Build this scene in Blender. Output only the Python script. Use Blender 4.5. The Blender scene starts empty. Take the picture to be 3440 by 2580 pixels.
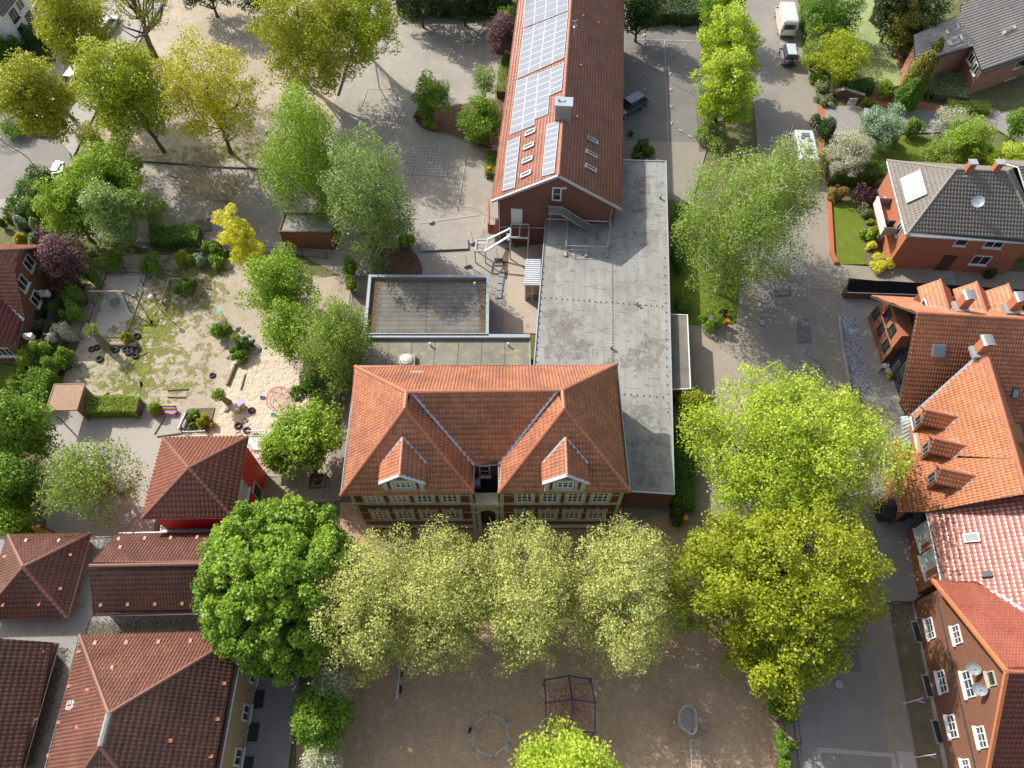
import bpy, math, random, zlib
import numpy as np
from mathutils import Vector
R=math.radians
sc=bpy.context.scene
# ---------------- camera, sky, sun, exposure ----------------
F_PX=2472.0; PITCH=R(59.37); CAMH=58.0
cam=bpy.data.cameras.new('camera'); cam.sensor_width=36; cam.lens=36*F_PX/3440; cam.clip_end=2000; cam.clip_start=.5
co=bpy.data.objects.new('camera',cam); sc.collection.objects.link(co)
co.location=(0,0,CAMH); co.rotation_euler=(R(90)-PITCH,0,0); sc.camera=co
SUN_EL=38.5; SUN_DIR=-41.0      # shadows fall towards azimuth SUN_DIR (deg from +X)
w=bpy.data.worlds.new('World'); sc.world=w; w.use_nodes=True
nt=w.node_tree; bgn=nt.nodes['Background']; sky=nt.nodes.new('ShaderNodeTexSky'); sky.sky_type='NISHITA'; sky.sun_disc=False
sky.sun_elevation=R(SUN_EL); sky.dust_density=2.6; sky.ozone_density=.5
sdx,sdy=math.cos(R(SUN_DIR+180)),math.sin(R(SUN_DIR+180))   # towards the sun
sky.sun_rotation=math.atan2(sdx,sdy)
hsv=nt.nodes.new('ShaderNodeHueSaturation'); hsv.inputs['Saturation'].default_value=.6; nt.links.new(sky.outputs[0],hsv.inputs['Color']); nt.links.new(hsv.outputs[0],bgn.inputs[0]); bgn.inputs[1].default_value=.15
sl=bpy.data.lights.new('sun','SUN'); sl.energy=4.3; sl.angle=R(.55); sl.color=(1,.94,.84)
so=bpy.data.objects.new('sun',sl); sc.collection.objects.link(so); so.location=(-60,60,90)
ld=Vector((-sdx*math.cos(R(SUN_EL)),-sdy*math.cos(R(SUN_EL)),-math.sin(R(SUN_EL))))
so.rotation_euler=ld.to_track_quat('-Z','Y').to_euler()
sc.view_settings.view_transform='Standard'; sc.view_settings.look='None'; sc.view_settings.exposure=.48; sc.view_settings.gamma=1
sc.render.engine='CYCLES'
try:
    sc.cycles.max_bounces=6; sc.cycles.diffuse_bounces=3; sc.cycles.transmission_bounces=4; sc.cycles.caustics_reflective=False
except Exception: pass
# ---------------- measuring: a point seen in the photo at a known height becomes a point of the place ----------------
K={'S':(0,0,1),'D':(0,0,.643),'a':(0,0,1.929),'b':(860,0,1.929),'c':(1600,0,1.929),'d':(2540,0,1.929),'e':(0,860,1.929),'f':(860,860,1.929),'g':(1600,860,1.929),'h':(2540,860,1.929),
'i':(0,1720,1.929),'j':(860,1720,1.929),'k':(1600,1720,1.929),'l':(2540,1720,1.929),'m':(2980,0,4.148),'n':(0,0,4.148),'o':(0,700,2.765),'p':(2840,940,3.607),'q':(2580,0,2.963),
'r':(720,1180,3.770),'s':(1700,700,3.814),'t':(1560,640,5.53),'u':(1140,1600,4.424),'v':(1680,1600,3.568),'w':(2900,500,3.607),'x':(700,2200,4.366),'y':(0,480,9.217),'z':(460,960,11.06)}
SP,CP=math.sin(PITCH),math.cos(PITCH)
def P(t,x,y,z=0.0):
    x0,y0,s=K[t]; dx=x0+x/s-1720; dy=y0+y/s-1290
    k=(CAMH-z)/(F_PX*SP+dy*CP)
    return Vector((dx*k,(F_PX*CP-dy*SP)*k,z))
def mpp(t,x,y,z=0.0):            # metres per pixel of that crop, sideways
    return (P(t,x+1,y,z)-P(t,x,y,z)).x
rng=np.random.default_rng(7); rnd=random.Random(11)
# ---------------- object helpers ----------------
C=sc.collection
def tag(o,label=None,cat=None,group=None,kind=None):
    if label: o['label']=label
    if cat: o['category']=cat
    if group: o['group']=group
    if kind: o['kind']=kind
    return o
def thing(name,label,cat,loc,rz=0,group=None):
    o=bpy.data.objects.new(name,None); o.empty_display_size=.3; C.objects.link(o)
    o.location=loc; o.rotation_euler=(0,0,rz); return tag(o,label,cat,group)
class MB:
    def __init__(s): s.v=[]; s.f=[]; s.m=[]; s.mi=0
    def add(s,vs,fs):
        b=len(s.v); s.v.extend([tuple(p) for p in vs]); s.f.extend([tuple(i+b for i in f) for f in fs]); s.m.extend([s.mi]*len(fs)); return s
    def box(s,c,sz,rz=0,tilt=None):
        hx,hy,hz=[q/2 for q in sz]; ca,sa=math.cos(rz),math.sin(rz); vs=[]
        for z in(-hz,hz):
            for x,y in((-hx,-hy),(hx,-hy),(hx,hy),(-hx,hy)): vs.append((c[0]+x*ca-y*sa,c[1]+x*sa+y*ca,c[2]+z))
        return s.add(vs,[(3,2,1,0),(4,5,6,7),(0,1,5,4),(1,2,6,5),(2,3,7,6),(3,0,4,7)])
    def obox(s,c,ax,ay,az):      # oriented box with half axes
        c=Vector(c); vs=[]
        for k in(-1,1):
            for i,j in((-1,-1),(1,-1),(1,1),(-1,1)): vs.append(c+ax*i+ay*j+az*k)
        return s.add(vs,[(3,2,1,0),(4,5,6,7),(0,1,5,4),(1,2,6,5),(2,3,7,6),(3,0,4,7)])
    def tube(s,a,b,r0,r1=None,n=6,cap=True):
        a=Vector(a);b=Vector(b); r1=r0 if r1 is None else r1; d=(b-a)
        if d.length<1e-6: return s
        d.normalize(); u=d.orthogonal().normalized(); w=d.cross(u); vs=[]
        for p,r in((a,r0),(b,r1)):
            for i in range(n):
                t=2*math.pi*i/n; vs.append(p+u*(r*math.cos(t))+w*(r*math.sin(t)))
        fs=[(i,(i+1)%n,n+(i+1)%n,n+i) for i in range(n)]
        if cap: fs+= [tuple(range(n-1,-1,-1)),tuple(range(n,2*n))]
        return s.add(vs,fs)
    def path(s,pts,r,n=6):
        for a,b in zip(pts,pts[1:]): s.tube(a,b,r,r,n)
        return s
    def bar(s,a,b,wd,ht):        # square bar between two points
        a=Vector(a);b=Vector(b); d=b-a; u=d.cross(Vector((0,0,1)))
        if u.length<1e-5: u=Vector((1,0,0))
        u.normalize(); w=u.cross(d).normalized(); return s.obox((a+b)/2,d/2,u*wd/2,w*ht/2)
    def prism(s,pl,z0,z1):
        n=len(pl); a=sum(pl[i][0]*pl[(i+1)%n][1]-pl[(i+1)%n][0]*pl[i][1] for i in range(n))
        if a<0: pl=pl[::-1]
        vs=[(p[0],p[1],z0) for p in pl]+[(p[0],p[1],z1) for p in pl]
        return s.add(vs,[tuple(range(n-1,-1,-1)),tuple(range(n,2*n))]+[(i,(i+1)%n,n+(i+1)%n,n+i) for i in range(n)])
    def poly(s,pts): return s.add(pts,[tuple(range(len(pts)))])
    def ball(s,c,r,n=8,sz=1,bump=0):
        vs=[];m=max(4,n//2+1)
        for j in range(1,m):
            ph=math.pi*j/m
            for i in range(n):
                t=2*math.pi*i/n; q=r*(1+bump*rnd.uniform(-1,1)); vs.append((c[0]+q*math.sin(ph)*math.cos(t),c[1]+q*math.sin(ph)*math.sin(t),c[2]+q*math.cos(ph)*sz))
        vs+=[(c[0],c[1],c[2]+r*sz),(c[0],c[1],c[2]-r*sz)]; T=len(vs)-2; fs=[]
        for j in range(m-2):
            for i in range(n): a=j*n+i;b=j*n+(i+1)%n; fs.append((a,a+n,b+n,b))
        for i in range(n): fs.append((T,i,(i+1)%n)); k=(m-2)*n; fs.append((T+1,k+(i+1)%n,k+i))
        return s.add(vs,fs)
    def torus(s,c,R0,r,n=16,m=7):
        vs=[(c[0]+(R0+r*math.cos(b))*math.cos(a),c[1]+(R0+r*math.cos(b))*math.sin(a),c[2]+r*math.sin(b)) for a in [2*math.pi*i/n for i in range(n)] for b in [2*math.pi*j/m for j in range(m)]]
        return s.add(vs,[(i*m+j,((i+1)%n)*m+j,((i+1)%n)*m+(j+1)%m,i*m+(j+1)%m) for i in range(n) for j in range(m)])
    def build(s,name,mat,parent=None,world=True,smooth=False,uv=True):
        me=bpy.data.meshes.new(name); off=Vector((0,0,0))
        if parent is not None and world:
            p=parent; 
            while p is not None: off+=p.location; p=p.parent
        me.from_pydata([(x-off.x,y-off.y,z-off.z) for x,y,z in s.v],[],s.f)
        mats=mat if isinstance(mat,(list,tuple)) else [mat]
        for q in mats: me.materials.append(q)
        if len(mats)>1: me.polygons.foreach_set('material_index',s.m)
        if uv:
            me.update(); ul=me.uv_layers.new(name='UVMap'); dat=np.zeros((len(me.loops),2),np.float32); vc=s.v
            for p in me.polygons:
                nn=p.normal
                if abs(nn.z)>.94: tx,ty=Vector((1,0,0)),Vector((0,1,0))
                else:
                    tx=Vector((-nn.y,nn.x,0)).normalized(); ty=nn.cross(tx)
                for li in p.loop_indices:
                    q=Vector(vc[me.loops[li].vertex_index]); dat[li]=(q.dot(tx),q.dot(ty))
            ul.data.foreach_set('uv',dat.ravel())
        if smooth: me.polygons.foreach_set('use_smooth',[True]*len(me.polygons))
        o=bpy.data.objects.new(name,me); C.objects.link(o)
        if parent is not None: o.parent=parent
        return o
def npmesh(name,V,Fc,n,mat,parent,att=None,smooth=False):
    """V (N,3) array, Fc (M,n) index array -> one mesh object; att = one value per face"""
    me=bpy.data.meshes.new(name); V=np.array(V,np.float32)
    if parent is not None: V=V-np.array(parent.location,np.float32)
    me.vertices.add(len(V)); me.vertices.foreach_set('co',V.ravel())
    M=len(Fc); me.loops.add(M*n); me.loops.foreach_set('vertex_index',np.asarray(Fc,np.int32).ravel())
    me.polygons.add(M); me.polygons.foreach_set('loop_start',np.arange(0,M*n,n,dtype=np.int32))
    try: me.polygons.foreach_set('loop_total',np.full(M,n,np.int32))
    except Exception: pass
    me.materials.append(mat)
    if att is not None:
        a=me.attributes.new('lf','FLOAT','FACE'); a.data.foreach_set('value',np.asarray(att,np.float32))
    me.update(calc_edges=True)
    if smooth: me.polygons.foreach_set('use_smooth',[True]*M)
    o=bpy.data.objects.new(name,me); C.objects.link(o)
    if parent is not None: o.parent=parent
    return o
def copy_tree(o,loc,rz,label=None,parent=None):
    c=o.copy(); C.objects.link(c); c.parent=parent
    if parent is None:
        c.location=loc; c.rotation_euler=(0,0,rz)
        if label: c['label']=label
    for ch in list(o.children): copy_tree(ch,None,None,None,c)
    return c
# ---------------- materials ----------------
def nm(name):
    m=bpy.data.materials.new(name); m.use_nodes=True; t=m.node_tree; b=t.nodes['Principled BSDF']; return m,t,b
def N(t,typ,**k):
    n=t.nodes.new(typ)
    for a,v in k.items(): setattr(n,a,v)
    return n
def noise(t,vec,scale,detail=4,rough=.6,lo=.35,hi=.65):
    n=N(t,'ShaderNodeTexNoise'); n.inputs['Scale'].default_value=scale; n.inputs['Detail'].default_value=detail; n.inputs['Roughness'].default_value=rough
    t.links.new(vec,n.inputs['Vector']); mr=N(t,'ShaderNodeMapRange'); mr.inputs[1].default_value=lo; mr.inputs[2].default_value=hi; t.links.new(n.outputs['Fac'],mr.inputs[0]); return mr.outputs[0]
def mixc(t,f,a,b):
    n=N(t,'ShaderNodeMix',data_type='RGBA')
    for k,x in((0,f),(6,a),(7,b)):
        if hasattr(x,'is_linked'): t.links.new(x,n.inputs[k])
        elif k==0: n.inputs[0].default_value=x
        else: n.inputs[k].default_value=(*x,1)
    return n.outputs[2]
def pos(t,sx=1,sy=1,sz=1):
    g=N(t,'ShaderNodeNewGeometry'); mp=N(t,'ShaderNodeMapping'); mp.inputs['Scale'].default_value=(sx,sy,sz); t.links.new(g.outputs['Position'],mp.inputs[0]); return mp.outputs[0]
def bump(t,b,h,dist,strength=1):
    n=N(t,'ShaderNodeBump'); n.inputs['Distance'].default_value=dist; n.inputs['Strength'].default_value=strength
    t.links.new(h,n.inputs['Height']); t.links.new(n.outputs[0],b.inputs['Normal'])
def plain(name,c,rough=.6,metal=0,spec=.5):
    m,t,b=nm(name); b.inputs['Base Color'].default_value=(*c,1); b.inputs['Roughness'].default_value=rough; b.inputs['Metallic'].default_value=metal; b.inputs['Specular IOR Level'].default_value=spec
    v=pos(t); f=noise(t,v,6,3); col=mixc(t,f,tuple(x*.88 for x in c),tuple(min(1,x*1.06) for x in c)); t.links.new(col,b.inputs['Base Color'])
    return m
def surf(name,c1,c2,s1=.35,c3=None,s2=3,amt3=(.55,.7),grain=25,bmp=.02,rough=.92,spec=.25,gr=.16):
    """weathered ground or roofing: broad blotches c1/c2, patches of c3, fine grain"""
    m,t,b=nm(name); v=pos(t); col=mixc(t,noise(t,v,s1,6,.65),c1,c2)
    if c3 is not None: col=mixc(t,noise(t,v,s2,5,.7,*amt3),col,c3)
    g=noise(t,v,grain,3,.8,.3,.7); dark=mixc(t,g,tuple([1-gr]*3),tuple([1+gr*.6]*3))
    mu=N(t,'ShaderNodeMix',data_type='RGBA',blend_type='MULTIPLY'); mu.inputs[0].default_value=1; t.links.new(col,mu.inputs[6]); t.links.new(dark,mu.inputs[7])
    t.links.new(mu.outputs[2],b.inputs['Base Color']); b.inputs['Roughness'].default_value=rough; b.inputs['Specular IOR Level'].default_value=spec
    bump(t,b,noise(t,v,grain*.5,4,.7,.2,.8),bmp); return m
def brick(name,c1,c2,mortar,bw=.24,bh=.075,c3=None,rough=.85,bmp=.004):
    m,t,b=nm(name); uv=N(t,'ShaderNodeUVMap'); br=N(t,'ShaderNodeTexBrick'); br.inputs['Scale'].default_value=1; br.inputs['Brick Width'].default_value=bw; br.inputs['Row Height'].default_value=bh
    br.inputs['Mortar Size'].default_value=min(bw,bh)*.09; br.inputs['Color1'].default_value=(*c1,1); br.inputs['Color2'].default_value=(*c2,1); br.inputs['Mortar'].default_value=(*mortar,1)
    t.links.new(uv.outputs[0],br.inputs['Vector']); v=pos(t); col=mixc(t,noise(t,v,.7,6,.65,.3,.75),br.outputs['Color'],c3 or tuple(x*.75 for x in c1))
    mm=N(t,'ShaderNodeMix',data_type='RGBA'); mm.inputs[0].default_value=.55; t.links.new(br.outputs['Color'],mm.inputs[6]); t.links.new(col,mm.inputs[7])
    t.links.new(mm.outputs[2],b.inputs['Base Color']); b.inputs['Roughness'].default_value=rough; b.inputs['Specular IOR Level'].default_value=.25
    inv=N(t,'ShaderNodeMath',operation='SUBTRACT'); inv.inputs[0].default_value=1; t.links.new(br.outputs['Fac'],inv.inputs[1]); bump(t,b,inv.outputs[0],bmp); return m
def tilemat(name,c1,c2,rough=.55,spec=.5,lichen=None,lam=(.62,.7),dirt=None,coat=0):
    m,t,b=nm(name); a=N(t,'ShaderNodeAttribute',attribute_name='lf'); v=pos(t)
    col=mixc(t,a.outputs['Fac'],c1,c2)
    if dirt: col=mixc(t,noise(t,v,.5,6,.7,.42,.75),col,dirt)
    if lichen: col=mixc(t,noise(t,v,4.5,5,.8,*lam),col,lichen)
    t.links.new(col,b.inputs['Base Color']); b.inputs['Roughness'].default_value=rough; b.inputs['Specular IOR Level'].default_value=spec
    if coat: b.inputs['Coat Weight'].default_value=coat; b.inputs['Coat Roughness'].default_value=.18
    return m
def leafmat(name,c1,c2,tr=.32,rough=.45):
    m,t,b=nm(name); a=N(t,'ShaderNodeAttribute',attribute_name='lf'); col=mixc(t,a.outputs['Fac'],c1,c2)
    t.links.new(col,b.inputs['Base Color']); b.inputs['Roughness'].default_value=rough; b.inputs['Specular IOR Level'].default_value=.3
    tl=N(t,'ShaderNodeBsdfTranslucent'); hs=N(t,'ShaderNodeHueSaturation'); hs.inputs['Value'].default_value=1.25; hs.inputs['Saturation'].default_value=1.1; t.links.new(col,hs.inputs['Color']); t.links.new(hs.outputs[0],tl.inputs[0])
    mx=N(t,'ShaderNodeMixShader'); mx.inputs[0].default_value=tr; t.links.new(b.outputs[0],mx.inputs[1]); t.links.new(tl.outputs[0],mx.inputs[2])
    t.links.new(mx.outputs[0],t.nodes['Material Output'].inputs['Surface']); return m
M={}
M['bark']=surf('bark',(.10,.08,.055),(.17,.14,.10),2,(.13,.14,.07),5,grain=30,bmp=.02)
M['bark_grey']=surf('bark_grey',(.20,.17,.12),(.28,.25,.18),2,(.20,.20,.12),5,grain=30,bmp=.02)
M['bark_pale']=surf('pale_twig_bark',(.46,.39,.26),(.38,.31,.20),2,grain=30,bmp=.01)
M['bark_white']=surf('birch_bark',(.55,.53,.48),(.40,.38,.34),3,(.08,.07,.06),6,(.62,.66),grain=30)
M['glass']=plain('window_glass',(.03,.035,.04),.08,0,.7)
M['glass_blue']=plain('skylight_glass',(.12,.16,.20),.07,0,1)
M['white']=plain('white_paint',(.72,.73,.73),.45)
M['cream']=surf('cream_stone',(.50,.48,.38),(.40,.38,.29),1.5,(.28,.27,.20),2.5,grain=20,bmp=.004,gr=.08)
M['zinc']=plain('zinc_sheet',(.42,.47,.52),.42,.35)
M['galv']=plain('galvanised_steel',(.46,.50,.53),.4,.5)
M['steel']=plain('grey_steel',(.32,.34,.35),.4,.5)
M['dark']=plain('dark_metal',(.035,.037,.045),.5,.2)
M['black']=plain('black_rubber',(.022,.022,.024),.75)
M['wood']=surf('weathered_wood',(.26,.20,.14),(.19,.15,.11),3,grain=30,bmp=.01)
M['wood_light']=surf('pale_wood',(.42,.34,.24),(.33,.27,.19),3,grain=30,bmp=.01)
M['concrete']=surf('concrete',(.36,.35,.32),(.28,.27,.25),1,grain=22,bmp=.005)
# ---------------- roofs of real pantiles ----------------
PH=np.array([0,.18,.36,.55,.8]); HH=np.array([0,.8,1,.35,0])
def tile_faces(faces,pu=.22,pv=.34,amp=.05,lift=.05):
    AV=[];AF=[];AA=[];base=0
    for pts in faces:
        pts=[Vector(p) for p in pts]; n=Vector((0,0,0))
        for i in range(len(pts)): a,b=pts[i],pts[(i+1)%len(pts)]; n+=Vector(((a.y-b.y)*(a.z+b.z),(a.z-b.z)*(a.x+b.x),(a.x-b.x)*(a.y+b.y)))
        n.normalize()
        if n.z<0: n=-n
        tx=Vector((0,0,1)).cross(n)
        if tx.length<1e-4: tx=Vector((1,0,0))
        tx.normalize(); ty=n.cross(tx); o=pts[0]
        if ty.z<0: ty=-ty; tx=-tx
        q=[((p-o).dot(tx),(p-o).dot(ty)) for p in pts]; vmin=min(v for _,v in q); vmax=max(v for _,v in q)
        def rng_at(v):
            xs=[]
            for i in range(len(q)):
                (a,va),(b,vb)=q[i],q[(i+1)%len(q)]
                if abs(va-vb)<1e-9:
                    if abs(v-va)<1e-6: xs+=[a,b]
                elif min(va,vb)-1e-9<=v<=max(va,vb)+1e-9: xs.append(a+(b-a)*(v-va)/(vb-va))
            return (min(xs),max(xs)) if xs else (0,0)
        v=vmin; on=np.array(o); T=np.array(tx); B=np.array(ty); Nn=np.array(n)
        while v<vmax-1e-3:
            vb=min(v+pv,vmax); a0,a1=rng_at(v+1e-5); b0,b1=rng_at(vb-1e-5)
            lo,hi=min(a0,b0),max(a1,b1); k=np.arange(math.floor(lo/pu),math.ceil(hi/pu)+1)
            U=(k[:,None]*pu+PH[None,:]*pu).ravel(); H=np.tile(HH,len(k))*amp; ti=np.repeat(k,5)
            U=np.concatenate([[lo],U[(U>lo)&(U<hi)],[hi]]); fr=(U/pu)%1; H=np.interp(fr,np.append(PH,1),np.append(HH,0))*amp
            A=np.clip(U,a0,a1); Bc=np.clip(U,b0,b1); ph=lambda u:np.interp((u/pu)%1,np.append(PH,1),np.append(HH,0))*amp
            hA=ph(A)+lift; hB=ph(Bc)+.004
            low=on+A[:,None]*T+v*B+hA[:,None]*Nn; up=on+Bc[:,None]*T+vb*B+hB[:,None]*Nn; bot=on+A[:,None]*T+v*B-.03*Nn
            m=len(U); V=np.concatenate([low,up,bot]); i=np.arange(m-1); keep=((A[1:]-A[:-1])+(Bc[1:]-Bc[:-1]))>1e-5
            F1=np.stack([i,i+1,m+i+1,m+i],1)[keep]; k2=(A[1:]-A[:-1])>1e-5; F2=np.stack([2*m+i,2*m+i+1,i+1,i],1)[k2]
            tid=np.floor((U[:-1]+U[1:])/2/pu).astype(int); row=int(round((v-vmin)/pv)); hv=((np.sin(tid*12.9898+row*78.233+base*.37)*43758.5453)%1)
            AV.append(V); AF+= [F1+base,F2+base]; AA+=[hv[keep],hv[k2]]; base+=len(V); v=vb
    return np.concatenate(AV),np.concatenate(AF),np.concatenate(AA)
def slab(faces,down=.16,up=-.02):
    m=MB()
    for pts in faces:
        n=len(pts); a=sum(pts[i][0]*pts[(i+1)%n][1]-pts[(i+1)%n][0]*pts[i][1] for i in range(n)); pp=list(pts) if a>0 else list(pts)[::-1]
        vs=[(p[0],p[1],p[2]+up) for p in pp]+[(p[0],p[1],p[2]-down) for p in pp]
        m.add(vs,[tuple(range(n)),tuple(range(2*n-1,n-1,-1))]+[(i,n+i,n+(i+1)%n,(i+1)%n) for i in range(n)])
    return m
def ridgecap(lines,r=.12,seg=.36):
    m=MB()
    for a,b in lines:
        a=Vector(a);b=Vector(b); L=(b-a).length; k=max(1,int(L/seg)); up=Vector((0,0,.03))
        for i in range(k): m.tube(a.lerp(b,i/k)+up,a.lerp(b,min(1,(i+1.12)/k))+up,r*1.1,r*.9,8)
    return m
def roof(root,faces,mat,deck,ridges=(),gut=(),valleys=(),pu=.24,pv=.36,amp=.075,cap=None,gmat=None,lift=.07,rr=.12,gr=.055):
    V,Fc,A=tile_faces(faces,pu,pv,amp,lift); r=npmesh('roof',V,Fc,4,mat,root,A)
    slab(faces).build('roof_deck',deck,root)
    if ridges: ridgecap(ridges,rr).build('ridge_cap',cap or mat,root,smooth=False)
    for a,b in gut:
        g=MB(); g.tube(Vector(a)+Vector((0,0,-.03)),Vector(b)+Vector((0,0,-.03)),gr,gr,6); g.build('gutter',gmat or M['galv'],root)
    if valleys:
        g=MB()
        for a,b in valleys: a=Vector(a)+Vector((0,0,.15));b=Vector(b)+Vector((0,0,.15)); d=(b-a); u=d.cross(Vector((0,0,1))).normalized()*.11; g.add([a-u,b-u,b+u,a+u],[(0,1,2,3)]); g.add([a-u-Vector((0,0,.04)),b-u-Vector((0,0,.04)),b+u-Vector((0,0,.04)),a+u-Vector((0,0,.04))],[(3,2,1,0)])
        g.build('valley_flashing',M['zinc'],root)
    return r
def inset(pl,d):     # polygon of xy, moved inwards by d
    pl=[Vector((p[0],p[1])) for p in pl]; n=len(pl); a=sum(pl[i].x*pl[(i+1)%n].y-pl[(i+1)%n].x*pl[i].y for i in range(n))
    if a<0: pl=pl[::-1]
    out=[]
    for i in range(n):
        p0,p1,p2=pl[i-1],pl[i],pl[(i+1)%n]; e1=(p1-p0).normalized(); e2=(p2-p1).normalized(); n1=Vector((-e1.y,e1.x)); n2=Vector((-e2.y,e2.x))
        k=(n1+n2); k=k/max(.3,k.dot(n1)); out.append(p1+k*d)
    return out
def window(root,c,nrm,w,h,cols=2,rows=1,fm=None,sill=True,fw=.07,bar=.045,surround=None,sm=None,gm=None,name='window'):
    """casement on a wall: c centre on wall face, nrm outward xy"""
    fm=fm or M['white']; nx=Vector((nrm[0],nrm[1],0)).normalized(); t=Vector((-nx.y,nx.x,0)); z=Vector((0,0,1)); c=Vector(c); m=MB()
    def bx(du,dz,su,sz,d,o): m.obox(c+t*du+z*dz+nx*o,t*su/2,nx*d/2,z*sz/2)
    for s in(-1,1): bx(s*(w/2-fw/2),0,fw,h,.1,.04); bx(0,s*(h/2-fw/2),w-2*fw,fw,.1,.04)
    for i in range(1,cols): bx(-w/2+w*i/cols,0,bar*1.5,h-2*fw,.07,.035)
    for j in range(1,rows): bx(0,-h/2+h*j/rows,w-2*fw,bar,.05,.03)
    if sill: bx(0,-h/2-.05,w+.16,.08,.22,.1)
    o=m.build(name,fm,root); p=MB(); p.obox(c+nx*.012,t*(w/2-fw),nx*.01,z*(h/2-fw)); p.build('pane',gm or M['glass'],o)
    if surround: surround(c,nx,t,z)
    return o
def wallpoly(m,pts,z0,tops=None):     # vertical walls round a ring of xy; tops = height per corner
    n=len(pts)
    for i in range(n):
        a,b=pts[i],pts[(i+1)%n]; ta,tb=(tops[i],tops[(i+1)%n]) if isinstance(tops,(list,tuple)) else (tops,tops)
        m.add([(a[0],a[1],z0),(b[0],b[1],z0),(b[0],b[1],tb),(a[0],a[1],ta)],[(0,1,2,3)])
    return m
# ---------------- trees ----------------
def rvec(n): v=rng.normal(size=(n,3)); return v/np.linalg.norm(v,axis=1)[:,None]
def leaves(cent,size,up=.7,out=None,jit=.5):
    """cent (N,3) leaf centres -> verts, faces (rhombus shaped leaves)"""
    n=len(cent); nr=rvec(n)+np.array([0,0,up])
    if out is not None: nr=nr+out*.6
    nr/=np.linalg.norm(nr,axis=1)[:,None]; a=np.cross(nr,rvec(n)); a/=np.linalg.norm(a,axis=1)[:,None]+1e-9; b=np.cross(nr,a)
    s=(size*(1+jit*rng.uniform(-1,1,n)))[:,None]; a=a*s*.5; b=b*s*.34
    bend=nr*s*.12
    V=np.stack([cent-a+bend,cent-b,cent+a+bend,cent+b],1).reshape(-1,3); return V,np.arange(4*n).reshape(n,4)
def crown_pts(c,rx,ry,rz,K,cr,per,shell=.62,flat=.75,egg=0.0,lump=.0,droop=0):
    """clump centres spread through an uneven ellipsoid, leaves round each"""
    d=rvec(K); ra=np.where(rng.random(K)<.72,rng.uniform(shell,1,K),rng.uniform(.2,shell,K)); th=np.arctan2(d[:,1],d[:,0])
    p1,p2,p3=rng.uniform(0,6.28,3); wob=1+lump*(.5*np.sin(2*th+p1)+.35*np.sin(3*th+p2+2*d[:,2])+.35*np.sin(5*th+p3-3*d[:,2]))
    pc=d*ra[:,None]*np.array([rx,ry,rz])*wob[:,None]; k=1-egg*(pc[:,2]/rz); pc[:,0]*=k; pc[:,1]*=k
    pc+=np.array(c); crs=cr*rng.uniform(.45,1.35,K); cnt=np.maximum(3,(per*(crs/cr)**2)).astype(int)
    idx=np.repeat(np.arange(K),cnt); n=len(idx); q=rvec(n)*(rng.uniform(.25,1,n)**.5)[:,None]; q[:,2]=q[:,2]*flat
    L=pc[idx]+q*crs[idx][:,None]
    if droop: L[:,2]-=droop*rng.random(n)**2*crs[idx]*1.6
    out=q/np.linalg.norm(q,axis=1)[:,None]; base=np.array(c)
    gl=(L-base)/np.array([rx,ry,rz]); out=out*.5+gl*.6
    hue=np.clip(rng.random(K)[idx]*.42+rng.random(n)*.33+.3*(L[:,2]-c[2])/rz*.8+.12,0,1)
    return pc,L,out,hue
def limbs(m,base,top,pcs,r0,nl=7,wig=.5):
    base=Vector(base); top=Vector(top); H=top.z-base.z; segs=7; tr=[]
    for i in range(segs+1):
        f=i/segs; tr.append(base.lerp(top,f)+Vector((rnd.uniform(-1,1),rnd.uniform(-1,1),0))*(.04*H*f*(1-f)*2))
    rad=lambda f:r0*(1-.82*f)
    for i in range(segs): m.tube(tr[i],tr[i+1],rad(i/segs)*(1.25 if i==0 else 1),rad((i+1)/segs),7,False)
    order=list(range(len(pcs))); rnd.shuffle(order); mains=[]
    for k in order[:nl*3]:
        p=Vector(pcs[k]); f=max(.25,min(.9,(p.z-base.z)/H*.62-.05)); s=tr[int(f*segs)]; mid=s.lerp(p,.5)+Vector((0,0,-.1*(p-s).length+ .05)); r=rad(f)*.55
        q=s.lerp(p,.86); m.tube(s,mid,r,r*.62,5,False); m.tube(mid,q,r*.62,r*.3,5,False); mains+=[(s.lerp(mid,.6),r*.5),(mid,r*.5),(mid.lerp(q,.5),r*.35),(q,r*.3)]
    MP=np.array([list(a) for a,_ in mains])
    for k in order[nl*3:]:
        p=np.array(pcs[k]); dd=np.linalg.norm(MP-p,axis=1)+ (MP[:,2]>p[2]+.5)*2; j=int(dd.argmin()); a,r=mains[j]; b=Vector(p); md=Vector(a).lerp(b,.5)+Vector((rnd.uniform(-1,1),rnd.uniform(-1,1),rnd.uniform(-.3,.6)))*.12*(b-Vector(a)).length
        m.tube(a,md,r*.55,r*.38,4,False); m.tube(md,b,r*.38,r*.15,4,False)
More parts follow.
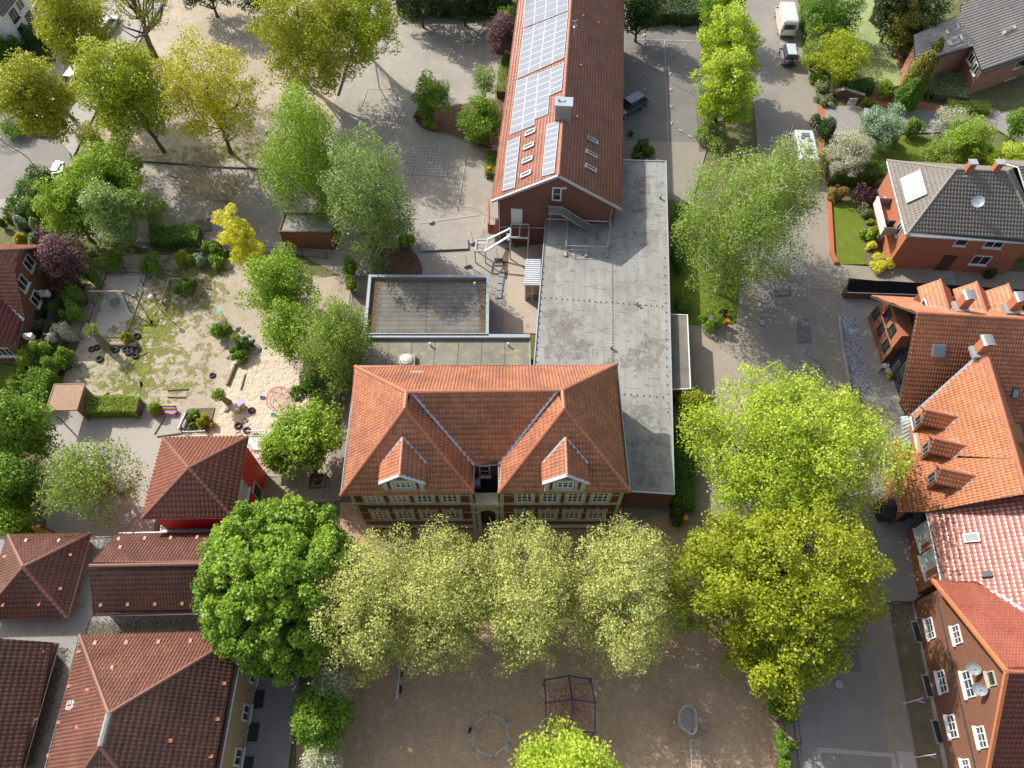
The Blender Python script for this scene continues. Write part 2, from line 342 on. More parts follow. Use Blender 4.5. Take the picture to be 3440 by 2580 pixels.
def tree(name,label,t,x,y,rp,zc,rz,lm,n=12000,ls=.24,K=110,cr=1.0,ryf=1.0,bark='bark',tr=.2,base=None,egg=.12,lump=.15,up=.7,shell=.62,group=None,cat='tree',flat=.75,droop=0,nl=7,twig=0,tw=1):
    """crown centre seen at (x,y) of crop t at height zc, half width rp pixels of that crop"""
    global rng; rng=np.random.default_rng(zlib.crc32(label.encode())); rnd.seed(label)
    rp*=1.06; n=int(n*1.45); ls*=.93; K=int(K*1.12); c=P(t,x,y,zc); rx=rp*abs(mpp(t,x,y,zc)); ry=rx*ryf
    b=P(*base) if base else Vector((c.x,c.y,0)); b=Vector((b.x,b.y,0))
    root=thing(name,label,cat,b,0,group); pc,L,out,hue=crown_pts(c,rx,ry,rz,K,cr,max(3,n/K),shell,flat,egg,lump,droop)
    ok=L[:,2]>.1; L=L[ok];out=out[ok];hue=hue[ok]
    m=MB(); limbs(m,b,Vector((c.x,c.y,zc+rz*.55)),pc,tr,nl)
    if twig:
        for k in rng.integers(0,len(pc),twig):
            a=Vector(pc[k]); d=Vector(rvec(1)[0])*cr*1.3; d.z=abs(d.z)*.8; m.tube(a,a+d,.02*tw,.008*tw,3,False)
    m.build('trunk',M[bark],root,uv=False)
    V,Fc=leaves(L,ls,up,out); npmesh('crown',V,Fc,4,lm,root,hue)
    return root
def bush(name,label,t,x,y,rp,h,lm,n=2200,ls=.14,ryf=1,cat='shrub',group=None,K=None,up=.6,sharp=0,base=None,core=True,lump=.1):
    """shrub: centre seen at (x,y) at half its height"""
    global rng; rng=np.random.default_rng(zlib.crc32(label.encode())); rnd.seed(label)
    zc=h*.5; c=P(t,x,y,zc); rx=rp*abs(mpp(t,x,y,zc)); ry=rx*ryf; root=thing(name,label,cat,(c.x,c.y,0),0,group)
    nn=int(n*1.3); d=rvec(nn); d[:,2]=np.abs(d[:,2])*1.0-.35*(rng.random(nn)<.45); r=1-.22*rng.random(nn)**1.5
    th=np.arctan2(d[:,1],d[:,0]); p1,p2=rng.uniform(0,6.28,2); wob=1+lump*(np.sin(3*th+p1+3*d[:,2])+np.sin(6*th+p2-4*d[:,2])*.7)*.7+lump*.4*rng.normal(size=nn)
    k=np.ones(nn)
    if sharp: k=np.clip(1-sharp*np.clip(d[:,2],0,1)**1.0,.08,1)
    L=np.stack([d[:,0]*rx*r*wob*k,d[:,1]*ry*r*wob*k,(d[:,2]*.62+.42)*h*r],1); hue=rng.random(nn)
    if not sharp and lump>.06:      # several uneven lobes instead of one ball
        nl_=rng.integers(6,11); lc=np.stack([rng.normal(size=nl_)*.42,rng.normal(size=nl_)*.42,rng.uniform(.25,.62,nl_)],1); lc[0,:2]*=.2; ls_=rng.uniform(.32,.62,nl_); pick=rng.integers(0,nl_,nn); s_=ls_[pick]
        L=np.stack([(lc[pick,0]+d[:,0]*r*s_*wob)*rx,(lc[pick,1]+d[:,1]*r*s_*wob)*ry,(lc[pick,2]+(d[:,2]*.8+.05)*r*s_)*h],1); hue=hue*.6+rng.random(nl_)[pick]*.4
        st_=rng.random(nn)<.06; L[st_]*=np.array([1.12,1.12,1.1])
    L=L+np.array([c.x,c.y,0]); L[:,2]=np.clip(L[:,2],.03,None)
    V,Fc=leaves(L,ls,up,d); npmesh('foliage',V,Fc,4,lm,root,hue)
    m=MB(); 
    for i in range(5): a=rnd.uniform(0,6.28); q=rnd.uniform(.3,.7); m.tube((c.x,c.y,0),(c.x+math.cos(a)*rx*q,c.y+math.sin(a)*ry*q,h*.7),.04,.012,4,False)
    if core: m.ball((c.x,c.y,h*.42),min(rx,ry)*.62,8,h*.42/max(.1,min(rx,ry)*.62)*.85,.12)
    m.build('stem',M['bark'],root,uv=False); return root
def hedge(name,label,pts,wd,h,lm,n=5000,ls=.12,cat='hedge',group=None,top=.0,rough=.06):
    """clipped hedge along a line of ground points"""
    pts=[Vector((p[0],p[1],0)) for p in pts]; root=thing(name,label,cat,pts[0],0,group); Ls=[(b-a).length for a,b in zip(pts,pts[1:])]; T=sum(Ls); out=[];nrm=[]; core=MB()
    for a,b,l in zip(pts,pts[1:],Ls):
        k=int(n*l/T); d=(b-a).normalized(); u=Vector((-d.y,d.x,0)); A=np.array(a);D=np.array(d);U=np.array(u); s=rng.uniform(-.04*0,1,k)*l; per=wd+2*h; q=rng.uniform(0,per,k)
        off=np.where(q<h,-wd/2,np.where(q<h+wd,q-h-wd/2,wd/2)); zz=np.where(q<h,q,np.where(q<h+wd,h,per-q)); bulge=1+rough*2.2*np.sin(s*1.7+off*2)*rng.uniform(.3,1,k)
        zz=zz*(1+rough*np.sin(s*2.3+1)); out.append(A+s[:,None]*D+(off*bulge)[:,None]*U+np.stack([rng.normal(size=k)*rough,rng.normal(size=k)*rough,zz+rng.normal(size=k)*rough],1))
        nr=np.where((q<h)[:,None],-U,np.where((q<h+wd)[:,None],np.array([0,0,1.]),U)); nrm.append(nr)
        core.bar(a+Vector((0,0,h*.44)),b+Vector((0,0,h*.44)),wd*.8,h*.84)
    L=np.concatenate(out); L[:,2]=np.clip(L[:,2],.03,None); V,Fc=leaves(L,ls,.25,np.concatenate(nrm)*1.6); npmesh('foliage',V,Fc,4,lm,root,rng.random(len(L)))
    core.build('stem',M['bark'],root,uv=False); return root
def ground(name,mat,z,pts,t='D'):
    m=MB(); q=[P(*p) if isinstance(p[0],str) else P(t,p[0],p[1],0) for p in pts]; a=sum(q[i].x*q[(i+1)%len(q)].y-q[(i+1)%len(q)].x*q[i].y for i in range(len(q)))
    if a<0: q=q[::-1]
    m.poly([(p.x,p.y,z) for p in q]); o=m.build(name,mat); o['kind']='structure'; return o
def kerb(name,t,pts,mat,wd=.14,h=.1,label=None,closed=False):
    q=[P(*p) if isinstance(p[0],str) else P(t,*p,0) for p in pts]; m=MB()
    for a,b in zip(q,q[1:]): m.bar(a+Vector((0,0,h/2)),b+Vector((0,0,h/2)),wd,h)
    o=m.build(name,mat); o['kind']='structure'; return o
# ================= the ground =================
gm={}
gm['earth']=surf('garden_earth',(.16,.15,.07),(.10,.13,.04),.25,(.24,.20,.13),.8,(.5,.7),grain=14,bmp=.05)
gm['yard']=surf('old_asphalt',(.35,.325,.285),(.285,.265,.235),.16,(.40,.37,.325),1.2,(.5,.75),grain=30,bmp=.006,gr=.12)
gm['road']=surf('street_asphalt',(.26,.245,.225),(.215,.205,.19),.2,(.29,.275,.25),1.5,(.55,.75),grain=30,bmp=.005,gr=.1)
gm['lot']=surf('parking_asphalt',(.20,.195,.185),(.16,.157,.15),.25,(.25,.24,.215),1.4,(.58,.75),grain=30,bmp=.005,gr=.1)
gm['sand']=surf('trodden_sand',(.47,.405,.315),(.39,.335,.255),.22,(.30,.25,.185),.9,(.5,.72),grain=9,bmp=.05,gr=.2)
gm['sandpit']=surf('pale_sand',(.64,.54,.43),(.57,.475,.37),.4,(.50,.41,.31),2.2,(.55,.8),grain=4.2,bmp=.16,gr=.14)
gm['soil']=surf('brown_soil',(.47,.335,.22),(.39,.27,.175),.3,(.53,.40,.28),1.6,(.5,.7),grain=7,bmp=.06,gr=.25)  # brown soil in its own colour, with paler blotches
gm['mulch']=surf('bark_mulch',(.17,.10,.065),(.12,.07,.045),1,(.24,.15,.10),5,(.5,.6),grain=16,bmp=.06,gr=.3)
gm['bed']=surf('flower_bed_soil',(.20,.16,.12),(.13,.11,.08),1,(.13,.15,.06),3,(.5,.65),grain=14,bmp=.05,gr=.3)
gm['lawn']=surf('lawn',(.145,.20,.02),(.115,.175,.018),.5,(.20,.22,.04),1.6,(.5,.75),grain=26,bmp=.05,gr=.25)
gm['daisy']=surf('daisy_lawn',(.26,.34,.09),(.21,.30,.07),.5,(.48,.50,.38),7,(.48,.62),grain=20,bmp=.05,gr=.3)
gm['pave']=brick('pale_paving',(.40,.38,.345),(.375,.355,.325),(.33,.31,.28),.2,.2,(.32,.30,.265),.9)
gm['pavebrown']=brick('brown_pavers',(.33,.295,.245),(.285,.255,.215),(.21,.19,.16),.22,.11,(.21,.19,.155),.9)
gm['pavered']=brick('red_pavers',(.42,.17,.09),(.36,.14,.075),(.22,.12,.08),.22,.11,(.33,.15,.10),.9)
gm['paveslab']=brick('sandstone_slabs',(.47,.41,.335),(.42,.365,.295),(.33,.285,.23),.3,.3,(.38,.325,.265),.9)
gm['pavegrey']=brick('grey_pavers',(.31,.30,.28),(.275,.265,.25),(.20,.195,.185),.24,.16,(.24,.23,.215),.9)
gm['gravel']=surf('grey_gravel',(.30,.32,.37),(.14,.15,.18),2.2,(.42,.44,.50),5,(.5,.6),grain=14,bmp=.05,gr=.35)
gm['paint']=surf('worn_white_paint',(.56,.55,.52),(.40,.39,.36),3,grain=20,bmp=.002)
m=MB(); m.poly([(-260,-120,0),(260,-120,0),(260,330,0),(-260,330,0)]); g=m.build('ground',gm['earth']); g['kind']='structure'
E3=[0.004]
def lv(): E3[0]+=.004; return E3[0]
# soil play ground in front, brown
ground('soil_yard',gm['soil'],lv(),[(735,1085),(1480,1100),(1500,1060),(1700,1100),(1722,1700),(1722,2000),(640,2000),(640,1500),(735,1450)])
ground('top_playground',gm['sand'],lv(),[(312,60),(350,5),(560,-60),(800,-60),(776,60),(728,205),(700,370),(290,352),(150,330),(120,290),(200,250),(330,150)])
ground('school_yard',gm['yard'],lv(),[(776,-10),(1110,-10),(1110,560),(1140,760),(760,760),(745,600),(640,545),(330,540),(130,500),(90,410),(150,335),(290,352),(700,368),(728,207),(776,62)])
ground('lower_playground',gm['sand'],lv(),[(200,565),(300,548),(520,560),(700,600),(760,590),(740,960),(735,1080),(560,1100),(110,940),(100,900),(190,700)])
ground('terrace',gm['pave'],lv(),[(100,890),(345,882),(405,905),(400,945),(350,950),(330,1180),(100,1180)])
ground('sandpit',gm['sandpit'],lv(),[(502,770),(560,745),(640,760),(700,850),(722,860),(700,960),(560,985),(455,975),(440,940),(470,900),(490,840)])
ground('swing_sand',surf('swing_pit_sand',(.56,.51,.44),(.50,.455,.39),.6,grain=10,bmp=.05),lv(),[('e',700,130),('e',945,128),('e',830,485),('e',600,520)])
ground('back_garden_path',gm['sand'],lv(),[('e',600,90),('e',700,80),('e',560,540),('e',470,560),('e',450,480)])
def blob(name,mat,z,t,cx,cy,rx,ry,n=40,rough=.25,rot=0):
    ph=rng.uniform(0,6.28,6); pts=[]
    for i in range(n):
        a=2*math.pi*i/n; k=1+rough*(.45*math.sin(2*a+ph[0])+.35*math.sin(3*a+ph[1])+.3*math.sin(5*a+ph[2])+.22*math.sin(9*a+ph[3])+.2*math.sin(14*a+ph[4])); x=rx*k*math.cos(a);y=ry*k*math.sin(a)
        pts.append((cx+x*math.cos(rot)-y*math.sin(rot),cy+x*math.sin(rot)+y*math.cos(rot)))
    return ground(name,mat,z,pts,t)
# worn grass: soil and grass mixed by a noisy threshold
def wornmat(name,c1,c2,lo,hi,s=2.2,sand=(.42,.34,.24)):
    m,t,b=nm(name); v=pos(t); gcol=mixc(t,noise(t,v,3,5),c1,c2); k=noise(t,v,s,7,.75,lo,hi); col=gcol; tr=N(t,'ShaderNodeBsdfTransparent'); mx=N(t,'ShaderNodeMixShader'); t.links.new(k,mx.inputs[0]); t.links.new(tr.outputs[0],mx.inputs[1]); t.links.new(b.outputs[0],mx.inputs[2]); t.links.new(mx.outputs[0],t.nodes['Material Output'].inputs['Surface']); t.links.new(col,b.inputs['Base Color']); b.inputs['Roughness'].default_value=.95; b.inputs['Specular IOR Level'].default_value=.15; bump(t,b,noise(t,v,14,4,.7,.2,.8),.05); return m
wg=wornmat('worn_grass',(.19,.235,.035),(.27,.28,.07),.42,.58,1.1,(.48,.40,.29)); wg2=wornmat('sparse_grass',(.23,.25,.06),(.30,.30,.10),.48,.62,1.1,(.49,.41,.31))
zz=lv()
for i,(mt,cx,cy,rx,ry,rot) in enumerate([(wg2,1000,540,260,470,.32),(wg,930,620,90,230,.4),(wg,960,560,105,330,.32),(wg,1080,330,100,160,.2),(wg2,640,770,190,100,.2),(wg,840,840,110,60,.5),(wg2,1190,320,240,200,.3),(wg2,1180,760,260,140,-.3),(wg,1280,100,210,50,0),(wg2,1260,860,110,55,.2),(wg,1360,80,60,70,0),(wg2,1240,160,190,110,.2),(wg2,700,850,50,40,0)]):
    o=blob('grass_patch',mt,zz+i*.0015,'e',cx,cy,rx,ry,90,.55,rot)
E3[0]=zz+.02
blob('sparse_verge',wg2,lv(),'a',1300,1010,420,60,60,.4); blob('sparse_verge',wg2,lv(),'D',165,330,80,55,40,.3)
blob('sparse_verge',wg2,lv(),'D',560,330,120,22,40,.3)
# planting bed beside the school yard
ground('planting_bed',gm['mulch'],lv(),[('b',1030,790),('b',1100,700),('b',1180,700),('b',1300,680),('b',1600,640),('b',1600,960),('b',1490,965),('b',1380,920),('b',1250,870),('b',1150,860),('b',1070,835)])
kerb('bed_edging','b',[(1030,790),(1070,835),(1150,862),(1250,875),(1380,925),(1470,985)],M['concrete'],.1,.1)
ground('round_bed',gm['mulch'],lv(),[('f',740,130),('f',730,20),('b',740,1640),('b',900,1560),('b',1000,1590),('f',1060,10),('f',1080,60),('f',1085,130)])
kerb('bed_edging','f',[(1000,-50),(1045,-10),(1072,40),(1082,80),(1083,128)],M['concrete'],.18,.12)
ground('side_path',gm['pavebrown'],lv(),[('f',600,250),('f',740,250),('f',700,530),('f',640,720),('f',560,1530),('f',460,1659),('f',480,1300),('f',540,1000),('f',560,830),('f',650,560)])
ground('courtyard',gm['paveslab'],lv(),[('t',800,1090),('t',1450,1000),('g',400,505),('g',170,505),('g',210,90),('t',740,1600)])
ground('courtyard_leaf_litter',gm['mulch'],lv(),[('t',790,1060),('t',840,1100),('t',800,1500),('t',770,1650),('t',745,1650),('t',740,1450),('t',680,1300)])
m=MB(); 
# white school-yard markings: a ten by nine grid, court lines, hopscotch ticks
lines=MB(); zl=lv()
def ln(t,x0,y0,x1,y1,wd=.05):
    a=P(t,x0,y0);b=P(t,x1,y1); d=(b-a).normalized(); u=Vector((-d.y,d.x,0))*wd/2; lines.add([(p.x,p.y,zl) for p in(a-u,b-u,b+u,a+u)],[(0,1,2,3)])
A,B,Cc,Dd=(1018,955),(1265,963),(1228,1142),(978,1128)
for i in range(11): f=i/10; ln('b',A[0]+(B[0]-A[0])*f,A[1]+(B[1]-A[1])*f,Dd[0]+(Cc[0]-Dd[0])*f,Dd[1]+(Cc[1]-Dd[1])*f,.09 if i in(0,10) else .07)
for i in range(10): f=i/9; ln('b',A[0]+(Dd[0]-A[0])*f,A[1]+(Dd[1]-A[1])*f,B[0]+(Cc[0]-B[0])*f,B[1]+(Cc[1]-B[1])*f,.09 if i in(0,9) else .07)
o=lines.build('yard_grid_marking',gm['paint'],uv=False); o['kind']='structure'
lines=MB(); zl=lv()
for q in [(720,575,925,578),(925,578,832,960),(720,575,685,690),(1365,170,1325,410),(1325,410,1440,455),(1370,970,1310,1330),(1310,1265,1360,1270),(1225,1260,1265,1262),(1470,1075,1475,1050),(1135,165,1128,195),(980,860,1000,862),(1310,1330,1303,1380),(1050,1450,1440,1395),(1475,1440,1478,1415),(1466,1500,1470,1480),(1485,1368,1488,1345)]: ln('b',*q,.07)
o=lines.build('court_lines',gm['paint'],uv=False); o['kind']='structure'
lines=MB()
for q in [(0,620,300,640),(20,860,260,880)]: ln('a',*[v+1100 if i%2==0 else v+300 for i,v in enumerate(q)],.04)
# low dark timber/steel edges round the top playground
kerb('playground_edging','b',[(670,190),(625,330),(590,430),(530,620)],M['dark'],.12,.22)
kerb('playground_edging','a',[(840,1045),(1100,1062),(1400,1085),(1736,1100)],M['dark'],.12,.2)
kerb('playground_edging','a',[(1055,30),(1000,130),(935,220)],M['dark'],.12,.2)
ground('parking_strip',gm['pave'],lv(),[('a',700,40),('a',1050,20),('a',930,230),('a',860,340),('a',760,300)])
# ---- right: parking lot, forecourt and street
ground('forecourt',gm['pavebrown'],lv(),[(1345,20),(1530,20),(1530,310),(1500,420),(1475,700),(1490,870),(1480,1100),(1345,1130)])
ground('car_park',gm['lot'],lv(),[('c',960,200),('c',1500,190),('c',1500,930),('c',960,915)])
ground('side_pavement',gm['pavebrown'],lv(),[(1480,690),(1600,690),(1660,900),(1700,1150),(1480,1130)])
ground('pale_path',surf('pale_gravel_path',(.34,.30,.245),(.28,.25,.20),.5,grain=16,bmp=.02),lv(),[(1495,705),(1592,703),(1600,640),(1640,600),(1650,720),(1655,860),(1610,900),(1540,880),(1500,800)])  # paler gravel surface laid over the brown pavers
ground('verge',gm['lawn'],lv(),[(1443,430),(1470,440),(1500,560),(1545,610),(1590,600),(1596,640),(1594,702),(1530,700),(1500,705),(1450,700)])
ground('verge',gm['bed'],lv(),[(1502,230),(1560,230),(1570,320),(1510,330)])
ground('pavement',gm['pavebrown'],lv(),[(1590,-80),(1735,-80),(1765,230),(1782,380),(1800,540),(1830,560),(1835,870),(1910,1130),(1960,1380),(2010,1800),(1700,1800),(1690,1320),(1640,1000),(1590,700),(1600,560),(1640,300),(1600,60)])
ground('street',gm['road'],lv(),[(1598,-80),(1652,-80),(1687,250),(1738,553),(1777,770),(1830,1100),(1883,1382),(1945,1800),(1790,1800),(1741,1452),(1690,1100),(1656,800),(1637,600),(1634,300)])
kerb('street_kerb','D',[(1637,600),(1656,800),(1690,1100),(1741,1452),(1765,1640),(1790,1800)],M['concrete'],.16,.08)
kerb('street_kerb','D',[(1652,-80),(1687,250),(1738,553),(1777,770),(1830,1100),(1883,1382),(1945,1800)],M['concrete'],.16,.05)
ground('crossing_strip',gm['pave'],lv(),[('l',385,1525),('l',890,1565),('l',915,1700),('l',880,1700),('l',870,1592),('l',415,1557),('l',425,1700),('l',395,1700)])
ground('lower_path',gm['pave'],lv(),[('l',905,1548),('l',1010,1558),('l',1045,1700),('l',925,1700)])
ground('side_walk',gm['pavegrey'],lv(),[('l',215,1100),('l',325,1050),('l',390,1540),('l',400,1700),('l',275,1700),('l',240,1300)])
ground('house_bed',gm['bed'],lv(),[('l',850,600),('l',1010,595),('l',1250,1700),('l',1050,1700),('l',960,1200)])
kerb('bed_kerb','l',[(850,600),(885,760),(925,950),(970,1230),(1050,1700)],M['concrete'],.1,.09)
ground('wall_footing',M['concrete'],lv(),[('l',1005,590),('l',1030,585),('l',1245,1700),('l',1215,1700)])
ground('lane_shadow_side',gm['pavegrey'],lv(),[('h',520,240),('h',750,250),('h',1050,300),('h',1000,1300),('l',1130,500),('l',1000,590),('l',850,590),('l',780,300),('h',700,1000)])
ground('gravel_bed',gm['gravel'],lv(),[('h',535,398),('h',650,402),('h',700,700),('h',735,900),('h',600,900),('h',565,650)])
kerb('gravel_bed_wall','h',[(530,398),(545,560),(575,720),(600,880)],M['concrete'],.28,.35)
kerb('gravel_bed_edge','h',[(650,402),(700,700),(735,900)],M['concrete'],.08,.1)
ground('driveway',gm['pavebrown'],lv(),[('h',345,0),('h',500,60),('h',740,75),('h',1740,110),('h',1740,260),('h',600,150),('h',530,240),('h',370,220)])
ground('private_drive',gm['pavegrey'],lv(),[('d',410,690),('d',1740,735),('d',1740,960),('d',1560,850),('d',980,870),('d',500,880),('d',410,800)])
ground('red_path',gm['pavered'],lv(),[('d',395,680),('d',445,685),('d',440,900),('d',430,1180),('d',400,1180)])
ground('red_path',gm['pavered'],lv(),[('d',870,255),('d',1020,350),('d',1000,480),('d',930,480)])
ground('red_path',gm['pavered'],lv(),[('d',730,580),('d',775,590),('d',900,640),('d',1210,690),('d',1200,735),('d',720,690)])
ground('daisy_meadow',gm['daisy'],lv(),[('d',560,-60),('d',800,-60),('d',750,150),('d',900,240),('d',870,260),('d',935,500),('d',930,560),('d',770,600),('d',650,560),('d',600,300)])
ground('garden_lawn',gm['lawn'],lv(),[('d',600,880),('d',800,880),('d',1700,960),('d',1736,1110),('d',860,1110),('d',560,1130)])
ground('front_lawn',gm['lawn'],lv(),[('d',485,1320),('d',640,1300),('d',690,1440),('d',700,1660),('h',700,62),('h',515,62)])
ground('front_bed',gm['bed'],lv(),[('d',640,1290),('d',770,1290),('d',800,1660),('h',760,66),('h',702,62),('d',690,1440)])
m=MB()
for a,b in [((465,1300),(485,1659)),((485,1659),(512,1720))]: m.bar(P('d',*a)+Vector((0,0,.25)),P('d',*b)+Vector((0,0,.25)),.36,.5)
o=m.build('garden_wall',surf('red_brick_wall',(.45,.15,.08),(.38,.13,.07),2,grain=20)); tag(o,'low red brick wall between the pavement and the small bright lawn','wall')
# top-left road
ground('side_street',gm['road'],lv(),[(-60,150),(60,240),(150,330),(170,380),(95,470),(60,475),(-80,475),(-80,300)])
ground('side_street_end',gm['pave'],lv(),[(60,230),(200,20),(330,-40),(300,80),(210,240),(160,340)])
ground('front_path',gm['pave'],lv(),[('a',-60,1300),('a',190,1300),('a',190,1370),('a',-60,1360)])
ground('dark_paving',gm['pavegrey'],lv(),[('j',0,1080),('j',290,1060),('j',210,1700),('j',-80,1700)])
ground('backyard_lawn',gm['lawn'],lv(),[(-60,840),(70,840),(100,800),(0,790),(-60,790)])
ground('backyard_lawn',gm['lawn'],lv(),[('a',-60,700),('a',100,760),('a',130,600),('a',100,300),('a',-60,300)])
# ================= buildings =================
TM={}
TM['orange']=tilemat('orange_pantile',(.50,.215,.12),(.38,.15,.085),.42,.5,dirt=(.25,.11,.075),lichen=(.33,.20,.14),lam=(.66,.76),coat=.2)
TM['orange2']=tilemat('bright_orange_pantile',(.56,.25,.14),(.47,.19,.10),.5,.45,dirt=(.35,.14,.08),lichen=(.50,.27,.15),lam=(.64,.76),coat=.1)
TM['rose']=tilemat('weathered_rose_pantile',(.37,.155,.11),(.28,.11,.075),.38,.5,dirt=(.20,.085,.06),lichen=(.36,.26,.20),lam=(.68,.75),coat=.15)
TM['brown']=tilemat('brown_pantile',(.20,.10,.075),(.155,.073,.057),.42,.5,dirt=(.10,.05,.04),lichen=(.40,.34,.22),lam=(.66,.72),coat=.2)
TM['red']=tilemat('glazed_red_pantile',(.42,.17,.14),(.34,.12,.10),.34,.9,coat=1)
TM['maroon']=tilemat('maroon_pantile',(.19,.05,.045),(.15,.038,.035),.35,.5,coat=.25)
TM['grey']=tilemat('grey_concrete_tile',(.21,.195,.175),(.165,.155,.14),.6,.4,dirt=(.20,.18,.15),lichen=(.30,.28,.22),lam=(.7,.78))
TM['greybrown']=tilemat('grey_brown_tile',(.38,.34,.30),(.32,.285,.25),.65,.35,dirt=(.43,.39,.34))
ventm=plain('vent_tile_red',(.42,.14,.08),.5)
BR={}
BR['red']=brick('red_brick',(.21,.09,.066),(.17,.07,.05),(.17,.13,.11))
BR['school']=brick('school_brick',(.22,.075,.04),(.17,.055,.032),(.14,.10,.08))
BR['pink']=brick('pink_brick',(.38,.19,.13),(.32,.15,.10),(.30,.22,.18))
BR['bright']=brick('orange_brick',(.46,.17,.095),(.40,.14,.08),(.36,.2,.14))
BR['brown']=brick('brown_brick',(.26,.115,.07),(.19,.08,.05),(.17,.12,.09))
ridge_o=tilemat('ridge_tile_orange',(.40,.15,.08),(.34,.12,.065),.5,.5,dirt=(.27,.11,.07))
ridge_b=tilemat('ridge_tile_brown',(.21,.085,.06),(.17,.07,.05),.5,.5,dirt=(.14,.07,.05),lichen=(.4,.34,.25),lam=(.66,.74))
ridge_g=tilemat('ridge_tile_grey',(.24,.21,.18),(.19,.17,.15),.6,.4)
deckw=plain('roof_board',(.10,.07,.055),.8)
def W(x,y,z): return Vector((x,y,z))
def vents(root,lst,mat,name='roof_vent',s=.16):
    for p in lst:
        m=MB(); q=P(*p); m.tube(q,q+W(0,-.05,.22),s*.62,s*.5,8); m.ball(q+W(0,-.07,.26),s*.7,8,.7); m.build(name,mat,root)
def skylight(root,pts,frame=None,gm=None,th=.12,fw=.1,name='skylight'):
    p=[P(*q) for q in pts]; c=sum(p,Vector())/4; ax=((p[1]-p[0])+(p[2]-p[3]))/4; ay=((p[3]-p[0])+(p[2]-p[1]))/4; n=ax.cross(ay).normalized(); n=n if n.z>0 else -n; m=MB(); ux,uy=ax.normalized(),ay.normalized()
    for s in(-1,1): m.obox(c+ax*s-ux*fw/2*s+n*.06,ux*fw/2,ay,n*th); m.obox(c+ay*s-uy*fw/2*s+n*.06,ax-ux*fw,uy*fw/2,n*th)
    o=m.build(name,frame or M['steel'],root); g=MB(); g.obox(c+n*.1,ax-ux*fw,ay-uy*fw,n*.02); g.build('pane',gm or M['glass_blue'],o); return o
# ---- the old school with two hipped wings
zE,zR=8.3,12.7
BL,BRr=P('S',1194,1232,zE),P('S',2072,1224,zE); FRr,FL=P('S',2118,1653,zE),P('S',1144,1665,zE)
RL,RR=P('S',1366,1318,zR),P('S',1889,1313,zR); AL,AR=P('S',1360,1373,zR),P('S',1895,1374,zR)
FR_=FRr; iLb,iLf=P('S',1592.5,1563.5,zE),P('S',1591,1657,zE); iRb,iRf=P('S',1675,1561,zE),P('S',1675,1656,zE)
sch=thing('school_building','old brick school with an orange hipped roof, two gabled wings and cream window surrounds','school',(0,26,0))
faces=[[BL,BRr,RR,RL],[FL,BL,RL,AL],[FR_,AR,RR,BRr],[FL,AL,iLf],[iLf,AL,RL,iLb],[iRf,iRb,RR,AR],[iRf,AR,FR_],[RL,RR,iRb,iLb]]
roof(sch,faces,TM['orange'],deckw,ridges=[(BL,RL),(BRr,RR),(RL,RR),(RL,AL),(RR,AR),(AL,FL),(AL,iLf),(AR,FR_),(AR,iRf)],gut=[(BL,BRr),(BL,FL),(FL,iLf),(iLf,iLb),(iLb,iRb),(iRb,iRf),(iRf,FR_),(FR_,BRr)],valleys=[(RL+(RR-RL)*.03,iLb),(RR+(RL-RR)*.03,iRb)],cap=ridge_o,gmat=M['galv'],rr=.15,pu=.25,pv=.41,amp=.075,lift=.075,gr=.04)
OV=.42
xl,xr=FL.x+OV,FRr.x-OV; yf=FL.y+OV; yb=BL.y-OV; xi0,xi1=iLf.x-OV*.3,iRf.x+OV*.3; yn=iLb.y+.25
ring=[(xl,yf),(xi0,yf),(xi0,yn),(xi1,yn),(xi1,yf),(xr,yf),(xr,yb),(xl,yb)]
m=MB(); wallpoly(m,ring,0,zE-.06); m.build('wall',BR['school'],sch)
# facade: cream bands, pilasters and windows
band=MB()
def hb(x0,x1,z,h=.16,d=.06): band.box(((x0+x1)/2,yf-d/2,z),(x1-x0,d,h))
WX=[-10.25,-8.33,-6.46,-4.6]; WX2=[.92,2.8,4.66,6.52]
for x0,x1,ws in((xl,xi0,WX),(xi1,xr,WX2)):
    for z in(5.95,5.86): pass
    hb(x0,x1,5.85,.2,.12); hb(x0,x1,7.35,.1,.035); hb(x0,x1,2.35,.16,.12); hb(x0,x1,3.9,.1,.035); hb(x0,x1,.8,.6,.05)
    band.box((x0+.12,yf-.03,4),(.24,.06,8)); band.box((x1-.12,yf-.03,4),(.24,.06,8))
for ws in(WX,WX2):
    for x in ws:
        for zc,hh in((7.0,1.9),(3.45,1.75)):
            for s in(-1,1): band.box((x+s*.68,yf-.06,zc),(.2,.12,hh+.3))
            band.box((x,yf-.07,zc+hh/2+.11),(1.56,.14,.14)); band.box((x,yf-.09,zc-hh/2-.12),(1.66,.18,.12))
            if zc<5:
                band.box((x,yf-.09,zc+hh/2+.32),(.26,.18,.28))
                for s in(-1,1): band.box((x+s*.68,yf-.08,zc+hh/2+.24),(.24,.16,.14))
band.build('stone_trim',M['cream'],sch)
for ws in(WX,WX2):
    for x in ws:
        for zc,hh in((7.0,1.9),(3.45,1.75)): window(sch,(x,yf-.0,zc),(0,-1),1.16,hh-.1,3,3,sill=False,fw=.08,bar=.05)
# side windows
for y in(22.8,25.4,28.2):
    for zc in(3.4,6.9): window(sch,(xl,y,zc),(-1,0),1.2,1.7,3,2); 
for y in(22.8,25.4,28.2): window(sch,(xr,y,6.9),(1,0),1.2,1.7,3,2)
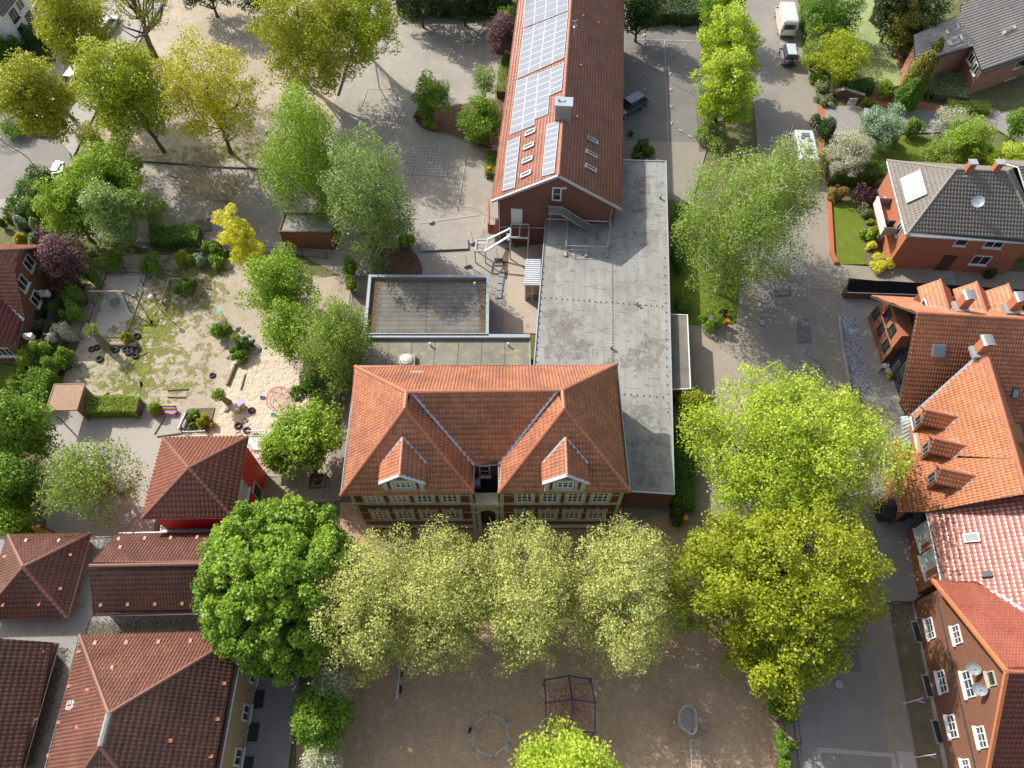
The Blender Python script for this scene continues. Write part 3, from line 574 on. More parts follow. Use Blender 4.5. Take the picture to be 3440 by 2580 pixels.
# entrance porch between the wings
m=MB(); pz=6.15; ya=yf-.15; m.box(((xi0+xi1)/2,ya+.35,pz-.1),(xi1-xi0+.5,.95,.22)); m.box(((xi0+xi1)/2,ya+.2,pz-.35),(xi1-xi0+.2,.65,.2))
cx=(xi0+xi1)/2; hw=(xi1-xi0)/2
for s in(-1,1): m.box((cx+s*(hw-.18),ya+.25,2.9),(.5,.5,5.8)); m.box((cx+s*(hw-.18),ya+.2,4.35),(.6,.6,.2))
n=12; pts=[(math.cos(math.pi*i/n)*(hw-.42),math.sin(math.pi*i/n)*.75+3.9) for i in range(n+1)]
for (a,b),(c,d) in zip(pts,pts[1:]): m.add([(cx+a,ya,b),(cx+c,ya,d),(cx+c,ya,5.65),(cx+a,ya,5.65),(cx+a,ya+.5,b),(cx+c,ya+.5,d),(cx+c,ya+.5,5.65),(cx+a,ya+.5,5.65)],[(0,1,2,3),(0,4,5,1),(4,7,6,5)])
m.build('entrance_porch',M['cream'],sch)
m=MB(); m.box((cx,yf+.6,1.4),(hw*2-.9,.12,2.8)); m.build('door',plain('dark_door',(.03,.02,.015),.4),sch)
m=MB(); m.box((cx,(yf+yn)/2+.3,4.9),(xi1-xi0,yn-yf-.7,.15)); m.build('porch_roof',plain('dark_felt',(.02,.02,.022),.9),sch)
window(sch,(cx-.2,yn,6.8),(0,-1),.8,1.9,1,2)
m=MB(); m.tube((xi0+.12,yf-.12,zE-.1),(xi0+.12,yf-.12,.1),.06); m.tube((xi1-.12,yf-.12,zE-.1),(xi1-.12,yf-.12,.1),.06); m.build('downpipe',M['dark'],sch)
# dormers in the two front hips
def dormer(xc,kx,tl,sk):
    zp=11.3; yd=yf-.02; w=1.42; ze=10.05
    m=MB(); m.add([(xc-w,yd,8.3),(xc+w,yd,8.3),(xc+w,yd,ze),(xc,yd,zp-.12),(xc-w,yd,ze)],[(0,1,2,3,4)])
    for s in(-1,1): m.add([(xc+s*w,yd,8.3),(xc+s*w,yd+2.2,8.3),(xc+s*w,yd+2.2,ze),(xc+s*w,yd,ze)],[(0,1,2,3) if s>0 else (3,2,1,0)])
    o=m.build('dormer',BR['school'],sch)
    q=MB()
    for s in(-1,1): q.box((xc+s*(w-.14),yd-.05,9.2),(.32,.12,1.75)); q.box((xc+s*.78,yd-.05,9.4),(.24,.1,1.5))
    q.box((xc,yd-.07,8.5),(2*w+.1,.16,.18)); q.box((xc,yd-.05,10.2),(1.8,.1,.2)); q.box((xc,yd-.09,8.82),(1.7,.2,.12)); q.build('dormer_trim',M['cream'],o)
    window(o,(xc,yd,9.45),(0,-1),1.2,1.05,3,2,sill=False,fw=.08)
    a=W(xc,yd-.16,zp);b=W(xc,24.0,zp); ov=.2
    def ep(s): return W(xc+s*(w+ov),yd-.16,ze-.12),W(xc+s*(w+ov),0,ze-.12)
    yl=yf-OV+ (ze-.12-8.3)/(4.4/4.62)+.05; yr=yf-OV+(zp-8.3)/(4.4/4.62)
    b.y=yr; L0,_=ep(-1); R0,_=ep(1); L1=W(L0.x,yl,L0.z); R1=W(R0.x,yl,R0.z)
    V,Fc,A=tile_faces([[L0,a,b,L1],[R0,R1,b,a]],.27,.38,.08,.07); npmesh('dormer_roof',V,Fc,4,TM['orange'],sch,A)
    slab([[L0,a,b,L1],[R0,R1,b,a]],.12).build('dormer_deck',M['white'],sch); ridgecap([(a,b)],.11).build('dormer_ridge',ridge_o,sch)
    f=MB()
    for e in(L0,R0): f.bar(e+W(0,-.0,.05),a+W(0,-.0,.07),.24,.12)
    f.build('dormer_verge',M['zinc'],sch)
    f=MB()
    for p,q2 in((L1,b),(R1,b)): f.bar(p+W(0,0,.08),q2+W(0,0,.08),.16,.06)
    for e in(L0,R0): f.bar(e+W(0,.1,0),W(e.x,yl,e.z),.1,.08)
    f.build('dormer_flashing',M['zinc'],sch)
dormer(-7.72,0,0,0); dormer(3.78,0,0,0)
skylight(sch,[('f',998,748,9.6),('f',1085,748,9.6),('f',1080,783,8.95),('f',990,783,8.95)])
vents(sch,[('f',1670,815,9.6),('f',852,940,10.9)],ridge_o)
ac=MB(); q=P('f',1435,1475,6.2); ac.box(q,(.45,.5,.9)); ac.build('vent_box',M['steel'],sch)
# ---- long flat bitumen roofed hall
def streak(name,c1,c2,c3,c4,sx=1.1,sy=.16,rough=.75):
    m,t,b=nm(name); v=pos(t,sx,sy,1); w=pos(t); col=mixc(t,noise(t,v,1,6,.7,.35,.65),c1,c2); col=mixc(t,noise(t,w,.32,6,.7,.5,.66),col,c3); col=mixc(t,noise(t,w,1.6,6,.8,.56,.66),col,c4)
    g=noise(t,w,9,4,.8,.3,.7); dk=mixc(t,g,(.88,.88,.88),(1.06,1.06,1.06)); mu=N(t,'ShaderNodeMix',data_type='RGBA',blend_type='MULTIPLY'); mu.inputs[0].default_value=1; t.links.new(col,mu.inputs[6]); t.links.new(dk,mu.inputs[7]); t.links.new(mu.outputs[2],b.inputs['Base Color']); b.inputs['Roughness'].default_value=rough; bump(t,b,g,.01); return m
felt=streak('bitumen_felt',(.31,.315,.295),(.235,.238,.225),(.20,.19,.175),(.15,.14,.13))
_old=surf('bitumen_felt_old',(.34,.345,.33),(.26,.265,.255),.22,(.20,.185,.17),.75,(.52,.68),grain=8,bmp=.01,gr=.1,rough=.75)
felt_d=surf('dark_mossy_felt',(.20,.195,.175),(.13,.125,.12),.45,(.20,.165,.12),1.2,(.5,.68),grain=12,bmp=.015,gr=.25,rough=.8)
felt_m=surf('mossy_felt',(.26,.25,.215),(.18,.17,.14),.35,(.34,.30,.12),1.3,(.52,.66),grain=10,bmp=.015,gr=.22,rough=.8)
def flat(name,label,cat,ring,z,top,wall,edge,ew=.18,eh=.12,root=None):
    r=root or thing(name,label,cat,(ring[0][0],ring[0][1],0)); m=MB(); wallpoly(m,ring[::-1] if sum(ring[i][0]*ring[(i+1)%len(ring)][1]-ring[(i+1)%len(ring)][0]*ring[i][1] for i in range(len(ring)))<0 else ring,0,z-.02); m.build('wall',wall,r)
    rr=ring if sum(ring[i][0]*ring[(i+1)%len(ring)][1]-ring[(i+1)%len(ring)][0]*ring[i][1] for i in range(len(ring)))>0 else ring[::-1]
    m=MB(); m.poly([(p[0],p[1],z) for p in rr]); m.build('roof',top,r)
    e=MB()
    for i in range(len(rr)):
        a,b=Vector((*rr[i][:2],z+eh/2-.02)),Vector((*rr[(i+1)%len(rr)][:2],z+eh/2-.02)); d=(b-a).normalized(); e.bar(a-d*ew*.5,b+d*ew*.5-d*ew,ew,eh)
    e.build('roof_edge',edge,r); return r
zF=3.6; h0=P('S',2264,1661,zF); hb_=P('S',2237,543,zF); hc=P('S',2088,539,zF); hd=P('c',868,1425,zF); he=P('c',450,1415,zF)
ring=[(1.62,yb+.03),(xr+.03,yb+.03),(xr+.03,P('S',2118,1648,zF).y),(h0.x,h0.y),(hb_.x,hb_.y),(hc.x,hc.y),(hd.x+.02,hd.y-.05),(he.x,he.y-.05)]
hall=flat('sports_hall','long flat grey bitumen roof running between the gabled classroom block and the old school','hall',ring,zF,felt,BR['red'],M['galv'],.1,.12)
# felt seams and their rows of little clamps
def fadem(name,c1,c2,lo,hi,s=.8):
    m,t,b=nm(name); v=pos(t); t.links.new(mixc(t,noise(t,v,3,5),c1,c2),b.inputs['Base Color']); b.inputs['Roughness'].default_value=.85; tr=N(t,'ShaderNodeBsdfTransparent'); mx=N(t,'ShaderNodeMixShader'); t.links.new(noise(t,v,s,7,.8,lo,hi),mx.inputs[0]); t.links.new(tr.outputs[0],mx.inputs[1]); t.links.new(b.outputs[0],mx.inputs[2]); t.links.new(mx.outputs[0],t.nodes['Material Output'].inputs['Surface']); return m
seam=MB(); ux=(hb_-h0); uy=ux.normalized(); left0=W(1.62,yb+.1,zF); lv_=he-left0
dirv=W(uy.x,uy.y,0); side=W(dirv.y,-dirv.x,0)
L0_=he.copy(); Lr=W(h0.x,h0.y,zF)
def onroof(p):
    xx,yy=p.x,p.y; n=len(ring); c=False
    for i in range(n):
        (x1,y1),(x2,y2)=ring[i][:2],ring[(i+1)%n][:2]
        if (y1>yy)!=(y2>yy) and xx<(x2-x1)*(yy-y1)/(y2-y1)+x1: c=not c
    return c
for k in range(1,14):
    off=.98*k; y=18.0; run=None; p0=Lr-side*off; s=0; segs=[]; 
    while s<48:
        p=p0+dirv*s; inside=onroof(p)
        if inside and run is None: run=p.copy()
        if (not inside or s>47.2) and run is not None: segs.append((run,p)); run=None
        s+=.4
    for a,b in segs: seam.bar(a+W(0,0,.006),b+W(0,0,.006),.03,.012)
def ragged(pts,a=.35,n=9):
    o=[]
    for p,q in zip(pts,pts[1:]+pts[:1]):
        for i in range(n): c=p.lerp(q,i/n); o.append(W(c.x+rnd.uniform(-a,a),c.y+rnd.uniform(-a,a)*1.6,c.z))
    return o
gr_=fadem('dark_roof_overlay',(.10,.095,.088),(.14,.132,.12),.46,.85,1.1); mq=MB(); mq.poly(ragged([W(p.x,p.y,zF+.022) for p in (P('g',1000,1060,zF),P('g',1035,1480,zF),P('g',1245,1490,zF),P('g',1215,1080,zF),P('g',1110,990,zF))],.3)); mq.build('roof_dark_patch',gr_,hall)  # darker noise-broken sheet over the lower roof strip beside the school
gr2=fadem('roof_edge_grime',(.13,.12,.105),(.18,.165,.15),.54,.78,.9); mq=MB(); mq.poly(ragged([W(p.x,p.y,zF+.026) for p in (P('g',430,400,zF),P('g',415,680,zF),P('g',1210,860,zF),P('g',1200,400,zF),P('g',820,440,zF))],.3)); mq.build('roof_dark_patch',gr2,hall)
mq=MB(); mq.poly([W(p.x,p.y,zF+.026) for p in (P('c',960,1060,zF),P('s',600,150,zF),P('s',560,420,zF),P('s',1800,520,zF),P('s',2000,300,zF),P('c',1215,1060,zF))]); mq.build('roof_dark_patch',gr2,hall)
for k in range(14):
    s=rnd.uniform(0,3)
    while s<46:
        a=Lr-side*(.98*k+.03)+dirv*s; b=a-side*.92
        if onroof(a) and onroof(b): seam.bar(a+W(0,0,.008),b+W(0,0,.008),.04,.014)
        s+=rnd.choice((1.6,2.4,3.5,5.2,7))
seam.build('felt_seam',surf('felt_seam_bitumen',(.19,.19,.18),(.28,.28,.27),1.2,grain=12),hall)
for i in range(16):
    q=None
    while q is None or not onroof(q): q=W(rnd.uniform(1.5,14),rnd.uniform(17,55),zF)
st=fadem('ponding_stain',(.19,.17,.155),(.26,.235,.22),.44,.64,1.5)
zs=zF+.004
for (t,x,y,rx,ry) in [('g',560,560,110,130),('g',690,600,45,90),('g',1010,680,70,80),('g',1130,620,70,110),('g',600,430,70,60),('c',1080,1200,55,60),('c',1040,1330,40,60),('g',480,380,50,40),('g',1050,990,60,70)]:
    n=28; ph=rng.uniform(0,6,4); pts=[]
    for i in range(n):
        a=2*math.pi*i/n; k=1+.2*math.sin(3*a+ph[0])+.15*math.sin(7*a+ph[1])+.1*math.sin(11*a+ph[2]); p=P(t,x+rx*k*math.cos(a),y+ry*k*math.sin(a),zF); p.z=zs; pts.append(p)
    sm_=MB(); sm_.poly(pts[::-1]); zs+=.0012; sm_.build('roof_dark_patch',st,hall)
cps=[('g',883+2*i/33,60+640*i/33) for i in range(34)]+[('g',1222+20*i/17,10+1000*i/17) for i in range(18)]+[('g',438-50*i/15,65+620*i/15) for i in range(16)]+[('g',445+760*i/21,270+55*i/21) for i in range(22)]+[('g',960+250*i/6,893+22*i/6) for i in range(7)]
cl=MB(); q0=P(*cps[0],zF+.05); cl.ball(q0,.06,6); c0=cl.build('roof_clamp',M['dark'],hall,uv=False)
for p in cps[1:]: c=c0.copy(); C.objects.link(c); c.parent=hall; c.location=P(*p,zF+.05)-q0
for t,x,y in(('g',875,600),('c',1190,1285),('g',1040,318),('s',1645,320)):
    q=P(t,x,y,zF); m=MB(); m.tube(q,q+W(0,0,.4),.1,.1,8); m.ball(q+W(0,0,.42),.14,8,.6); m.build('vent_pipe',M['steel'],hall)
# ---- low flats west of the hall
zP=3.1; a,b,c,d=P('S',1244,930,zP+.2),P('S',1639,932,zP+.2),P('S',1637,1127,zP+.2),P('S',1226,1127,zP+.2)
r1=flat('flat_roof_annex','small flat roof extension with dark mossy felt and a broad blue grey metal rim','annex',[tuple(v)[:2] for v in(d,c,b,a)],zP,felt_d,BR['red'],plain('grey_blue_rim',(.30,.345,.39),.5,.2),.27,.4)
lit=leafmat('brown_leaf_litter',(.12,.065,.04),(.24,.17,.08),0,.9)
def litter(root,a,b,wd,n,z,sz=.09):
    d=(b-a); u=W(-d.y,d.x,0).normalized(); s=rng.random(n); o=np.abs(rng.normal(size=n))*wd; L=np.array([a.x,a.y,z+.02])+s[:,None]*np.array([d.x,d.y,0])+o[:,None]*np.array(u); V,Fc=leaves(L,sz,2.5); ob=npmesh('leaf_litter',V,Fc,4,lit,root,rng.random(n)); ob['kind']='stuff'
q_=.22; litter(r1,b+W(-q_,-q_,0),a+W(q_,-q_,0),.22,1300,zP); litter(r1,a+W(q_,-q_,0),d+W(q_,q_,0),.35,1800,zP); litter(r1,c+W(-q_,q_,0),b+W(-q_,-q_,0),.28,1400,zP); litter(r1,d+W(q_,q_,0),c+W(-q_,q_,0),.16,900,zP)
for p in[('f',1418,193)]: m=MB(); q=P(*p,zP); m.tube(q,q+W(0,0,.4),.09,.09,8); m.ball(q+W(0,0,.42),.13,8,.6); m.build('vent_pipe',M['white'],r1)
m=MB(); z_=zP+.005
for f in(.49,): p0,p1=a.lerp(b,f),d.lerp(c,f); m.bar(W(p0.x,p0.y-.3,z_),W(p1.x,p1.y+.3,z_),.05,.01)
for f in np.arange(.06,1,.075): p0,p1=a.lerp(d,f),b.lerp(c,f); m.bar(W(p0.x+.3,p0.y,z_),W(p1.x-.3,p1.y,z_),.02,.01)
m.build('felt_seam',M['dark'],r1)
e=P('S',1226,1132,zP); f_=P('S',1795,1128,zP)
r2=flat('flat_roof_link','flat roof strip covered in yellow moss behind the old school','annex',[(1.59,yb+.06),(1.59,e.y-.1),(e.x+.2,e.y-.1),(e.x+.05,yb+.06)],zP,felt_m,BR['red'],M['concrete'],.12,.08)
m=MB(); m.bar(W(e.x,e.y-.12,zP+.2),W(1.6,e.y-.12,zP+.2),.36,.36); m.build('roof_edge',plain('grey_blue_rim',(.30,.345,.39),.5,.2),r2)
m=MB(); q=P('f',978,690,zP); m.box(q+W(0,0,.2),(1.5,1.2,.4)); m.mi=1; m.ball(q+W(0,0,.35),.68,12,.55); m.build('dome_light',[M['concrete'],plain('milky_acrylic',(.62,.58,.52),.35)],r2)
for p in[('f',1130,582),('f',1634,582)]: m=MB(); q=P(*p,zP); m.tube(q,q+W(0,0,.4),.08,.08,8); m.ball(q+W(0,0,.42),.11,8,.6); m.build('vent_pipe',M['white'],r2)
m=MB()
for f in(.13,.27,.41,.55,.69,.83): x=e.x+.3+(1.6-e.x)*f; m.bar(W(x,e.y-.4,z_),W(x-.1,yb+.2,z_),.04,.01)
m.build('felt_seam',M['dark'],r2)
# glazed porch with ribbed metal canopy against the hall
q0,q1,q2,q3=P('t',1150,1270,2.9),P('t',1420,1278,2.9),P('g',412,186,2.7),P('g',312,183,2.7)
r3=thing('entrance_canopy','white ribbed metal canopy over a glazed door porch at the hall','canopy',(q0.x,q3.y,0)); m=MB(); m.add([q0,q1,q2,q3],[(3,2,1,0)]); m.add([q0-W(0,0,.12),q1-W(0,0,.12),q2-W(0,0,.12),q3-W(0,0,.12)],[(0,1,2,3)])
m.bar(q3-W(0,0,.08),q2-W(0,0,.08),.08,.22); m.bar(q0-W(0,0,.06),q3-W(0,0,.06),.06,.16)
for i in range(12): f=(i+.5)/12; m.bar(q0.lerp(q3,f)+W(0,0,.03),q1.lerp(q2,f)+W(0,0,.03),.05,.06)
m.build('roof_sheet',plain('ribbed_white_metal',(.62,.66,.70),.4,.2),r3)
m=MB(); y0=q3.y+.1; x0,x1=q3.x+.12,q2.x-.02
for x in(x0,(x0+x1)/2,x1): m.box((x,y0,1.3),(.1,.1,2.6))
for z in(.06,1.2,2.5): m.box(((x0+x1)/2,y0,z),(x1-x0,.08,.1))
for y in(y0+1.2,): m.box((x0,y,1.3),(.1,.1,2.6))
m.box((x0,y0+.6,2.5),(.08,1.2,.1)); m.build('frame',M['white'],r3); m=MB(); m.box(((x0+x1)/2,y0+.01,1.3),(x1-x0-.1,.03,2.4)); m.build('pane',plain('tinted_glass',(.20,.19,.14),.1,0,.9),r3)
# ---- classroom block with solar panels
zg,zr=6.2,9.95
gl,gr,gt=P('S',1652,676,zg),P('S',2088,702,zg),P('S',1875,594,zr)
mid=(gl+gr)/2; dv=(P('S',1737,5,zg)-gl); dv2=(P('S',2100,20,zg)-gr); L=34.0; dn=((dv.normalized()+dv2.normalized())/2).normalized(); wv=(gr-gl); wv=W(dn.y,-dn.x,0)*wv.length
gl=mid-wv/2; gr=mid+wv/2; gt=W(mid.x,mid.y,zr); gl.z=gr.z=zg; bl,br_,bt=gl+dn*L,gr+dn*L,gt+dn*L
cb=thing('classroom_block','long classroom block with a weathered pink tiled gable roof carrying rows of solar panels','school building',(mid.x,mid.y,0))
roof(cb,[[gl,gt,bt,bl],[gr,br_,bt,gt]],TM['rose'],deckw,ridges=[(gt,bt)],gut=[(gl,bl),(gr,br_)],cap=ridge_o,pu=.24,pv=.36)
wn=wv.normalized(); ins=.55; A1,A2,B2,B1=gl+wn*ins+dn*.35,gr-wn*ins+dn*.35,br_-wn*ins-dn*.35,bl+wn*ins-dn*.35; zw=zg+ins*(zr-zg)/(wv.length/2)-.18
m=MB(); wallpoly(m,[(p.x,p.y) for p in(A1,A2,B2,B1)],0,zw)
for u,v,s in((A1,A2,1),(B2,B1,1)): mm_=(u+v)/2; m.add([W(u.x,u.y,zw),W(v.x,v.y,zw),W(mm_.x,mm_.y,zr-.2)],[(0,1,2)])
m.build('wall',BR['red'],cb)
m=MB()
for e in(gl,gr): m.bar(e+W(0,0,-.06),gt+W(0,0,-.06),.16,.24)
m.build('verge_board',M['zinc'],cb)
fn=-dn
def wallpt(t,x,y,off=0.0): # point on the gable wall seen at this pixel
    a=P(t,x,y,0); o=W(0,0,CAMH); d=(a-o); k=((A1-o).dot(dn)-off)/d.dot(dn); return o+d*k
p=wallpt('c',262,1398); q=wallpt('c',262,1352); m=MB(); w0=wallpt('c',228,1400); w1=wallpt('c',300,1400); m.obox(p+fn*.04,wn*(w1-w0).length/2,fn*.04,W(0,0,abs(q.z-p.z))); m.build('door',M['white'],cb)
p=wallpt('c',522,1256); w0=wallpt('c',492,1256); w1=wallpt('c',553,1256); zt=wallpt('c',522,1212).z; zb=wallpt('c',522,1298).z
window(cb,(p.x,p.y,(zt+zb)/2),(fn.x,fn.y),(w1-w0).length,zt-zb,1,2,fw=.12,sill=False)
m=MB(); q=wallpt('c',572,1212); m.obox(q+fn*.1,wn*.2,fn*.1,W(0,0,.06)); m.build('wall_lamp',M['white'],cb)
m=MB(); a=wallpt('c',155,1468,.05); b=wallpt('c',440,1475,.05); m.tube(a+fn*.05,b+fn*.05,.05); q=wallpt('c',152,1312); m.tube(W(q.x,q.y,zg-.3)+fn*.08-wn*.05,W(q.x,q.y,.1)+fn*.08-wn*.05,.055)
q=wallpt('c',878,1350); m.tube(W(q.x,q.y,zg-.3)+fn*.08,W(q.x,q.y,zF)+fn*.08,.055); a=wallpt('c',455,1414); b=wallpt('c',862,1432); m.tube(a+fn*.08,b+fn*.08,.07); m.build('downpipe',M['galv'],cb)
# slope helper: s along the ridge from the south gable (m), u distance from the ridge down the slope (m)
SLn=math.hypot(wv.length/2,zr-zg); dnL=(gl-gt).normalized(); dnR=(gr-gt).normalized(); nL=dn.cross(dnL); nL=nL if nL.z>0 else -nL; nR=dn.cross(dnR); nR=nR if nR.z>0 else -nR
def onslope(t,x,y,left=True):
    n_=nL if left else nR; o=W(0,0,CAMH); d=P(t,x,y,0)-o; k=(gt+n_*.1-o).dot(n_)/d.dot(n_); return o+d*k
panel_m,t_,b_=nm('solar_cells'); b_.inputs['Base Color'].default_value=(.055,.075,.13,1); b_.inputs['Roughness'].default_value=.3; b_.inputs['Specular IOR Level'].default_value=.5; b_.inputs['Coat Weight'].default_value=.35; b_.inputs['Coat Roughness'].default_value=.12
uvn=N(t_,'ShaderNodeUVMap'); bk=N(t_,'ShaderNodeTexBrick'); bk.inputs['Scale'].default_value=1; bk.inputs['Brick Width'].default_value=.16; bk.inputs['Row Height'].default_value=.16; bk.inputs['Mortar Size'].default_value=.008; bk.offset=0
bk.inputs['Color1'].default_value=(.115,.14,.20,1); bk.inputs['Color2'].default_value=(.10,.125,.185,1); bk.inputs['Mortar'].default_value=(.20,.23,.28,1); t_.links.new(uvn.outputs[0],bk.inputs[0]); t_.links.new(bk.outputs[0],b_.inputs['Base Color'])
alu=plain('aluminium_frame',(.50,.50,.50),.5,.1)
def panels(pts,nc,nr):      # pts: four roof corners (tl,tr,br,bl) as pixels; nc columns down the slope, nr along the ridge
    c=[onslope(*p) for p in pts]
    for i in range(nc):
        for j in range(nr):
            def at(u,v): return c[0].lerp(c[1],u).lerp(c[3].lerp(c[2],u),v)
            g=.012; q=[at((i+g)/nc,(j+g)/nr),at((i+1-g)/nc,(j+g)/nr),at((i+1-g)/nc,(j+1-g)/nr),at((i+g)/nc,(j+1-g)/nr)]; cc=sum(q,Vector())/4; ax=(q[1]-q[0])/2; ay=(q[3]-q[0])/2
            f=MB(); f.obox(cc+nL*.06,ax,ay,nL*.035); o=f.build('solar_panel',alu,cb); h=MB(); k=1-.04/ax.length; k2=1-.04/ay.length; h.obox(cc+nL*.085,ax*k,ay*k2,nL*.014); h.build('cells',panel_m,o)
panels([('c',322,-40),('c',602,-150),('c',598,72),('c',306,186)],4,5)
panels([('c',308,195),('c',598,80),('c',572,378),('c',265,516)],4,8)
panels([('c',262,528),('c',405,478),('c',380,812),('c',218,877)],2,8)
panels([('c',405,478),('c',488,446),('c',467,742),('c',382,776)],1,7)
panels([('c',490,444),('c',571,410),('c',555,588),('c',476,625)],1,5)
panels([('c',205,918),('c',288,886),('c',252,1218),('c',172,1243)],1,9)
panels([('c',458,812),('c',541,786),('c',508,1124),('c',427,1147)],1,9)
def sky2(pts,left=True):
    p=[onslope(*q,left) for q in pts]; c=sum(p,Vector())/4; ax=((p[1]-p[0])+(p[2]-p[3]))/4; ay=((p[3]-p[0])+(p[2]-p[1]))/4; n=nL if left else nR; ux,uy=ax.normalized(),ay.normalized(); m=MB(); fw=.13
    for s in(-1,1): m.obox(c+ax*s-ux*fw/2*s+n*.03,ux*fw/2,ay,n*.12); m.obox(c+ay*s-uy*fw/2*s+n*.03,ax-ux*fw,uy*fw/2,n*.12)
    o=m.build('skylight',M['steel'],cb); g=MB(); g.obox(c+n*.06,ax-ux*fw,ay-uy*fw,n*.02); g.build('pane',M['glass_blue'],o)
for x,y in((352,860),(343,950),(334,1039),(325,1131)): sky2([('c',x-33,y+2),('c',x+35,y-28),('c',x+33,y-2),('c',x-36,y+30)])
for x,y in((750,912),(745,1001),(740,1093)): sky2([('c',x-34,y-32),('c',x+36,y+6),('c',x+34,y+33),('c',x-36,y-8)],False)
q=onslope('c',573,740); m=MB(); m.box(gt+dn*((q-gt).dot(dn))+W(0,0,.45),(1.5,1.25,2.2),math.atan2(dn.y,dn.x)-math.pi/2); ch=m.build('chimney',M['concrete'],cb)
m=MB(); m.mi=0; top=gt+dn*((q-gt).dot(dn)); m.box(top+W(0,0,1.62),(1.75,1.3,.14),math.atan2(dn.y,dn.x)-math.pi/2); m.box(top+W(0,.1,1.72),(.3,.3,.1)); m.tube(top+W(-.5,.1,1.65),top+W(-.5,.1,1.95),.14,.12,8); m.build('chimney_cap',M['zinc'],ch)
m=MB(); q=onslope('c',634,240,False); m.tube(q,q+W(0,0,1.7),.04); m.bar(q+W(-.3,.3,1.6),q+W(.3,.5,1.6),.05,.05); m.bar(q+W(-.3,0,1.3),q+W(.3,0,1.3),.05,.05); m.ball(q+W(0,0,1.1),.16,8,.5); m.build('antenna',M['galv'],cb)
for x,y in((693,112),(793,158),(677,434),(652,766)): q=onslope('c',x,y,False); m=MB(); m.tube(q,q+W(0,0,.28),.12,.1,8); m.build('roof_vent',ridge_o,cb)
# balcony niche beside the block
m=MB(); a=P('c',118,1480,1.3); m.box(a+W(.15,.2,-.4),(1.5,1.2,.16)); 
for dx in(-.6,.6): m.box(a+W(dx,1.5,.2),(.16,3.4,1.5))
m.build('side_stair_wall',BR['bright'],cb)
# fire stairs on the gable
def railing(m,a,b,h=1.0,n=12,r=.022):
    a=Vector(a);b=Vector(b); z=W(0,0,h); m.tube(a+z,b+z,r*1.7,n=5); m.tube(a+W(0,0,.1),b+W(0,0,.1),r*1.3,n=5)
    for i in range(n+1): p=a.lerp(b,i/n); m.tube(p+W(0,0,.02),p+z,r if i%4 else r*1.6,n=4)
o_=.05; a=wallpt('c',465,1335,.1); b=wallpt('c',562,1340,.1); zl_=a.z; 
st1=thing('fire_stair','grey steel stair with railings descending the brick gable to the flat roof','stair',(a.x,a.y,zF)); m=MB(); wd=1.05
b=W(b.x,b.y,zl_); end=P('c',738,1478,zF); end=W(end.x,end.y,zF); en=(end-b); en=W(en.x,en.y,0); 
m.obox((a+b)/2+fn*(wd/2),wn*((b-a).length/2),fn*wd/2,W(0,0,.04)); m.build('landing',M['steel'],st1)
m=MB(); c0=b+fn*.15; c1=W(end.x,end.y,zF)+dn*.25; v=c1-c0
for s in(0,.9): m.bar(c0+fn*s,c1+fn*s*.85,.06,.24)
for i in range(13): p=c0.lerp(c1,(i+.5)/13)+fn*.45; m.obox(p,wn*.13,fn*.43,W(0,0,.02))
m.build('flight',M['steel'],st1)
m=MB(); railing(m,a+fn*wd,b+fn*wd,1.05,12); railing(m,a+fn*.1,a+fn*wd,1.05,4); railing(m,c0+fn*.93,c1+fn*.8,1.05,18); m.build('railing',M['steel'],st1)
m=MB(); 
for p in(a+wn*.3+fn*.9,b+wn*.4+fn*.9): m.tube(W(p.x,p.y,zF),W(p.x,p.y,zl_-.1),.04)
m.build('leg',M['steel'],st1)
# ================= neighbours =================
def plane(p0,p1,p2):
    n=(p1-p0).cross(p2-p0).normalized(); return (p0,n if n.z>0 else -n)
def onp(t,x,y,pl):
    o=W(0,0,CAMH); d=P(t,x,y,0)-o; return o+d*((pl[0]-o).dot(pl[1])/d.dot(pl[1]))
def hipwalls(root,pts,z,mat,ov=.4):
    r=inset([(p[0],p[1]) for p in pts],ov); m=MB(); wallpoly(m,r,0,z-.06); m.build('wall',mat,root); return r
def seg_window(root,ring,i,s,z,w,h,**k):
    a,b=Vector((*ring[i],0)),Vector((*ring[(i+1)%len(ring)],0)); d=(b-a).normalized(); p=a.lerp(b,s); return window(root,(p.x,p.y,z),(d.y,-d.x),w,h,**k)
# ---- red pavilion with pyramid roof
z1,z2=6.2,8.6; c=[P('e',1060,1182,z1),P('e',1608,1172,z1),P('i',1512,37,z1),P('i',922,43,z1)]; ap=P('e',1225,1375,z2)
pv_=thing('kindergarten_pavilion','square pavilion with bright red walls and a reddish brown pyramid roof','pavilion',(ap.x,ap.y,0))
TM['pav']=tilemat('pavilion_pantile',(.27,.105,.07),(.21,.08,.055),.4,.5,dirt=(.19,.08,.06),coat=.2)
roof(pv_,[[c[1],c[0],ap],[c[0],c[3],ap],[c[3],c[2],ap],[c[2],c[1],ap]],TM['pav'],deckw,ridges=[(k,ap) for k in c],gut=[(c[i],c[(i+1)%4]) for i in range(4)],cap=ridge_b,gmat=M['zinc'],pu=.3,pv=.42,rr=.13,amp=.09,lift=.08)
redp=plain('bright_red_render',(.78,.012,.008),.55); rg=hipwalls(pv_,[c[3],c[2],c[1],c[0]],z1,redp,.35)
rg3=[Vector((v.x,v.y,0)) for v in rg]
iE=max(range(4),key=lambda i:(rg3[i]+rg3[(i+1)%4]).x)
seg_window(pv_,rg,iE,.35,4.3,2.2,1.7,cols=1,rows=1,gm=plain('white_roller_shutter',(.55,.55,.54),.5)); seg_window(pv_,rg,iE,.62,1.3,1.1,2.2,cols=1,rows=1,sill=False)
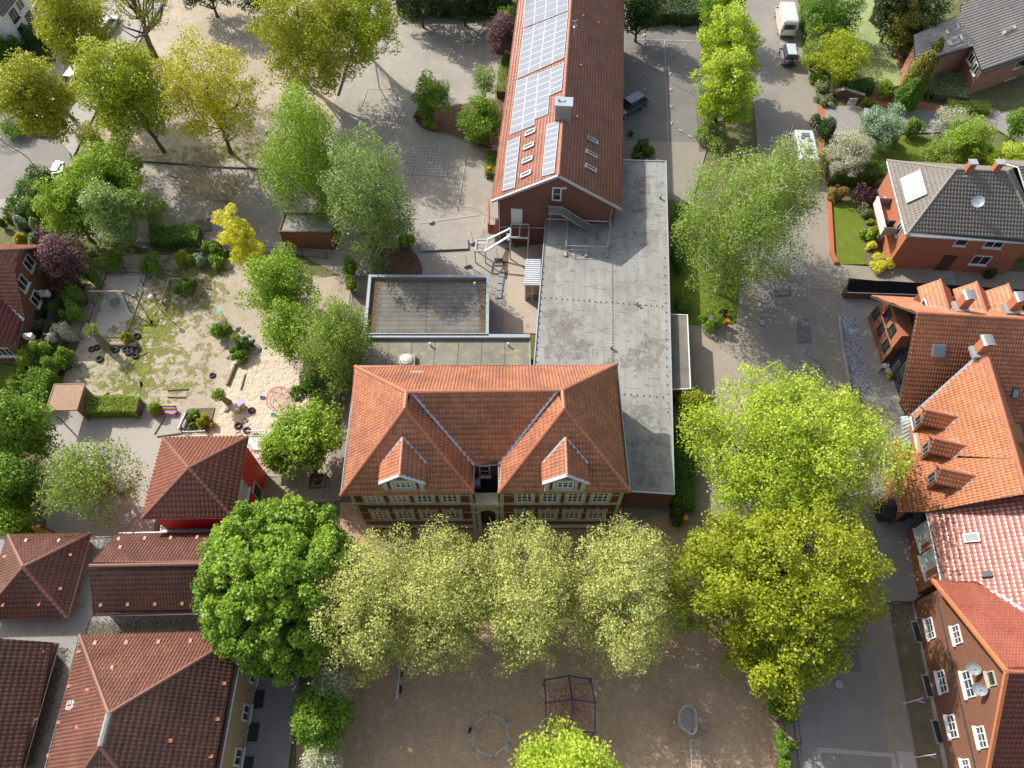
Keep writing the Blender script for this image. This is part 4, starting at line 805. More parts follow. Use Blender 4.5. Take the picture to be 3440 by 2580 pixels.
# outside stair north-east of the pavilion
st=thing('garden_stair','galvanised steel stair and landing behind the red pavilion','stair',tuple(P('r',560,1250,0)))
m=MB(); a=P('r',480,1190,2.2); 
for i in range(7): m.box(P('r',590,1330,1.8-i*.27+.9)+W(.1,.35*i,0),(1.2,.32,.06))
q=P('r',560,1160,2.6); m.box(q,(1.7,1.3,.08)); m.build('steps',M['steel'],st)
m=MB(); railing(m,q+W(-.8,.6,0),q+W(.8,.6,0),1,6); railing(m,q+W(.8,.6,0),q+W(.85,-2.0,0),1,10); railing(m,q+W(-.4,-.6,0),q+W(-.35,-2.6,-.8),1,8)
for dx,dy in((-.8,.6),(.8,.6),(.8,-.6)): m.tube(q+W(dx,dy,0),W(q.x+dx,q.y+dy,0),.05)
m.build('railing',M['galv'],st)
# ---- brown roofs at the lower left
zf=3.2
slabring=[P('i',-160,165,zf),P('i',590,165,zf),P('i',735,160,zf),P('i',1480,120,zf),P('i',1500,790,zf),P('i',1250,2100,zf),P('i',-160,2100,zf)]
flatm=surf('pale_flat_roof',(.31,.30,.28),(.25,.245,.23),.3,(.20,.18,.15),1.0,(.55,.7),grain=12,bmp=.01,gr=.15)
fl=flat('connecting_flat_roof','pale grey flat roof with drifts of gravel filling the gaps between the brown tiled roofs','flat roof',[tuple(v)[:2] for v in slabring],zf,flatm,BR['pink'],M['concrete'],.12,.08)
def drift(t,x0,y0,x1,y1,wd,n,name,mat,z,root,sz=.12):
    a=P(t,x0,y0,z);b=P(t,x1,y1,z); d=(b-a); u=W(-d.y,d.x,0).normalized(); k=n; s=rng.random(k); o=rng.normal(size=k)*.35*wd; o=np.clip(o,-wd,wd); L=np.array(a)+s[:,None]*np.array(d)+o[:,None]*np.array(u)+np.array([0,0,.03]); V,Fc=leaves(L,sz,2.5); ob=npmesh(name,V,Fc,4,mat,root,rng.random(k)); ob['kind']='stuff'
grv=leafmat('gravel_and_moss',(.05,.045,.035),(.24,.21,.16),0,.9)
drift('i',560,770,1380,750,1.0,3800,'gravel',grv,zf,fl,.10); drift('i',400,880,180,1640,.75,4200,'gravel',grv,zf,fl,.10); drift('i',560,200,480,560,.4,1200,'gravel',grv,zf,fl,.08)
def brownroof(nm_,lab,cat,cs,z,faces,ridges,gut,wallm,ov=.35,vl=(),cap=ridge_b,tm=None):
    r=thing(nm_,lab,cat,(sum(p.x for p in cs)/len(cs),sum(p.y for p in cs)/len(cs),0)); roof(r,faces,tm or TM['brown'],deckw,ridges,gut,cap=cap,gmat=M['zinc'],pu=.235,pv=.37,rr=.14)
    rg=hipwalls(r,cs,z,wallm,ov); return r,rg
z1,z2=4.3,6.7; c=[P('i',55,150,z1),P('i',588,140,z1),P('i',435,682,z1),P('i',-130,694,z1)]; ap=P('i',153,357,z2)
r,_=brownroof('pyramid_roof_house','low building with a brown pyramid tile roof at the left edge','building',c,z1,[[c[1],c[0],ap],[c[0],c[3],ap],[c[3],c[2],ap],[c[2],c[1],ap]],[(k,ap) for k in c],[(c[i],c[(i+1)%4]) for i in range(4)],BR['pink'])
TV=[]
def tvents(root,pl,pts):
    for x,y in pts:
        q=onp('i',x,y,pl); m=MB(); n=pl[1]; h=W(n.x,n.y,0); h=h.normalized() if h.length>.01 else W(0,-1,0); m.bar(q-h*.12+W(0,0,.1),q+h*.16+W(0,0,.06),.2,.12); m.build('roof_vent',ventm,root)
tvents(r,plane(c[0],c[1],ap),[(172,190),(385,190)]); tvents(r,plane(c[1],c[2],ap),[(455,280),(390,498)]); tvents(r,plane(c[3],c[2],ap),[(25,600),(258,595)]); tvents(r,plane(c[0],c[3],ap),[(38,292)])
z1,z2=4.6,6.9; g0,g1,g2,g3=P('i',752,137,z1),P('i',1560,118,z1),P('i',1540,655,z1),P('i',604,672,z1); rA,rB=P('i',598,350,z2),P('i',1560,333,z2)
g0.x=(g0.x+rA.x)/2+.0; 
rA=W((g0.x+g3.x)/2,rA.y,z2); 
r,_=brownroof('gabled_wing','low wing with a long brown gable roof north of the large hipped roof','building',[g3,g2,g1,g0],z1,[[g0,rA,rB,g1],[g3,g2,rB,rA]],[(rA,rB)],[(g0,g1),(g3,g2)],BR['pink'])
m=MB(); m.add([g0-W(-.4,0,.2),g3-W(-.4,0,.2),rA-W(-.4,0,.2)],[(0,1,2)]); m.build('gable',M['cream'],r)
tvents(r,plane(g0,g1,rA),[(773,178),(942,175),(1110,172),(1280,168),(782,233)]); tvents(r,plane(g3,g2,rA),[(658,600),(833,596),(1009,594),(1185,590)])
z1,z2=5.8,9.9; c=[P('i',518,800,z1),P('i',1590,776,z1),P('i',1300,2340,z1),P('i',130,2280,z1)]; a1,a2=P('i',708,1308,z2),P('i',652,1520,z2)
# long ridge continues out of the frame below
TM['brown2']=tilemat('brown_pantile_large',(.24,.11,.08),(.18,.08,.06),.38,.5,dirt=(.12,.055,.045),lichen=(.42,.36,.26),lam=(.67,.73),coat=.2)
yl=onp  # alias keeps lines short
r,rgb=brownroof('large_hipped_house','large cream rendered building under a wide dark brown hipped roof at the bottom left corner','building',c,z1,[[c[1],c[0],a1],[c[0],c[3],a2,a1],[c[3],c[2],a2],[c[2],c[1],a1,a2]],[(c[0],a1),(c[1],a1),(a1,a2),(a2,c[3]),(a2,c[2])],[(c[i],c[(i+1)%4]) for i in range(4)],plain('cream_render',(.42,.30,.16),.8),.5,tm=TM['brown2'])
ridgecap([(a1,a2)],.2).build('ridge_cap',M['concrete'],r)
tvents(r,plane(c[0],c[1],a1),[(620,852),(822,850),(1031,846),(1237,840),(1443,833),(730,1012)]); tvents(r,plane(c[1],c[2],a2),[(1492,890),(1452,1112),(1409,1343),(1367,1584),(1103,1482)]); tvents(r,plane(c[0],c[3],a2),[(520,907),(456,1130),(576,1153),(390,1364),(510,1395),(325,1578)])
plw=plane(c[0],c[3],a2); q=[onp('i',*p,plw)+plw[1]*.06 for p in((450,1228),(485,1224),(470,1276),(437,1280))]; m=MB(); m.poly(q); m.bar(q[0],q[1],.1,.1); m.bar(q[1],q[2],.1,.1); m.bar(q[2],q[3],.1,.1); m.bar(q[3],q[0],.1,.1); m.build('skylight',M['white'],r)
iE=max(range(4),key=lambda i:(rgb[i]+rgb[(i+1)%4]).x); A_,B_=rgb[iE],rgb[(iE+1)%4]
wpl=(W(A_.x,A_.y,0),W(B_.y-A_.y,-(B_.x-A_.x),0).normalized())
def onw(t,x,y): o=W(0,0,CAMH); d=P(t,x,y,0)-o; return o+d*((wpl[0]-o).dot(wpl[1])/d.dot(wpl[1]))
m=MB(); nn=wpl[1]; nn=nn if nn.x>0 else -nn
for x,y in((545,850),(430,1500),(655,300)): 
    q=onw('x',x,y); window(r,q,(nn.x,nn.y),1.15,1.45,2,1,fw=.12)
for x,y in((585,545),(488,1170)): q=onw('x',x,y); m=MB(); m.ball(q+nn*.1,.13,8); m.build('wall_lamp',M['concrete'],r)
m=MB(); a=W(A_.x,A_.y,.45)+nn*.06; b=W(B_.x,B_.y,.45)+nn*.06; m.bar(a,b,.08,.9); m.build('plinth',M['concrete'],r)
for i in range(4):
    q=W(A_.x,A_.y,0).lerp(W(B_.x,B_.y,0),.25+.17*i)+nn*.45; m=MB(); m.box(q+W(0,0,.15),(.7,1.2,.3)); m.build('light_well',M['dark'],r)
z1=4.6; q0,q1,q2,q3=P('i',-420,800,8.2),P('i',380,850,z1),P('i',145,1660,z1),P('i',55,2000,z1); q4=P('i',-640,2000,8.2); 
q2=q1.lerp(q3,.7)
r=thing('left_edge_house','building with a dark brown tiled slope cut off by the left edge of the picture','building',(q1.x-2,q1.y-6,0)); roof(r,[[q1,q0,q4,q3]],TM['brown'],deckw,ridges=[(q0,q4)],gut=[(q1,q3)],cap=ridge_b,gmat=M['zinc'],pu=.26,pv=.37)
pl=plane(q0,q1,q3); tvents(r,pl,[(274,910),(185,1193),(97,1465)]); m=MB(); wallpoly(m,[(q0.x,q0.y-.4),(q4.x,q4.y+.4),(q3.x-.75,q3.y+.4),(q1.x-.75,q1.y-.4)],0,[7.9,7.9,4.5,4.5]); m.build('wall',BR['brown'],r)
zq=3.0; fr=flat('side_annex','narrow grey flat roof in front of the red pavilion','annex',[tuple(P('i',x,y,zq))[:2] for x,y in((1040,122),(1500,112),(1500,40),(1055,42))],zq,flatm,redp,M['steel'],.07,.06)
# ---- white house, top left
z1,z2=6.0,9.0; e0,e1=P('n',40,240,z1),P('n',330,-128,z1); d=(e1-e0); d.z=0; d.normalize(); p_=W(-d.y,d.x,0); e2,e3=e1+p_*9,e0+p_*9; rA,rB=(e0+e3)/2+W(0,0,z2-z1),(e1+e2)/2+W(0,0,z2-z1)
r=thing('white_house','white rendered house with a dark roof at the top left corner','house',(e0.x,e0.y,0)); roof(r,[[e0,e1,rB,rA],[e3,rA,rB,e2]],TM['grey'],M['white'],ridges=[(rA,rB)],gut=[(e0,e1)],cap=ridge_g); rg=hipwalls(r,[e0,e1,e2,e3],z1,plain('white_render',(.62,.64,.64),.8),.35)
m=MB(); g_=inset([e0,e1,e2,e3],.35); a,b=W(*g_[0],z1-.1),W(*g_[3],z1-.1); m.add([a,b,W((a.x+b.x)/2,(a.y+b.y)/2,z2-.3)],[(0,1,2)]); m.build('gable',plain('white_render',(.62,.64,.64),.8),r)
wpl=(W(*g_[0],0),W(d.y,-d.x,0))
for x,y in((190,210),(410,250),(310,420),(270,60),(520,110)): q=onw('n',x,y); window(r,q,(d.y,-d.x),1.3,1.2,2,1,fm=M['dark'] if y>200 else None,sill=True)
# ---- left brick house
r=thing('left_brick_house','red brick house with reddish half hipped roof on the left edge behind the board fence','house',(-46,42,0))
G=[P('o',502,346,3),P('o',225,382,6.6),P('o',140,573,6.5),P('o',245,1040,3)]; Ym=43.5; kS=(6.5-3)/(G[2].y-G[3].y); kN=(6.6-3)/(G[0].y-G[1].y); Ym=(kS*G[3].y+kN*G[0].y)/(kS+kN); zM=3+kS*(Ym-G[3].y); rd=W(-45.7,Ym,zM); rw=W(-58,Ym,zM)
N0=W(-58,G[0].y,3); S0=W(-58,G[3].y,3)
roof(r,[[G[0],N0,rw,rd,G[1]],[G[1],rd,G[2]],[G[2],rd,rw,S0,G[3]]],TM['rose'],deckw,ridges=[(rd,rw),(rd,G[1]),(rd,G[2])],gut=[(G[0],N0)],cap=ridge_b)
x_=G[0].x-.35; m=MB(); ys=[G[0].y-.3,G[1].y,G[2].y,G[3].y-.0]; m.add([W(x_,ys[0],0),W(x_,ys[3],0),W(x_,ys[3],2.85),W(x_,ys[2],6.3),W(x_,ys[1],6.3),W(x_,ys[0],2.85)],[(5,4,3,2,1,0)]); m.add([W(x_,ys[0],0),W(-58,ys[0],0),W(-58,ys[0],2.8),W(x_,ys[0],2.8)],[(0,1,2,3)]); m.build('wall',BR['brown'],r)
E0,E1=P('o',228,1050,3),P('o',152,1276,3); R0,R1=W(-49.5,E0.y+4.6,7.2),W(-49.5,E1.y-.1,7.2)
roof(r,[[E0,R0,R1,E1]],TM['maroon'],deckw,ridges=[(R0,R1)],valleys=[(E0,R0)],cap=ridge_b)
roof(r,[[R0,R1,W(-55,E1.y,2.6),W(-55,E0.y+4.6,2.6)]],TM['maroon'],deckw,cap=ridge_b)
m=MB(); x1=E0.x-.35; yy=E1.y+.35; m.add([W(x1,E0.y,0),W(x1,yy,0),W(x1,yy,2.9),W(x1,E0.y,2.9)],[(0,3,2,1)]); m.add([W(x1,yy,0),W(-54.5,yy,0),W(-54.5,yy,2.9),W(-49.5,yy,6.9),W(x1,yy,2.9)],[(0,1,2,3,4)]); m.build('wall',BR['brown'],r)
wpl=(W(x_,0,0),W(1,0,0))
for x,y in((265,505),(205,695),(330,840)): q=onw('o',x,y); window(r,q,(1,0),1.25,1.35,2,1)
wpl=(W(x1,0,0),W(1,0,0)); 
wpl=(W(0,yy,0),W(0,1,0)); q=onw('o',35,1330); window(r,q,(0,-1),1.5,1.3,3,1)
for x,y in((418,790),(270,1190)):
    q=P('o',x,y,2.4); a=thing('air_unit','white air unit at the %s of the left brick house'%('upper garden wall' if y<1000 else 'lower garden corner'),'air conditioner',(q.x,q.y,2)); m=MB(); m.box(q,(.75,.4,.6)); m.box(q+W(0,-.2,0),(.7,.04,.5)); m.box(q+W(-.5,0,.35),(.9,.08,.08)); m.build('case',M['white'],a); m=MB(); m.torus(q+W(.0,0,.3),.2,.03,10,5); m.tube(q+W(0,0,.3),q+W(0,0,.33),.06,.06,8); m.build('fan_guard',M['dark'],a)
# ---- grey hipped house on the right
z1,z2=5.3,8.6; c=[P('S',2979,539,z1),P('S',3044,791,z1),P('S',3500,820,z1),P('S',3406,560,z1)]; c[3]=c[0]+(c[2]-c[1]); a1,a2=P('S',3211,569,z2),P('S',3382,580,z2)
r=thing('grey_hipped_house','orange brick house with a grey tiled hipped roof, a flat solar collector and satellite dish','house',(c[1].x,c[1].y,0))
a1.y=(c[0].y+c[1].y)/2+.2; a2.y=a1.y-.3
roof(r,[[c[0],c[1],a1],[c[1],c[2],a2,a1],[c[3],c[0],a1,a2],[c[2],c[3],a2]],TM['grey'],M['white'],ridges=[(c[0],a1),(c[1],a1),(a1,a2),(c[2],a2),(c[3],a2)],gut=[(c[i],c[(i+1)%4]) for i in range(4)],cap=ridge_g,gmat=M['galv'],pu=.3,pv=.38,rr=.13)
rg=hipwalls(r,c,z1,BR['bright'],.5); g3_=[Vector((*v,0)) for v in rg]
iS=min(range(4),key=lambda i:(rg[i]+rg[(i+1)%4]).y); iW=min(range(4),key=lambda i:(rg[i]+rg[(i+1)%4]).x)
def setw(i,rgx):
    global wpl,nn
    a,b=rgx[i],rgx[(i+1)%len(rgx)]; wpl=(W(a.x,a.y,0),W(b.y-a.y,a.x-b.x,0).normalized()); nn=wpl[1]
setw(iS,rg)
for x,y,ww in((1200,1113,1.1),(1595,1138,1.7),(1420,1345,1.7)): q=onw('w',x,y); window(r,q,(nn.x,nn.y),ww,1.25,2 if ww>1.2 else 1,1)
q=onw('w',1040,1330); m=MB(); m.obox(W(q.x,q.y,1.35)+nn*.03,W(-nn.y,nn.x,0)*.6,nn*.04,W(0,0,1.1)); m.build('door',plain('brown_door',(.10,.05,.03),.5),r)
m=MB()
for i in range(3): m.obox(W(q.x,q.y,.1+.14*i*0)+nn*(.9-.0*i)+W(0,0,.09*i),W(-nn.y,nn.x,0)*(1.3-.3*i),nn*(.9-.28*i),W(0,0,.09)); 
m.build('doorstep',M['concrete'],r)
setw(iW,rg)
for x,y,ww,hh in((250,680,1.2,1.2),(215,1010,1.5,1.4),(440,970,1.0,1.3)): q=onw('w',x,y); window(r,q,(nn.x,nn.y),ww,hh,2,1)
q=onw('w',390,800); tt=W(-nn.y,nn.x,0); zf_=2.9; b0=W(q.x,q.y,zf_)
m=MB(); m.obox(b0+nn*.75,tt*2.0,nn*.75,W(0,0,.08)); bo=m.build('balcony',BR['bright'],r)
m=MB()
for k in range(13): m.obox(b0+nn*1.5+tt*(-1.95+.325*k)+W(0,0,.55),tt*.12,nn*.03,W(0,0,.5))
m.obox(b0+nn*1.52+W(0,0,1.08),tt*2.05,nn*.12,W(0,0,.04)); m.build('balustrade',M['white'],bo); m=MB()
for s in(-1,1): m=MB(); m.obox(b0+nn*.75+tt*2.0*s+W(0,0,.5),tt*.03,nn*.75,W(0,0,.5)); m.build('side_screen',M['steel'],bo)

ch=thing('garden_chair','dark folded lounger standing on the balcony of the grey roofed house','chair',tuple(b0+nn*.7+tt*.9)); m=MB(); p=b0+nn*.7+tt*.9+W(0,0,.1); m.obox(p+W(0,0,.35),tt*.35,nn*.3,W(0,0,.05)); m.obox(p+tt*.4+W(0,0,.75),tt*.06,nn*.3,W(0,0,.4)); m.build('seat',M['dark'],ch); m=MB()
for i in(-1,1):
    for j in(-1,1): m.tube(p+tt*.3*i+nn*.25*j+W(0,0,-.02),p+tt*.3*i+nn*.25*j+W(0,0,.35),.03)
m.build('frame',M['steel'],ch)
# solar collector on its west hip
plw=plane(c[0],c[1],a1); q=[onp('w',x,y,plw)+plw[1]*.1 for x,y in((458,383),(700,270),(780,565),(535,672))]; cc=sum(q,Vector())/4; ax=((q[1]-q[0])+(q[2]-q[3]))/4; ay=((q[3]-q[0])+(q[2]-q[1]))/4
m=MB(); m.obox(cc+plw[1]*.1,ax,ay,plw[1]*.08); o=m.build('solar_collector',alu,r); m=MB(); m.obox(cc+plw[1]*.185,ax*.96,ay*.96,plw[1]*.01)
cg=plain('collector_glass',(.55,.58,.66),.28,.85,1); m.build('collector_glass',cg,o)
for x,y in((1270,270),(1605,295)):
    q=P('w',x,y,z2); q.y=a1.y-.1; m=MB(); m.box(q+W(0,0,.25),(.62,.55,1.5)); o=m.build('chimney',BR['bright'],r); m=MB(); m.box(q+W(0,0,1.03),(.75,.68,.1)); m.box(q+W(0,-.1,-.35),(1.0,.9,.22)); m.build('chimney_cap',M['zinc'],o)
pls=plane(c[1],c[2],a2); q=onp('w',1320,735,pls); m=MB(); m.tube(q,q+W(0,0,1.0),.035)
def dish(m,c,n,rad):
    n=Vector(n).normalized(); u=n.orthogonal().normalized(); v=n.cross(u); K_=14; vs=[c-n*rad*.25]
    for j in(.5,1): vs+=[c-n*rad*.25*(1-j*j)+u*(rad*j*math.cos(6.2832*i/K_))+v*(rad*j*math.sin(6.2832*i/K_)) for i in range(K_)]
    fs=[(0,1+i,1+(i+1)%K_) for i in range(K_)]+[(1+i,1+K_+i,1+K_+(i+1)%K_,1+(i+1)%K_) for i in range(K_)]; m.add(vs,fs); m.tube(c-n*rad*.2,c+n*rad*.7-W(0,0,rad*.5),.02)
dish(m,q+W(-.1,-.1,1.15),(-.35,-.55,.65),.55); m.build('satellite_dish',M['galv'],r)
# its neighbour to the east
n0,n1=P('d',1648,1112,5.0),P('d',1648,1160,4.6)
m_=thing('grey_roof_wing','low grey tiled wing joining the hipped house at the right edge','house',(n0.x,n0.y,0)); A_=W(n0.x-.5,n0.y+2,4.6);B_=W(n0.x+12,n0.y+1.4,4.6);Cc_=W(n0.x+12,n0.y-1.6,6.6);D_=W(n0.x-.5,n0.y-1,6.6);E_=W(n0.x+12,n0.y-8,4.2);F_=W(n0.x-.5+1.2,n0.y-7.4,4.2)
roof(m_,[[A_,D_,Cc_,B_],[D_,F_,E_,Cc_]],TM['grey'],M['white'],ridges=[(D_,Cc_)],gut=[(F_,E_)],cap=ridge_g,pu=.28,pv=.36); hipwalls(m_,[A_,F_,E_,B_],4.2,BR['bright'],.4)
# ---- grey brown house, top right
e0,e1=P('m',1330,1020,3.5),P('m',1908,810,3.5); d=(e1-e0).normalized(); up=W(-d.y,d.x,0); 
if up.y<0: up=-up
pl=plane(e0,e1,e0+up*4+W(0,0,.75)); Q=lambda x,y:onp('m',x,y,pl)
r=thing('large_brick_house','large pinkish brick house with an L shaped grey brown roof in the top right corner','house',(e0.x,e0.y,0))
roof(r,[[Q(370,490),Q(400,905),Q(1195,643),Q(1025,190)],[Q(1025,190),Q(1330,1020),Q(2200,704),Q(2200,-120),Q(1250,-60),Q(1030,60)]],TM['greybrown'],M['dark'],amp=.035,lift=.035,gut=[(Q(1330,1020),Q(2200,704)),(Q(400,905),Q(1195,643))],cap=ridge_g,gmat=M['dark'],pu=.3,pv=.36)
w1,w2,w3=P('m',480,1120,0),P('m',930,1062,0),P('m',1070,1450,0); zt=lambda p:(pl[0]-W(p.x,p.y,0)).dot(pl[1])/pl[1].z-.12
ww=[Q(400,905)-d*-.5+up*.5,Q(1195,643)+up*.45+d*.4,Q(1330,1020)+up*.45+d*.4,Q(2200,704)+up*.45,Q(2200,-120),Q(1030,60)+d,Q(1025,190)+d*.5,Q(370,490)+d*.5-up*.3]
m=MB(); wallpoly(m,[(p.x,p.y) for p in ww],0,[zt(p) for p in ww]); m.build('wall',BR['pink'],r)
rgm=[Vector((p.x,p.y)) for p in ww]
wpl=(W(ww[1].x,ww[1].y,0),W(ww[2].y-ww[1].y,ww[1].x-ww[2].x,0).normalized()); nn=wpl[1]; nn=nn if nn.x<0 else -nn
for x,y in((1185,810),(1240,960),(1065,1230)): q=onw('m',x,y); window(r,q,(nn.x,nn.y),1.2,1.15,2,1)
wpl=(W(ww[2].x,ww[2].y,0),-up); nn=-up
for x,y,w_,h_ in((1690,1140,1.8,.9),(1850,880,1.4,1.1),(1500,1440,1.5,1.2)): q=onw('m',x,y); window(r,q,(nn.x,nn.y),w_,h_,2,1)
q=onw('m',1700,1330); m=MB(); m.obox(W(q.x,q.y,2.5)+nn*.8+d*1.5,d*4,nn*.8,W(0,0,.1)); m.build('porch_roof',M['dark'],r)
for pts in(((805,410),(975,335),(1000,410),(820,495)),((845,575),(1020,490),(1050,575),(865,655)),((1600,450),(1765,370),(1785,405),(1615,492))):
    q=[Q(*p) for p in pts]; cc=sum(q,Vector())/4; ax=((q[1]-q[0])+(q[2]-q[3]))/4; ay=((q[3]-q[0])+(q[2]-q[1]))/4; m=MB(); n=pl[1]
    m.obox(cc+n*.12,ax,ay,n*.1); o=m.build('skylight',M['cream'],r); m=MB(); m.obox(cc+n*.23,ax*.62,ay*.75,n*.015); m.build('pane',M['glass_blue'],o)
# ---- the orange roofed inn on the right
r=thing('orange_roofed_house','large brick house with bright orange tiled roofs, dark boarded west gable and rows of dormers','house',(35,36,0))
rA0,rA1=P('h',1042,370,10),P('h',1900,421,10); S0=P('h',928,948,5.0); N0=P('h',747,260,5.0); plA=plane(rA0,rA1,S0); plN=plane(rA0,rA1,N0); QA=lambda x,y:onp('h',x,y,plA)
N1=N0+(rA1-rA0)
S1=QA(990,1035)
SA=[rA0,S0,S1,W(rA1.x,S1.y-.2,0),rA1]; SA[3]=S1+(rA1-rA0)*1.0
plB=plane(P('h',1480,605,10),P('h',1736,1480,10),P('h',1000,1038,5)); QB=lambda x,y:onp('h',x,y,plB)
rb0,rb1=QB(1482,608),QB(1752,1540); nB=plB[1]; dB=(rb1-rb0).normalized(); 
nE=W(-nB.x,-nB.y,nB.z); dbE=W(dB.y,-dB.x,0); plE=(rb0,(nB-2*nB.dot(dbE)*dbE)); QE=lambda x,y:onp('h',x,y,plE)
bm=rb0.lerp(rb1,.78)
roof(r,[[rA0,S0,S1,SA[3],rA1],[rA0,rA1,N1,N0]],TM['orange2'],deckw,ridges=[(rA0,rA1)],gut=[(N0,N1)],cap=ridge_o,pu=.22,pv=.36,rr=.14)
roof(r,[[rb0,QB(1003,1037),QB(1049,1282),bm],[bm,QB(878,1302),QB(926,1662),QB(1100,1660),rb1],[rb0,rb1,QE(1990,1500),QE(1780,1200)]],TM['orange2'],deckw,ridges=[(rb0,rb1)],valleys=[(rb0,QB(1003,1037))],gut=[(QB(1003,1037),QB(1049,1282)),(QB(878,1302),QB(926,1662))],cap=ridge_o,pu=.22,pv=.36,rr=.16,amp=.09)
m=MB(); xg=35.0; yN,yS,yR=N0.y-.5,S1.y+.5,rA0.y; m.add([W(xg,yN,0),W(xg,yS,0),W(xg,yS,4.9),W(xg,yR,9.5),W(xg,yN,4.9)],[(4,3,2,1,0)]); m.add([W(xg,yN,0),W(xg+20,yN-1,0),W(xg+20,yN-1,4.9),W(xg,yN,4.9)],[(0,1,2,3)]); 
boards=brick('dark_boarding',(.05,.05,.055),(.035,.035,.04),(.012,.012,.012),3,.16,rough=.8); m.build('boarded_gable',boards,r)
m=MB(); m.box(((xg+34.3)/2,(41.7+36.5)/2,1.6),(xg-34.3,5.2,3.2)); b1=m.build('brick_bay',BR['brown'],r)
for y in(41.0,39.2,37.4): window(b1,(34.3,y,1.9),(-1,0),.8,1.1,1,1,fm=M['dark'])
m=MB(); m.box(((xg+33.8)/2,(39.8+36.1)/2,4.2),(xg-33.8,3.7,2.0)); b2=m.build('upper_bay',BR['bright'],r)
for y in(39.0,37.4): window(b2,(33.8,y,4.3),(-1,0),.9,1.0,1,1,fm=M['dark'])
for y,z in((37.6,7.6),(36.0,7.0)): window(r,(xg,y,z),(-1,0),.8,.9,1,1)
for y in(34.6,33.2,31.8): window(r,(xg,y,2.6),(-1,0),1.2,3.6,1,2,fm=M['dark'],sill=False)
m=MB(); a=QB(1003,1037); b=QB(1049,1282); c_=QB(880,1305); d_=QB(926,1662)
m.add([W(a.x+.7,a.y,0),W(b.x+.7,b.y,0),W(b.x+.7,b.y,4.8),W(a.x+.7,a.y,4.8)],[(0,3,2,1)]); m.add([W(c_.x+.6,c_.y-.3,0),W(d_.x+.6,d_.y,0),W(d_.x+.6,d_.y,c_.z-.15),W(c_.x+.6,c_.y-.3,c_.z-.15)],[(0,3,2,1)]); m.add([W(c_.x+.6,c_.y-.3,0),W(xg+6,c_.y-.3,0),W(xg+6,c_.y-.3,7.5),W(c_.x+.6,c_.y-.3,c_.z-.2)],[(0,1,2,3)]); m.build('wall',BR['bright'],r)
def gdorm(root,fa,ba,hw,drop,tm,zr=None,pl=None,trim=True,face=None,fm=None):
    """gabled dormer: front and back of its ridge, half width, fall of its little roof"""
    a=Vector(fa);b=Vector(ba); d=(b-a); d.z=0; d.normalize(); s=W(-d.y,d.x,0); L_=a+s*hw-W(0,0,drop);R_=a-s*hw-W(0,0,drop); n=pl[1]
    def back(p): return p+d*((pl[0]-p).dot(n)/d.dot(n))
    Lb,Rb,bb=back(L_),back(R_),back(a); V,Fc,A=tile_faces([[L_,a,bb,Lb],[R_,Rb,bb,a]],.24,.34); npmesh('dormer_roof',V,Fc,4,tm,root,A)
    slab([[L_,a,bb,Lb],[R_,Rb,bb,a]],.1).build('dormer_deck',deckw,root); ridgecap([(a,bb)],.11).build('dormer_ridge',ridge_o,root)
    m=MB(); f=d*.25; w1,w2=L_+f-s*.25,R_+f+s*.25; low=3.2
    def dn_(p): 
        k=(pl[0]-p).dot(n)/n.z; return W(p.x,p.y,p.z+k)
    m.add([dn_(w1),dn_(w2),w2,a+f-W(0,0,.12),w1],[(0,1,2,3,4),(4,3,2,1,0)])
    for w_,e in((w1,-1),(w2,1)): m.add([dn_(w_),w_,back(w_)],[(0,1,2),(2,1,0)])
    o=m.build('dormer',face or BR['bright'],root); c=(w1+w2)/2; zc=(dn_(c).z+c.z)/2; window(o,(c.x,c.y,zc+.1),(-d.x,-d.y),hw*1.0,max(.5,(c.z-dn_(c).z)*.62),2,1,sill=False,fm=fm)
    m=MB()
    for p,q in((Lb,bb),(Rb,bb)): m.bar(p+W(0,0,.09),q+W(0,0,.09),.16,.05)
    m.build('dormer_flashing',M['galv'],root)
for i,(x0,y0,x1,y1) in enumerate(((1190,153,1240,325),(1425,168,1482,345),(1630,182,1692,365))): a=P('h',x0,y0,8.6);b=P('h',x1,y1,8.6); gdorm(r,a,b,1.35,1.15,TM['orange2'],pl=plN)
for x0,y0,x1,y1 in((1098,1000,1308,1046),(1148,1184,1362,1232),(1193,1378,1422,1428)):
    b=QB(x1,y1); a=P('h',x0,y0,b.z); gdorm(r,a,b,.82,.85,TM['orange2'],pl=plB,fm=M['steel'])
for x,y,z in((1380,262,10.5),(1712,275,10.5),(1500,556,11.0)):
    q=P('h',x,y,z); m=MB(); m.box(q-W(0,0,.9),(.75,.75,1.8)); o=m.build('chimney',BR['bright'],r); m=MB(); n_=8
    for i in range(n_):
        a0,a1_=math.pi*(i/n_),math.pi*((i+1)/n_); m.add([(q.x-.5*math.cos(a0),q.y-.5,q.z+.1+.22*math.sin(a0)),(q.x-.5*math.cos(a1_),q.y-.5,q.z+.1+.22*math.sin(a1_)),(q.x-.5*math.cos(a1_),q.y+.5,q.z+.1+.22*math.sin(a1_)),(q.x-.5*math.cos(a0),q.y+.5,q.z+.1+.22*math.sin(a0))],[(0,1,2,3),(3,2,1,0)])
    m.build('chimney_cap',plain('bright_sheet',(.60,.62,.64),.35,.5),o); m=MB(); m.box(q-W(.1,.15,1.25),(1.1,1.05,.3)); m.build('chimney_flashing',M['galv'],o)
